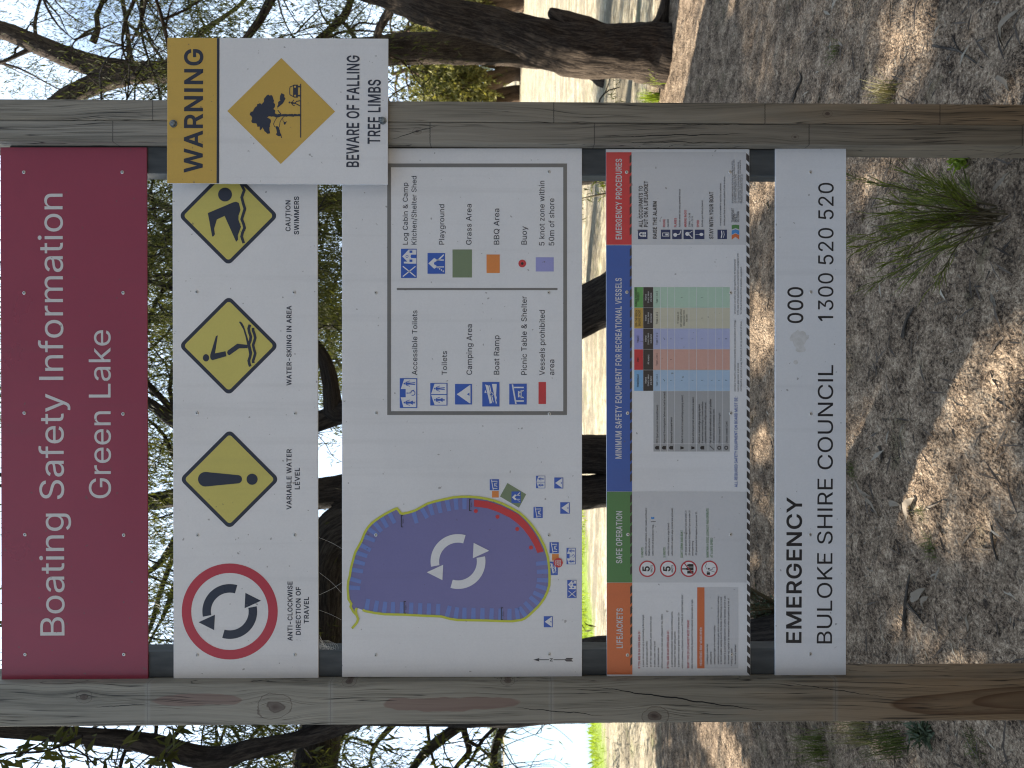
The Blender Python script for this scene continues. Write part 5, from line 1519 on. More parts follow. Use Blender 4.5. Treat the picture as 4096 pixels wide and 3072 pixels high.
# ------------------------------------------------------------------ trees
def bark_mat(name, dark, light, ridge=1.0, scale=1.0):
    m, t, b = new_mat(name)
    uv = N(t, 'ShaderNodeUVMap', uv_map='bark')
    g = N(t, 'ShaderNodeNewGeometry')
    rd = noise(t, mapping(t, uv.outputs[0], (26 * scale, 4.2 * scale, 1)), 1.0, 6, 0.66, 0.9)
    fl = noise(t, mapping(t, uv.outputs[0], (90 * scale, 22 * scale, 1)), 1.0, 4, 0.7, 0.4)
    bg_ = noise(t, g.outputs['Position'], 2.2, 4)
    s = mth(t, 'ADD', mth(t, 'MULTIPLY', rd, 0.55), mth(t, 'ADD', mth(t, 'MULTIPLY', fl, 0.3), mth(t, 'MULTIPLY', bg_, 0.15)))
    mid_ = tuple((a + c) / 2 for a, c in zip(dark, light))
    t.links.new(ramp(t, s, [(0.36, tuple(c * .5 for c in dark)), (0.46, dark), (0.55, mid_), (0.68, light)]), b.inputs['Base Color'])
    b.inputs['Roughness'].default_value = 0.92
    b.inputs['Specular IOR Level'].default_value = 0.12
    bump(t, b, mth(t, 'ADD', mth(t, 'MULTIPLY', rd, 1.0), mth(t, 'MULTIPLY', fl, .35)), 0.9 * ridge, 0.03)
    return m


M['bark_brown'] = bark_mat('rough_brown_bark', (0.034, 0.026, 0.021), (0.145, 0.112, 0.084))
M['bark_grey'] = bark_mat('dark_grey_bark', (0.028, 0.025, 0.024), (0.105, 0.092, 0.080))
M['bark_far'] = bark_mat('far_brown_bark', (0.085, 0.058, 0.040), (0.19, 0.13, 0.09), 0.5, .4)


def catmull(pts, rad, step):
    P = [np.array(p, float) for p in pts]
    out, ro = [], []
    n = len(P)
    for i in range(n - 1):
        p0 = P[i - 1] if i > 0 else 2 * P[i] - P[i + 1]
        p1, p2 = P[i], P[i + 1]
        p3 = P[i + 2] if i + 2 < n else 2 * P[i + 1] - P[i]
        k = max(2, int(np.linalg.norm(p2 - p1) / step))
        for j in range(k):
            s = j / k
            out.append(0.5 * ((2 * p1) + (-p0 + p2) * s + (2 * p0 - 5 * p1 + 4 * p2 - p3) * s * s + (-p0 + 3 * p1 - 3 * p2 + p3) * s ** 3))
            e = s * s * (3 - 2 * s)
            ro.append(rad[i] * (1 - e) + rad[i + 1] * e)
    out.append(P[-1]); ro.append(rad[-1])
    return np.array(out), np.array(ro)


# crowns are open where the sun reaches the ground: patches as (u, v, half width, half height) on the photo
SUNNY = [(3072 - 1790, 3720, 270, 230), (3072 - 1400, 3980, 190, 150), (3072 - 2550, 3800, 90, 200), (3072 - 672, 3470, 60, 110), (3072 - 385, 3960, 90, 150), (3072 - 160, 3630, 150, 90),
         (3072 - 190, 2745, 420, 105), (3072 - 2990, 3560, 110, 170), (3072 - 2960, 2890, 110, 110), (3072 - 720, 3050, 70, 60), (3072 - 1270, 3040, 130, 60), (3072 - 1720, 3060, 60, 50), (3072 - 2060, 3040, 130, 60)]
LIT = []
for u, v, a, b_ in SUNNY:
    c0, cx, cy = on_ground(u, v), on_ground(u + a, v), on_ground(u, v - b_)
    LIT.append((c0.x, c0.y, 1.25 * abs(cx.x - c0.x), 1.25 * abs(cy.y - c0.y)))


def crown_gaps(B, seed):
    g_ = np.random.default_rng(seed)
    k = B[:, 2] / to_sun.z
    gx, gy = B[:, 0] - to_sun.x * k, B[:, 1] - to_sun.y * k
    drop = np.zeros(len(B))
    for x, y, a, b in LIT:
        d = ((gx - x) / a) ** 2 + ((gy - y) / b) ** 2 + .5 * vnoise(gx * 3, gy * 3, 0, 51)
        drop = np.maximum(drop, np.clip(2.6 - 1.6 * d, 0, 1) * (B[:, 1] < 11.6))
    # open grass and straw beyond the trees lies mostly in the sun
    far_ = (gy > 7.3) & (np.abs(gx) < 14)
    clump = vnoise(gx * .28, gy * 1.0, 0, 52) + .4 * vnoise(gx, gy * 2, 0, 53) > -.22
    drop = np.where(far_ & clump & (B[:, 1] < 11.6), np.maximum(drop, .93), drop)
    return g_.random(len(B)) > drop


class Tree:
    def __init__(self, seed):
        self.v, self.f, self.uv, self.n = [], [], [], 0
        self.rg = random.Random(seed)
        self.seed = seed
        self.lb, self.ld, self.ll, self.lw = [], [], [], []
        self.twigs = []

    def tube(self, pts, rad, step=None, seg=10, rough=0.0, fine=0.0):
        step = step or max(0.05, max(rad) * 0.6)
        c, r = catmull(pts, rad, step)
        n = len(c)
        tg = np.gradient(c, axis=0)
        tg /= np.linalg.norm(tg, axis=1, keepdims=True) + 1e-9
        ref = np.array([0.1, 1.0, 0.05])
        ring = []
        ang = np.linspace(0, 2 * np.pi, seg, endpoint=False)
        length = np.concatenate([[0], np.cumsum(np.linalg.norm(np.diff(c, axis=0), axis=1))])
        a_ = ref - tg * (tg @ ref)[:, None]
        a_ /= np.linalg.norm(a_, axis=1, keepdims=True)
        b_ = np.cross(tg, a_)
        A, Lg = np.meshgrid(ang, length)
        rr = np.repeat(r[:, None], seg, 1)
        if rough:
            rr = rr * (1 + rough * vnoise(np.cos(A) * 1.3 + 7, np.sin(A) * 1.3, Lg * 1.1, self.seed) + rough * .7 * vnoise(np.cos(A) * 3, np.sin(A) * 3, Lg * 2.3, self.seed + 1))
        if fine:
            rr = rr + fine * vnoise(A / (2 * np.pi) * 22, Lg * 5.0, 3.3, self.seed + 2) + fine * .6 * vnoise(A / (2 * np.pi) * 44, Lg * 14, 1.3, self.seed + 3)
        V = c[:, None, :] + rr[..., None] * (np.cos(A)[..., None] * a_[:, None, :] + np.sin(A)[..., None] * b_[:, None, :])
        self.v.append(V.reshape(-1, 3))
        i = np.arange(n - 1)[:, None] * seg
        j = np.arange(seg)[None, :]
        j2 = (j + 1) % seg
        F = np.stack([i + j, i + j2, i + seg + j2, i + seg + j], -1).reshape(-1, 4) + self.n
        self.f.append(F)
        circ = 2 * np.pi * max(rad)
        u0 = (j / seg * circ).repeat(n - 1, 0); u1 = ((j + 1) / seg * circ).repeat(n - 1, 0)
        v0 = length[:-1, None].repeat(seg, 1); v1 = length[1:, None].repeat(seg, 1)
        self.uv.append(np.stack([np.stack([u0, v0], -1), np.stack([u1, v0], -1), np.stack([u1, v1], -1), np.stack([u0, v1], -1)], 2).reshape(-1, 2))
        self.n += n * seg
        return c, r

    def branch(self, p, d, length, r, level, droop=0.25, spread=0.8, kids=4):
        """a wandering limb that splits; its last twigs carry hanging leaves"""
        rg = self.rg
        p = Vector(p); d = Vector(d).normalized()
        n = 5 if level else 4
        pts, rad = [tuple(p)], [r]
        for i in range(n):
            d = (d + Vector((rg.gauss(0, .28), rg.gauss(0, .28), rg.gauss(0, .22) - droop * (i + 1) / n * (0.5 if level > 1 else 1.0)))).normalized()
            p = p + d * (length / n)
            pts.append(tuple(p)); rad.append(max(.003, r * (1 - .75 * (i + 1) / n)))
        self.tube(pts, rad, step=max(.08, length / 10), seg=7 if r > .03 else 5, rough=.12)
        if level <= 0:
            self.twigs.append(pts)
            return
        for k in range(kids):
            s = rg.uniform(.25, 1.0) if k else 1.0
            i = min(n - 1, int(s * n))
            q = Vector(pts[i]).lerp(Vector(pts[i + 1]), s * n - i) if i + 1 < len(pts) else Vector(pts[-1])
            dd = (d + Vector((rg.gauss(0, spread), rg.gauss(0, spread), rg.gauss(0, spread * .7)))).normalized()
            self.branch(q, dd, length * rg.uniform(.45, .75), max(.006, r * rg.uniform(.35, .55)), level - 1, droop, spread, kids)

    def leaves(self, per, L=(.07, .13), W=(.010, .018), spread=.22, hang=1.0, keep=None):
        for pts in self.twigs:
            P = np.array(pts)
            for _ in range(per):
                s = self.rg.random() ** .7 * (len(P) - 1)
                i = min(len(P) - 2, int(s))
                q = P[i] + (P[i + 1] - P[i]) * (s - i)
                # small sprays
                o = np.array([self.rg.gauss(0, spread), self.rg.gauss(0, spread), self.rg.gauss(-.1, spread)])
                for _2 in range(5):
                    self.lb.append(q + o + np.array([self.rg.gauss(0, .05) for _3 in range(3)]))
                    self.ld.append((self.rg.gauss(0, .55), self.rg.gauss(0, .55), -hang + self.rg.gauss(0, .35)))
                    self.ll.append(self.rg.uniform(*L)); self.lw.append(self.rg.uniform(*W))

    def build(self, base, label, name='gum_tree', bark='bark_grey', leaf='leaf', group='gum trees', cat='tree', trim=None):
        root = empty(name, base, label, cat, group)
        if self.v:
            np_mesh('trunk', np.concatenate(self.v), np.concatenate(self.f), M[bark], root, True, np.concatenate(self.uv))
        if self.lb:
            B_ = np.array(self.lb)
            keep = crown_gaps(B_, self.seed)
            if trim is not None:
                keep &= trim(B_)
            if leaf == 'leaf':
                keep &= clear_of_fork(B_)
            self.lb = B_[keep]
            self.ld, self.ll, self.lw = (np.array(q)[keep] for q in (self.ld, self.ll, self.lw))
            leaf_mesh('crown', M[leaf], root, self.lb, self.ld, self.ll, self.lw)
        return root


def px_path(d, pts):
    """(u, v, width in photo pixels[, depth offset]) -> world points and radii at distance d"""
    P, Rr = [], []
    for q in pts:
        dd = d + (q[3] if len(q) > 3 else 0)
        P.append(tuple(at(q[0], q[1], dd)))
        Rr.append(q[2] / 2 / FPX * dd)
    return P, Rr


def below(path, rad, dz=0.35, flare=1.25):
    """carry a trunk a little into the ground"""
    p = path[0]
    return [(p[0], p[1], -dz)] + path, [rad[0] * flare] + rad


Y2U = lambda y: 3072 - y

n_crown5 = 10 ** 9


def clear_of_limb(B):
    # few leaves grow beside the bent limb: the sky shows there
    q = B - np.array([0, 0, CAM_H])
    f_ = q @ np.array(FWD)
    pu = 1536 + FPX * q[:, 0] / f_
    pv = 2048 - FPX * (q @ np.array(UP)) / f_
    side = (pu > -40) & (pu < 190) & (pv > -60) & (pv < 790)
    low = (pu > -60) & (pu < 200) & (pv > 2010) & (pv < 2480)
    side |= low
    return ~side | (np.arange(len(B)) >= n_crown5) | (np.random.default_rng(5).random(len(B)) > .93)


def clear_of_fork(B):
    # the fork of the straight trunk stands free of leaves on the near side
    q = B - np.array([0, 0, CAM_H])
    f_ = q @ np.array(FWD)
    pu = 1536 + FPX * q[:, 0] / f_
    pv = 2048 - FPX * (q @ np.array(UP)) / f_
    front = (pu > 2640) & (pu < 3120) & (pv < 720) & (B[:, 1] < 11.25)
    front |= (pu > 2640) & (pu < 3120) & (pv > 1450) & (pv < 2420) & (B[:, 1] < 16)
    thin = (pu > 2640) & (pu < 3120) & (pv < 700) & (vnoise(B[:, 0] * .8, B[:, 1] * .3, B[:, 2] * .8, 61) > .1)
    g_ = np.random.default_rng(6)
    return (~front | (g_.random(len(B)) > .8)) & (~thin | (g_.random(len(B)) > .5))


# 1. thick trunk leaning out of the frame at the right
t1 = Tree(101)
D1 = 6.96
P, Rr = px_path(D1, [(Y2U(226), 2668, 238), (Y2U(212), 2600, 214), (Y2U(208), 2500, 200), (Y2U(200), 2300, 196), (Y2U(170), 2170, 172), (Y2U(127), 2048, 150), (Y2U(87), 1900, 138), (Y2U(48), 1750, 126),
                     (Y2U(-8), 1600, 116, .1), (Y2U(-60), 1450, 110, .2), (Y2U(-170), 1150, 104, .3), (Y2U(-250), 750, 90, .3), (Y2U(-230), 350, 70, .2)])
P, Rr = below(P, Rr, .3, 1.2)
t1.tube(P, Rr, .03, 64, .08, .021)
a, r = px_path(D1 - .03, [(Y2U(125), 2440, 50), (Y2U(104), 2340, 74), (Y2U(84), 2265, 70), (Y2U(58), 2218, 50), (Y2U(42), 2200, 26), (Y2U(40), 2196, 6)])
t1.tube(a, r, .03, 20, .15, .008)
a, r = px_path(D1, [(Y2U(170), 2560, 120), (Y2U(120), 2625, 75), (Y2U(70), 2650, 52), (Y2U(0), 2664, 42), (Y2U(-120), 2672, 20)])
t1.tube(a, r, .04, 16, .12, .006)
a, r = px_path(D1, [(Y2U(270), 2560, 110), (Y2U(320), 2650, 60), (Y2U(370), 2685, 25)])
t1.tube(a, r, .04, 16, .12, .006)
for k, (i, dd, ln) in enumerate(((10, (.8, .4, .5), 2.8), (11, (.4, .6, .6), 2.6), (11, (-.35, .8, .4), 2.4), (12, (.5, .2, .7), 2.6), (13, (.3, .2, .8), 2.4), (13, (-.3, .7, .4), 2.4), (12, (.8, .3, .3), 2.5), (11, (.7, -.5, .5), 2.5), (9, (-.2, .9, .3), 1.8))):
    t1.branch(P[i], dd, ln, .055, 2, .3)
t1.leaves(44, L=(.06, .115), W=(.009, .0145), spread=.28)
t1.build((P[1][0], D1, 0), 'thick rough-barked gum leaning right, nearest tree beyond the right post', bark='bark_brown')

# 2. straighter trunk just behind it, forking high
t2 = Tree(102)
D2 = 11.2
P, Rr = px_path(D2, [(Y2U(238), 2416, 210), (Y2U(232), 2370, 160), (Y2U(226), 2290, 142), (Y2U(205), 2150, 126), (Y2U(194), 1900, 122), (Y2U(193), 1700, 122), (Y2U(200), 1560, 112), (Y2U(230), 1250, 100), (Y2U(262), 950, 92), (Y2U(288), 670, 82), (Y2U(292), 540, 84), (Y2U(285), 470, 84)])
Pb, Rb = below(P, Rr, .3)
t2.tube(Pb, Rb, .06, 40, .08, .012)
a, r = px_path(D2, [(Y2U(288), 500, 92), (Y2U(268), 400, 88), (Y2U(238), 300, 82), (Y2U(178), 150, 76), (Y2U(118), 0, 72), (Y2U(60), -160, 44), (Y2U(40), -320, 30)])
t2.tube(a, r, .06, 18, .08, .01); lim1 = a
a, r = px_path(D2, [(Y2U(300), 500, 84), (Y2U(330), 400, 78), (Y2U(372), 300, 70), (Y2U(425), 210, 60), (Y2U(540), 80, 40), (Y2U(640), -60, 30)])
t2.tube(a, r, .06, 18, .08, .01); lim2 = a
# thin limbs read off the photo
for pts in ([(Y2U(170), 372, 26), (Y2U(110), 392, 22), (Y2U(65), 386, 19), (Y2U(20), 405, 17), (Y2U(-60), 430, 14)], [(Y2U(250), 520, 22), (Y2U(170), 515, 18), (Y2U(90), 505, 16), (Y2U(0), 490, 15), (Y2U(-90), 470, 12)],
            [(Y2U(90), 505, 14), (Y2U(170), 600, 9), (Y2U(240), 655, 5)], [(Y2U(190), 130, 22), (Y2U(225), 60, 17), (Y2U(250), 0, 12), (Y2U(262), -80, 8)], [(Y2U(270), 640, 20), (Y2U(120), 820, 20), (Y2U(20), 960, 16), (Y2U(-80), 1040, 12)],
            [(Y2U(240), 1180, 30), (Y2U(110), 1330, 26), (Y2U(40), 1390, 30), (Y2U(-60), 1410, 24)], [(Y2U(215), 1450, 30), (Y2U(120), 1400, 18), (Y2U(60), 1340, 12)]):
    a, r = px_path(D2, pts)
    t2.tube(a, r, .06, 10, .12, .003)
    t2.twigs.append(a)
    t2.branch(a[-2], (a[-1][0] - a[-2][0], .1, -.2), 1.3, .02, 1, .4)
    t2.branch(a[1], (rng.uniform(-1, 1), rng.uniform(-.5, .5), .1), 1.2, .02, 1, .4)
for q, dd, ln in ((lim1[3], (.5, .8, .3), 2.2), (lim1[4], (-.3, .8, .6), 2.2), (lim1[5], (.5, .7, .5), 2.2), (lim1[6], (-.2, .5, .8), 2.2), (lim1[6], (.7, .3, .2), 2.2), (lim2[3], (-.5, .8, .3), 2.2), (lim2[5], (-.6, .4, .5), 2.4),
                  (lim2[4], (-.5, .7, .0), 2.2), (P[9], (.6, .8, .2), 2.2), (P[8], (.6, .8, .1), 2.2), (P[9], (-.6, .7, .1), 2.4), (P[7], (.7, .6, .1), 2.0), (P[8], (-.6, .8, .1), 2.4), (P[7], (.5, .8, -.1), 2.0), (lim1[2], (.8, .5, .0), 2.0)):
    t2.branch(q, dd, ln, .032, 2, .35)
t2.leaves(66, L=(.06, .115), W=(.009, .0145), spread=.3)
t2.build((P[0][0], D2, 0), 'straight dark gum trunk behind the leaning one, forking above the warning board', bark='bark_brown')

# 3. leaning trunk behind the middle of the boards
t3 = Tree(103)
D3 = 7.5
P, Rr = px_path(D3, [(1975, 2610, 260), (1925, 2520, 215), (1872, 2420, 196), (1823, 2326, 190), (1745, 2180, 176), (1660, 1990, 160), (1560, 1720, 140), (1470, 1500, 112), (1425, 1350, 84), (1480, 1330, 66), (1560, 1318, 60), (1660, 1283, 52), (1760, 1180, 42), (1830, 1040, 34)])
Pb, Rb = below(P, Rr)
t3.tube(Pb, Rb, .05, 36, .09, .012)
a, r = px_path(D3 + .1, [(1500, 1560, 90), (1380, 1250, 80), (1330, 1000, 70), (1350, 760, 52), (1480, 560, 40), (1560, 300, 26)])
t3.tube(a, r, .06, 18, .08, .008)
for pts in ([(1830, 1040, 26), (1900, 760, 26), (1935, 640, 24), (1960, 560, 20), (2010, 400, 10)],):
    b2, r2 = px_path(D3 + .2, pts)
    t3.tube(b2, r2, .06, 9, .1); t3.twigs.append(b2)
    t3.branch(b2[-1], (.5, .1, .3), 1.2, .02, 1, .5)
for q, dd, ln in ((a[2], (.8, .3, .3), 2.4), (a[3], (-.7, .4, .4), 2.2), (a[3], (.7, .5, .4), 2.4), (a[4], (.7, -.3, .4), 2.2), (a[4], (-.6, -.2, .6), 2.2), (a[5], (.2, .1, .9), 2.0), (a[5], (.8, .3, .3), 2.0), (P[12], (.7, .2, .5), 1.8), (P[13], (.3, .2, .8), 2.0), (P[13], (.8, .4, .2), 2.0), (a[2], (.6, .8, .2), 2.4)):
    t3.branch(q, dd, ln, .04, 2, .4)
t3.leaves(58, L=(.06, .115), W=(.009, .0145), spread=.28)
t3.build((P[0][0], D3, 0), 'slanting dark trunk seen through the gap above the safety rules board, right of its middle')

# 3b. slim trunk right of it, forking behind the gap under the heading board
t9 = Tree(111)
D9 = 9.6
P, Rr = px_path(D9, [(2400, 2484, 120), (2385, 2376, 92), (2345, 2000, 84), (2300, 1650, 78), (2263, 1320, 72), (2225, 1000, 66), (2160, 780, 60), (2135, 700, 52), (2080, 600, 40), (1990, 420, 30), (1960, 240, 20)])
Pb, Rb = below(P, Rr)
t9.tube(Pb, Rb, .06, 24, .07, .006)
for pts in ([(2150, 740, 40), (2125, 660, 36), (2122, 590, 32), (2150, 480, 24), (2180, 330, 16)], [(2165, 800, 34), (2230, 690, 32), (2275, 600, 26), (2330, 480, 18)], [(2090, 620, 26), (1990, 600, 20), (1900, 560, 12)], [(2230, 1030, 26), (2100, 1290, 10)], [(2345, 2000, 36), (2420, 2150, 26), (2470, 2330, 16), (2480, 2420, 8)]):
    b2, r2 = px_path(D9 - .1, pts)
    t9.tube(b2, r2, .06, 9, .1); t9.twigs.append(b2)
    t9.branch(b2[-1], (.5, .1, .1), 1.1, .02, 1, .5)
for q, dd, ln in ((P[7], (.8, .3, .4), 2.2), (P[8], (-.7, .3, .5), 2.2), (P[8], (.7, -.3, .5), 2.0), (P[9], (-.6, -.2, .6), 2.0), (P[9], (.6, .3, .6), 2.0), (P[10], (.1, .1, .9), 1.8), (P[5], (.8, .5, .1), 1.8), (P[4], (-.8, .4, -.1), 1.6)):
    t9.branch(q, dd, ln, .035, 2, .45)
t9.leaves(54, L=(.065, .12), W=(.010, .016), spread=.26)
t9.build((P[0][0], D9, 0), 'slim dark gum seen in the gaps just left of the right post')

# 4. twin stems left of the middle with a heavy limb towards the lake
t4 = Tree(104)
D4 = 7.9
P, Rr = px_path(D4, [(1165, 2590, 300), (1120, 2480, 150), (1108, 2376, 132), (1085, 2200, 150), (1010, 1800, 190), (965, 1430, 225), (850, 1315, 200), (640, 1300, 170), (430, 1300, 165), (170, 1285, 165), (60, 1270, 180), (-120, 1235, 160), (-420, 1120, 110), (-700, 900, 60)])
Pb, Rb = below(P, Rr, .3, 1.1)
t4.tube(Pb, Rb, .05, 40, .07, .014)
a, r = px_path(D4 + .1, [(1200, 2580, 230), (1245, 2440, 165), (1256, 2328, 158), (1262, 2000, 140), (1215, 1700, 130), (1120, 1420, 130), (1090, 1150, 110), (1100, 850, 84), (1060, 560, 60), (1040, 200, 34)])
t4.tube(a, r, .05, 32, .07, .014)
for pts in ([(1095, 900, 50), (960, 740, 40), (890, 690, 34), (820, 640, 26), (760, 560, 18)], [(960, 740, 26), (800, 720, 26), (700, 690, 24), (600, 650, 16)], [(870, 700, 22), (700, 640, 20), (560, 600, 18), (470, 540, 12)], [(1100, 820, 34), (1240, 700, 22), (1340, 650, 14), (1420, 560, 10)]):
    b2, r2 = px_path(D4 + .3, pts)
    t4.tube(b2, r2, .06, 9, .1); t4.twigs.append(b2)
    t4.branch(b2[-1], (-.4, .2, .4), 1.3, .02, 1, .5)
for q, dd, ln in ((a[6], (-.8, .3, .3), 2.6), (a[7], (.6, .4, .5), 2.4), (a[7], (-.8, -.3, .3), 2.6), (a[8], (-.6, .3, .6), 2.4), (a[8], (.7, -.2, .5), 2.2), (a[9], (-.3, .1, .9), 2.0), (a[9], (.5, .4, .6), 2.0), (P[8], (-.2, .3, .9), 2.6), (P[10], (-.3, .2, .9), 2.6), (P[11], (-.5, -.3, .7), 2.4), (P[12], (-.6, .2, .6), 2.2), (P[13], (-.7, .2, .5), 2.0), (P[6], (.1, .5, .8), 2.4), (a[6], (-.5, .8, .3), 2.6)):
    t4.branch(q, dd, ln, .045, 2, .4)
t4.leaves(62, L=(.06, .115), W=(.009, .0145), spread=.28)
t4.build((P[0][0], D4, 0), 'twin-stemmed dark gum behind the boards with a heavy level limb reaching left', name='forked_gum_tree', trim=clear_of_limb)

# 5. near tree hidden by the left post, its bent limb passes along the left edge
t5 = Tree(105)
D5 = 3.85
P, Rr = px_path(D5, [(425, 3195, 400), (418, 3050, 360), (385, 2750, 320), (360, 2420, 316), (300, 2050, 250), (272, 1700, 190), (262, 1480, 165), (256, 1100, 140), (250, 600, 120), (246, 0, 100), (230, -500, 80), (160, -900, 60)])
Pb, Rb = below(P, Rr, .3, 1.15)
t5.tube(Pb, Rb, .03, 44, .05, .010)
a, r = px_path(D5 - .05, [(262, 1500, 90), (200, 1425, 82), (146, 1290, 74), (108, 1160, 66), (76, 1000, 78), (42, 880, 86), (50, 780, 82), (86, 640, 78), (113, 506, 68), (135, 253, 62), (152, 0, 58), (175, -260, 44), (150, -600, 34)])
t5.tube(a, r, .02, 24, .06, .004)
lim = a
for q, dd, ln in ((P[9], (-.8, -.2, .5), 2.0), (P[9], (.6, .3, .7), 1.8), (P[10], (-.6, -.4, .6), 2.0), (P[10], (.5, -.5, .6), 2.0), (P[11], (-.6, .1, .7), 2.0), (P[11], (.2, -.3, .9), 1.8), (P[11], (-.9, -.4, .2), 2.2), (lim[12], (-.5, -.2, .7), 1.8), (lim[12], (-.8, .3, .3), 1.8), (P[10], (-.9, .3, .3), 2.2)):
    t5.branch(q, dd, ln, .035, 2, .3)
t5.leaves(26, L=(.08, .15), W=(.013, .021), spread=.25)
n_crown5 = len(t5.lb)
# big leaves on the twigs beside the limb
for pts in ([(128, 330, 12), (70, 190, 9), (60, 60, 9), (48, -40, 8)], [(60, 90, 6), (20, 0, 5), (-20, -60, 4)], [(128, 210, 9), (95, 160, 7), (40, 60, 5)], [(86, 480, 6), (50, 470, 5), (-20, 455, 4)], [(58, 660, 8), (20, 620, 6), (-30, 560, 5)], [(58, 668, 8), (20, 640, 5), (-40, 640, 4)], [(165, 690, 6), (158, 660, 4), (130, 652, 3)], [(128, 200, 8), (60, 330, 6), (10, 380, 5)]):
    b2, r2 = px_path(D5 - .9, pts)
    t5.tube(b2, r2, .03, 6, .1)
    for q in b2[1:] + [tuple((np.array(b2[0]) + np.array(b2[1])) / 2)] * 2:
        for _ in range(3):
            t5.lb.append(np.array(q) + np.array([rng.gauss(0, .02), rng.gauss(0, .03), rng.gauss(0, .02)]))
            t5.ld.append((rng.gauss(0, .9), rng.gauss(0, .5), rng.gauss(-.55, .5))); t5.ll.append(rng.uniform(.06, .11)); t5.lw.append(rng.uniform(.016, .026))
t5.build((P[0][0], D5, 0), 'nearest gum, hidden by the left post, its bent limb along the left of the frame', trim=clear_of_limb)
n_crown5 = 10 ** 9

# 6. drooping tree near the lake at the left
t6 = Tree(106)
D6 = 10.5
P, Rr = px_path(D6, [(262, 2425, 150), (262, 2300, 110), (258, 2000, 100), (262, 1700, 90), (256, 1400, 80), (260, 1100, 70), (250, 800, 55), (240, 500, 40)])
Pb, Rb = below(P, Rr)
t6.tube(Pb, Rb, .06, 24, .08, .01)
for pts in ([(258, 1930, 52), (180, 1855, 46), (120, 1770, 44), (60, 1700, 40), (10, 1660, 34), (-80, 1600, 26)], [(258, 1900, 40), (170, 1858, 28), (110, 1868, 26), (60, 1875, 26), (10, 1830, 18), (-40, 1800, 12)],
            [(258, 2090, 44), (170, 2022, 36), (110, 1990, 34), (50, 1975, 32), (0, 1978, 28), (-60, 1990, 20)], [(110, 1872, 14), (80, 1920, 12), (10, 2000, 10)], [(160, 1980, 14), (110, 1930, 16), (40, 1890, 14), (0, 1860, 10)],
            [(258, 1650, 40), (180, 1580, 28), (90, 1500, 18), (20, 1480, 10)], [(90, 1500, 14), (120, 1400, 10), (60, 1370, 7)]):
    b2, r2 = px_path(D6 - .2, pts)
    t6.tube(b2, r2, .05, 10, .14, .004)
    t6.twigs.append(b2[1:])
    t6.branch(b2[2], (-.4, .1, -.3), .9, .014, 1, .7)
    t6.branch(b2[-1], (-.6, -.1, -.3), .9, .014, 1, .7)
for q, dd, ln in ((P[5], (-.8, .2, .4), 2.0), (P[6], (.6, .3, .6), 2.0), (P[6], (-.7, -.4, .5), 2.2), (P[7], (-.4, .2, .8), 1.8), (P[7], (.5, -.2, .8), 1.8), (P[4], (-.8, .3, .2), 1.8), (P[3], (-.9, -.1, .1), 1.5), (P[5], (.8, .2, .3), 1.8)):
    t6.branch(q, dd, ln, .035, 2, .5)
t6.leaves(22, L=(.07, .13), W=(.011, .019), spread=.2)
t6.build((P[0][0], D6, 0), 'dark crooked gum with drooping limbs in front of the lake at the left', trim=clear_of_limb)

# 6b. leafy tree added behind the boards so that its crown shades the straight trunk
t10 = Tree(112)
P, Rr = px_path(13.6, [(1822, 2362, 150), (1815, 2200, 120), (1800, 1900, 110), (1790, 1600, 100), (1800, 1300, 84), (1790, 1000, 66), (1800, 700, 44), (1790, 450, 24)])
Pb, Rb = below(P, Rr)
t10.tube(Pb, Rb, .08, 20, .08, .008)
for q in range(16):
    i = 3 + q % 5
    an = q * 2.4
    t10.branch(P[i], (math.cos(an), math.sin(an), .15), t10.rg.uniform(1.8, 2.6), .05, 2, .4)
t10.leaves(34, L=(.10, .17), W=(.016, .026), spread=.33)
t10.build((P[0][0], 13.6, 0), 'leafy gum added behind the boards for shade, farther back than the slanting trunk')

# 7. trees standing outside the frame at the left: they throw the shade in the foreground
for k, (x, yy_, h, sd_) in enumerate(((-9.4, 6.4, 7.8, 107), (-6.5, 5.2, 7.0, 108), (-10.3, 9.2, 8.6, 109), (-7.9, 8.2, 7.8, 110))):
    tr = Tree(sd_)
    pts = [(x, yy_, -.3), (x, yy_, .2), (x + .1, yy_ + .1, 2), (x - .1, yy_, h * .55), (x + .2, yy_ - .1, h * .8), (x + .1, yy_, h)]
    tr.tube(pts, [.34, .27, .22, .17, .1, .03], .15, 16, .08, .01)
    for q in range(13):
        i = 2 + q % 4
        an = q * 2.4
        tr.branch((pts[i][0], pts[i][1], pts[i][2] + (q % 3) * .3), (math.cos(an), math.sin(an), .35), tr.rg.uniform(2.0, 2.9), .04, 2, .3)
    tr.leaves(44, L=(.10, .18), W=(.018, .03), spread=.36)
    tr.build((x, yy_, 0), ('gum standing farthest out left of the frame beside the boards', 'shortest gum left of the frame, nearest to the left post', 'tallest gum left of the frame at the lake edge', 'gum left of the frame between the lake and the nearest gum')[k], trim=clear_of_limb)

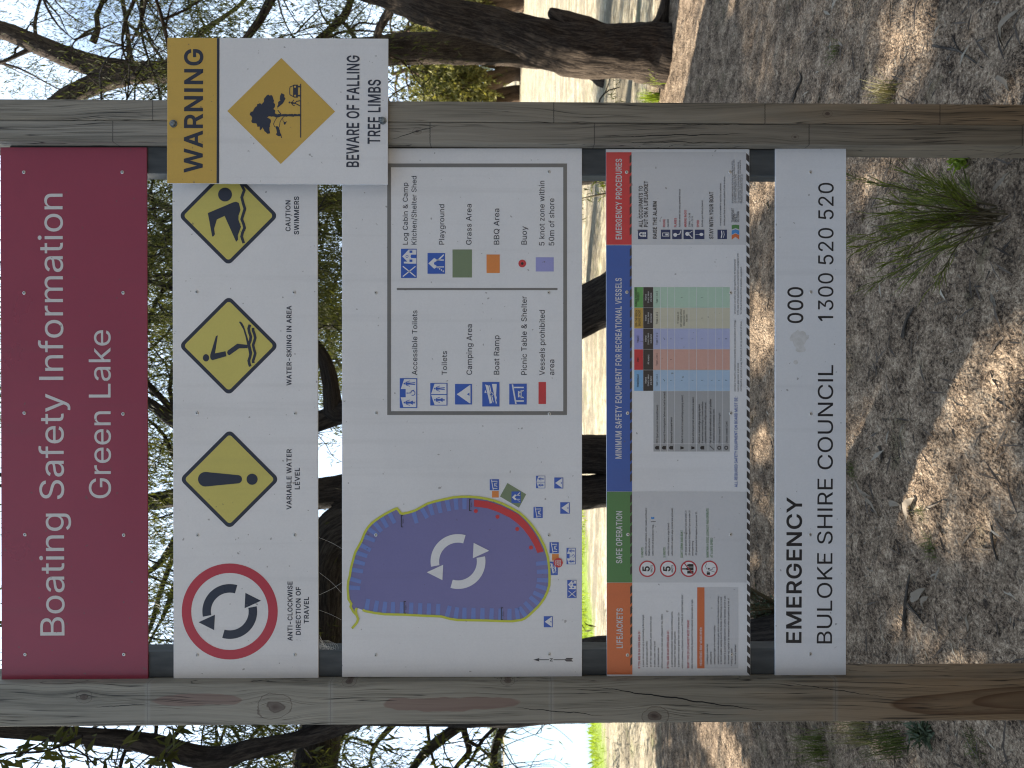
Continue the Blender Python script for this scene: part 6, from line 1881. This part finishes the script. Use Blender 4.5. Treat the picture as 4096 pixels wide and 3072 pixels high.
# 8. open woodland far off at the right, each tree its own crown and stems
far = [(Y2U(300), 2082, 11, 'three-stemmed brown gum far beyond the straight trunk', 3), (Y2U(392), 2078, 10, 'brown leaning gum far away beside the right post', 2), (Y2U(22), 2096, 11, 'far gum at the right edge behind the leaning trunk', 2),
       (Y2U(160), 2062, 13, 'tall far gum hidden behind the two near trunks', 2), (2420, 2058, 12, 'far gum behind the boards towards the right', 2), (2080, 2052, 11, 'far gum behind the middle of the boards', 2)]
for k, (u, v, h, lab, ns) in enumerate(far):
    p = on_ground(u, v)
    sc = p.y / 48.0
    tr = Tree(200 + k)
    H_ = h * sc * .82
    for s_ in range(ns):
        a0 = (s_ - (ns - 1) / 2) * .55 + tr.rg.uniform(-.1, .1)
        top_ = (p.x + math.sin(a0) * H_ * .55, p.y + tr.rg.uniform(-2, 2), H_ * tr.rg.uniform(.7, .85))
        pts = [(p.x + s_ * .35 * sc, p.y, -.4), (p.x + s_ * .4 * sc, p.y, .6), (p.x + math.sin(a0) * H_ * .2, p.y, H_ * .3), top_]
        tr.tube(pts, [.50 * sc, .42 * sc, .30 * sc, .12 * sc], .5, 12, .1)
        for q in range(11):
            f = tr.rg.uniform(.45, 1)
            b0 = Vector(pts[2]).lerp(Vector(top_), f)
            an = tr.rg.uniform(0, 6.28)
            tr.branch(b0, (math.cos(an), math.sin(an), tr.rg.uniform(-.3, .7)), H_ * .24, .10 * sc, 1, .5, kids=5)
    tr.leaves(30 if k < 4 else 16, L=(.28, .55), W=(.10, .2), spread=.55 * sc, hang=.7)
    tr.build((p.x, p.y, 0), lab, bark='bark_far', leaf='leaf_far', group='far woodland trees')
# ------------------------------------------------------------------ low plants, litter, twigs
def tuft(name, u, v, n, h, spread, mat, label, cat, group=None, wdt=(.003, .006), lean=(0, 0), base=None):
    p = base or on_ground(u, v)
    z = ground_z(p.x, p.y)
    V, F, k = [], [], 0
    rg = random.Random(int(u * 7 + v))
    for _ in range(n):
        bx, by = p.x + rg.gauss(0, spread * .22), p.y + rg.gauss(0, spread * .22)
        an = rg.uniform(0, 6.28)
        ln = h * rg.uniform(.55, 1.1)
        out = rg.uniform(.1, 1) * spread / max(h, .01) * .8
        dx, dy = math.cos(an) * out + lean[0], math.sin(an) * out + lean[1]
        wd = rg.uniform(*wdt)
        sx, sy = -math.sin(an) * wd / 2, math.cos(an) * wd / 2
        prev = None
        for s in (0, .35, .7, 1.0):
            x = bx + dx * ln * s * (0.6 + .5 * s); y_ = by + dy * ln * s * (.6 + .5 * s)
            zq = z - .01 + ln * (s - .35 * s * s * min(1.2, out))
            w_ = (1 - s * .85)
            V += [(x - sx * w_, y_ - sy * w_, zq), (x + sx * w_, y_ + sy * w_, zq)]
            if prev is not None:
                F.append((prev, prev + 1, k + 1, k))
            prev = k; k += 2
    o = np_mesh(name, np.array(V) , np.array(F), M[mat])
    o.data.transform(Matrix.Translation((-p.x, -p.y, -z)))
    o.location = (p.x, p.y, z)
    return tag(o, label, cat, group)


# wattle seedling under the lowest board: reddish stems with long narrow leaves
p = on_ground(2203, 3992)
m, t, b = new_mat('wattle_stem')
b.inputs['Base Color'].default_value = (0.10, 0.075, 0.035, 1)
b.inputs['Roughness'].default_value = 0.6
M['stem'] = m
tr = Tree(301)
rg = random.Random(31)
for k in range(28):
    fx = rg.uniform(-1, 1)
    top = at(2203 - 60 + fx * 220 + rg.gauss(0, 20), 3400 + rg.uniform(-90, 330) + abs(fx) * 150, p.y + rg.uniform(-.18, .22))
    base = Vector((p.x + rg.gauss(0, .02), p.y + rg.gauss(0, .02), ground_z(p.x, p.y) - .01))
    mid_ = base.lerp(top, .5) + Vector((rg.gauss(0, .015), rg.gauss(0, .02), .03))
    pts = [tuple(base), tuple(base.lerp(mid_, .5) + Vector((0, 0, .01))), tuple(mid_), tuple(mid_.lerp(top, .55)), tuple(top)]
    tr.tube(pts, [.0032, .0028, .0022, .0016, .0008], .03, 5)
    c = np.array(pts)
    for j in range(52):
        s = rg.uniform(.12, 1) ** .8 * 4
        i = min(3, int(s))
        q = c[i] + (c[i + 1] - c[i]) * (s - i)
        ax = (c[i + 1] - c[i]); ax /= np.linalg.norm(ax)
        tr.lb.append(q); tr.ld.append(ax * .95 + np.array([rg.gauss(0, .26), rg.gauss(0, .26), rg.gauss(0, .12)]))
        tr.ll.append(rg.uniform(.05, .115)); tr.lw.append(rg.uniform(.0022, .0040))
root = empty('wattle_seedling', (p.x, p.y, 0), 'green narrow-leaved seedling sprouting from bare dirt below the phone number board', 'plant')
np_mesh('stems', np.concatenate(tr.v), np.concatenate(tr.f), M['stem'], root, True)
leaf_mesh('foliage', M['wattle'], root, tr.lb, tr.ld, tr.ll, tr.lw, .2)

tuft('grass_tuft', Y2U(372), 3580, 90, .13, .10, 'grass_dry', 'small half-dead grass tuft touching the right post', 'grass tuft', 'grass tufts', lean=(0, 0))
tuft('grass_tuft', Y2U(305), 2668, 120, .22, .13, 'shore_grass', 'bright green grass tuft at the foot of the leaning trunk', 'grass tuft', 'grass tufts', wdt=(.006, .012))
tuft('grass_tuft', Y2U(392), 2640, 110, .24, .14, 'shore_grass', 'bright green grass tuft just right of the right post in sunlight', 'grass tuft', 'grass tufts', wdt=(.006, .012))
tuft('grass_tuft', Y2U(2960), 3600, 80, .22, .14, 'grass', 'green grass tuft left of the left post, lowest of the three', 'grass tuft', 'grass tufts', lean=(-.1, 0))
tuft('grass_tuft', Y2U(2925), 3470, 70, .22, .15, 'grass_dry', 'pale straggly grass tuft close against the left post', 'grass tuft', 'grass tufts')
tuft('grass_tuft', Y2U(2990), 3300, 80, .22, .18, 'grass', 'thin green grass tuft left of the left post, farthest of the three', 'grass tuft', 'grass tufts')
tuft('grass_tuft', Y2U(2985), 3900, 60, .05, .10, 'grass', 'low flat grass patch at the bottom left corner', 'grass tuft', 'grass tufts')
tuft('grass_tuft', Y2U(2050), 3700, 0 or 40, .045, .06, 'grass', 'tiny green grass clump on the sunlit dirt', 'grass tuft', 'grass tufts', wdt=(.002, .004))
tuft('grass_tuft', Y2U(1880), 3430, 70, .05, .09, 'grass', 'low green grass clump under the lower edge of the phone board', 'grass tuft', 'grass tufts', wdt=(.002, .004))
tuft('grass_tuft', Y2U(2190), 3730, 70, .05, .09, 'grass', 'low mossy clump on shaded dirt right of the left post', 'grass tuft', 'grass tufts', wdt=(.002, .004))
tuft('grass_tuft', Y2U(210), 3330, 60, .06, .09, 'grass', 'sparse grass clump on dirt far right of the right post', 'grass tuft', 'grass tufts', wdt=(.002, .004))


def leafy(name, u, v, n, h, rad, mat, label, L, W, cat='plant', up=.5):
    p = on_ground(u, v)
    z = ground_z(p.x, p.y)
    rg = random.Random(int(u + v))
    tr = Tree(400 + int(u) % 50)
    root = empty(name, (p.x, p.y, z), label, cat)
    for k in range(max(5, n // 26)):
        an = rg.uniform(0, 6.28)
        tp = (p.x + math.cos(an) * rad * rg.uniform(.2, 1), p.y + math.sin(an) * rad * rg.uniform(.2, 1), z + h * rg.uniform(.4, 1))
        pts = [(p.x, p.y, z - .01), (p.x * .6 + tp[0] * .4, p.y * .6 + tp[1] * .4, z + h * .35), tp]
        tr.tube(pts, [.006 * h / .3 + .0015, .004 * h / .3 + .001, .001], .04, 5)
        c = np.array(pts)
        for j in range(26):
            s = rg.uniform(.25, 1) * 2
            i = min(1, int(s))
            q = c[i] + (c[i + 1] - c[i]) * (s - i)
            tr.lb.append(q + np.array([rg.gauss(0, .012), rg.gauss(0, .012), rg.gauss(0, .012)]))
            tr.ld.append((rg.gauss(0, .8), rg.gauss(0, .8), up + rg.gauss(0, .5))); tr.ll.append(rg.uniform(*L)); tr.lw.append(rg.uniform(*W))
    np_mesh('stems', np.concatenate(tr.v), np.concatenate(tr.f), M['stem'], root, True)
    leaf_mesh('foliage', M[mat], root, tr.lb, tr.ld, tr.ll, tr.lw, .25)


leafy('saltbush', 640, 3150, 520, .42, .26, 'salt', 'grey-green saltbush at the foot of the nearest gum, seen between the two lowest boards', (.018, .035), (.006, .010), 'shrub')
leafy('saltbush', 700, 3040, 420, .40, .30, 'salt', 'sparse grey shrub right of the saltbush, between the two lowest boards', (.02, .035), (.005, .009), 'shrub')
leafy('weed_seedling', Y2U(640), 3868, 80, .07, .045, 'shore_grass', 'small yellow-green weed beside the foot of the right post', (.016, .028), (.009, .014))
leafy('weed_seedling', Y2U(2935), 3718, 26, .05, .05, 'salt', 'small grey-green rosette of pointed leaves left of the left post', (.04, .06), (.008, .012), up=.3)
leafy('gum_sapling', 2330, 2560, 190, .95, .55, 'wattle', 'leafy young gum seen through the gap above the red emergency heading', (.09, .16), (.014, .022), 'sapling', up=.0)

# fallen leaves and bark chips: nobody could count them
n = 6500
ly = 1.7 * (11 / 1.7) ** nrng.uniform(0, 1, n)
lx = nrng.uniform(-.72, .72, n) * (ly + .6)
k = (vnoise(lx * 1.3, ly * 1.3, 0, 41) + nrng.uniform(-.7, .7, n)) > -.15
lx, ly = lx[k], ly[k]
lz = ground_height(lx, ly) + .006
n = len(lx)
an = nrng.uniform(0, 6.28, n)
dr = np.stack([np.cos(an), np.sin(an), nrng.normal(0, .18, n)], 1)
ln = nrng.choice([.014, .03, .055, .09], n, p=[.62, .25, .10, .03]) * nrng.uniform(.7, 1.3, n)
v, f = leaf_quads(np.stack([lx, ly, lz], 1), dr, ln, ln * nrng.uniform(.10, .24, n), nrng.normal(1.57, .45, n) * 0 + nrng.normal(0, .4, n), .25)
o = np_mesh('leaf_litter', v, f, M['litter'])
tag(o, 'dry gum leaves and bark chips scattered over the dirt', 'leaf litter', kind='stuff')
M['litter_dark'] = leaf_mat('dark_litter', (0.035, 0.027, 0.022), (0.12, 0.095, 0.075), 0.05, scale=3)
n = 2400
ly = 1.7 * (10 / 1.7) ** nrng.uniform(0, 1, n)
lx = nrng.uniform(-.72, .72, n) * (ly + .6)
lz = ground_height(lx, ly) + .004
an = nrng.uniform(0, 6.28, n)
dr = np.stack([np.cos(an), np.sin(an), nrng.normal(0, .15, n)], 1)
ln = nrng.uniform(.03, .14, n)
v, f = leaf_quads(np.stack([lx, ly, lz], 1), dr, ln, np.minimum(ln * .12, .008), nrng.normal(0, .4, n), .12)
o = np_mesh('twig_litter', v, f, M['litter_dark'])
tag(o, 'dark twiglets and bark strips scattered over the dirt', 'twig litter', kind='stuff')

M['twig'] = bark_mat('dead_twig', (0.05, 0.042, 0.036), (0.17, 0.15, 0.125), .5, 3)


def stick(name, pts, r0, label, forks=(), cat='twig', group='dead sticks on the dirt', mat='twig'):
    tr = Tree(int(pts[0][0]) % 97)
    W_ = []
    for u, v in pts:
        q = on_ground(u, v)
        W_.append((q.x, q.y, ground_z(q.x, q.y) + r0 * .8))
    tr.tube(W_, [r0 * (1 - .6 * i / (len(W_) - 1)) for i in range(len(W_))], .02, 8, .18)
    for fk in forks:
        F_ = []
        for u, v in fk:
            q = on_ground(u, v)
            F_.append((q.x, q.y, ground_z(q.x, q.y) + r0 * .7))
        tr.tube(F_, [r0 * .6, r0 * .5, r0 * .25][:len(F_)], .02, 6, .18)
    V = np.concatenate(tr.v)
    o = np_mesh(name, V - np.array(W_[0]), np.concatenate(tr.f), M[mat], None, True, np.concatenate(tr.uv))
    o.location = W_[0]
    return tag(o, label, cat, group)


T4 = lambda x, y, ox, oy, f=.463: (3072 - (oy + y * f), ox + x * f)
stick('dead_stick', [T4(1240, 1255, 3072, 768), T4(1268, 1130, 3072, 768), T4(1300, 1040, 3072, 768), T4(1330, 1000, 3072, 768)], .007, 'short black stick on shaded dirt left of the green seedling')
stick('dead_stick', [T4(1460, 395, 3072, 0), T4(1600, 425, 3072, 0), T4(1700, 440, 3072, 0), T4(1800, 510, 3072, 0), T4(1875, 585, 3072, 0)], .005, 'grey forked twig on the dirt right of the right post', [[T4(1700, 440, 3072, 0), T4(1650, 370, 3072, 0), T4(1620, 310, 3072, 0)]])
stick('dead_stick', [T4(1175, 470, 3072, 2304), T4(1205, 260, 3072, 2304), T4(1230, 90, 3072, 2304), T4(1235, -20, 3072, 2304)], .008, 'dark stick under curled bark pieces right of the left post', [[T4(1235, 240, 3072, 2304), T4(1300, 320, 3072, 2304), T4(1355, 410, 3072, 2304)]])
stick('dead_stick', [T4(180, 870, 3072, 0), T4(230, 760, 3072, 0), T4(270, 680, 3072, 0), T4(245, 620, 3072, 0)], .009, 'thick pale stick leaning to the right post at its right side')
stick('dead_stick', [T4(1930, 1280, 3072, 1536), T4(1975, 1400, 3072, 1536), T4(2010, 1520, 3072, 1536)], .006, 'dark stick lying near the bottom of the frame below the sunlit patch')
stick('dead_stick', [T4(1010, 540, 3072, 1536), T4(1030, 600, 3072, 1536), T4(1020, 660, 3072, 1536)], .007, 'short dark stub of stick just under the phone board')

M['barkstrip'] = leaf_mat('fallen_bark', (0.13, 0.10, 0.075), (0.30, 0.25, 0.19), 0.05, scale=8)


def curl(name, pts, wd, label, cat='dead leaf', group='large dead leaves and bark curls'):
    V, F = [], []
    W_ = [on_ground(u, v) for u, v in pts]
    c, _ = catmull([tuple(q) for q in W_], [1] * len(W_), .012)
    n = len(c)
    for i, q in enumerate(c):
        s = i / (n - 1)
        tgt = c[min(i + 1, n - 1)] - c[max(i - 1, 0)]
        tgt /= np.linalg.norm(tgt) + 1e-9
        sd_ = np.array([-tgt[1], tgt[0], 0]) * wd * .36 * (math.sin(math.pi * min(1, s * .94 + .04)) ** .7)
        z = ground_z(q[0], q[1]) + .008 + .012 * math.sin(s * 3.1)
        for e, dz in ((-1, .007), (0, 0), (1, .007)):
            V.append((q[0] + sd_[0] * e, q[1] + sd_[1] * e, z + dz))
    for i in range(n - 1):
        for e in (0, 1):
            F.append((i * 3 + e, i * 3 + e + 1, i * 3 + 4 + e, i * 3 + 3 + e))
    V = np.array(V)
    o = np_mesh(name, V - V[0], F, M['barkstrip'], None, True)
    o.location = V[0]
    tag(o, label, cat, group)


curl('dead_leaf', [T4(820, 830, 3072, 1536), T4(860, 890, 3072, 1536), T4(940, 975, 3072, 1536)], .022, 'long pale leaf by the phone board, upper of the pair lying there')
curl('dead_leaf', [T4(870, 950, 3072, 1536), T4(950, 1030, 3072, 1536), T4(985, 1140, 3072, 1536)], .024, 'curved pale leaf by the phone board, lower of the pair lying there')
curl('dead_leaf', [T4(1090, 1060, 3072, 1536), T4(1135, 1030, 3072, 1536), T4(1190, 1045, 3072, 1536)], .034, 'broad pale leaf left of the sunlit dirt patch')
curl('bark_curl', [T4(1240, 1170, 3072, 1536), T4(1250, 1050, 3072, 1536), T4(1300, 985, 3072, 1536)], .045, 'dark-sided bark curl at the left edge of the sunlit dirt patch', 'bark piece')
curl('bark_curl', [T4(1355, 290, 3072, 2304), T4(1360, 220, 3072, 2304), T4(1415, 180, 3072, 2304)], .028, 'pale hooked bark curl beside the dark stick near the left post', 'bark piece')
curl('bark_curl', [T4(1250, 180, 3072, 2304), T4(1300, 190, 3072, 2304), T4(1370, 110, 3072, 2304)], .05, 'brown bark piece lying on the dark stick near the left post', 'bark piece')
curl('dead_leaf', [T4(1770, 480, 3072, 2304), T4(1780, 410, 3072, 2304), T4(1755, 325, 3072, 2304)], .022, 'curved pale leaf low on the shaded dirt near the left post')
curl('dead_leaf', [T4(1990, 1650, 3072, 0), T4(2080, 1580, 3072, 0), T4(2140, 1480, 3072, 0)], .024, 'long brown leaf right of the green seedling near the bottom of the frame')
curl('dead_leaf', [T4(2060, 330, 3072, 0), T4(2085, 230, 3072, 0), T4(2212, 80, 3072, 0)], .03, 'long tan leaf at the lower right corner of the dirt')
curl('dead_leaf', [T4(2045, 655, 3072, 0), T4(2110, 690, 3072, 0), T4(2135, 780, 3072, 0)], .022, 'curved tan leaf right of the foot of the right post')

# cobweb in the corner under the hazard board
m, t, b = new_mat('cobweb')
b.inputs['Base Color'].default_value = (0.75, 0.75, 0.72, 1)
b.inputs['Roughness'].default_value = 0.4
M['web'] = m
tr = Tree(77)
rg = random.Random(5)
WY = SIGN_Y + .012
a0, a1 = (3072 - 2540, 1277), (3072 - 2600, 1366)
for k in range(12):
    f = k / 11
    p0 = at(3072 - 2540 - 55 * f, 1276 + rg.uniform(0, 4), WY)
    p1 = at(3072 - 2600, 1280 + 84 * f, WY)
    md = p0.lerp(p1, .5) + Vector((rg.uniform(-.004, .004), 0, -.003))
    tr.tube([tuple(p0), tuple(md), tuple(p1)], [.00025] * 3, .01, 4)
for k in range(9):
    v0 = 1280 + k * 9
    tr.tube([tuple(at(3072 - 2600 + 2, v0, WY)), tuple(at(3072 - 2585 + 6, v0 - 3, WY)), tuple(at(3072 - 2565 + 4, 1278 + k * 4, WY))], [.0002] * 3, .01, 4)
for (ya, va, yb, vb) in ((2380, 1276, 2330, 1368), (2440, 1276, 2480, 1366), (2290, 1277, 2372, 1366), (2150, 1276, 2195, 1368)):
    p0, p1 = at(3072 - ya, va, WY), at(3072 - yb, vb, WY)
    tr.tube([tuple(p0), tuple(p0.lerp(p1, .5) + Vector((0, 0, -.004))), tuple(p1)], [.0002] * 3, .01, 4)
o = np_mesh('cobweb', np.concatenate(tr.v), np.concatenate(tr.f), M['web'])
tag(o, 'fine cobweb strung in the gap between the hazard board and the lake map', 'cobweb')
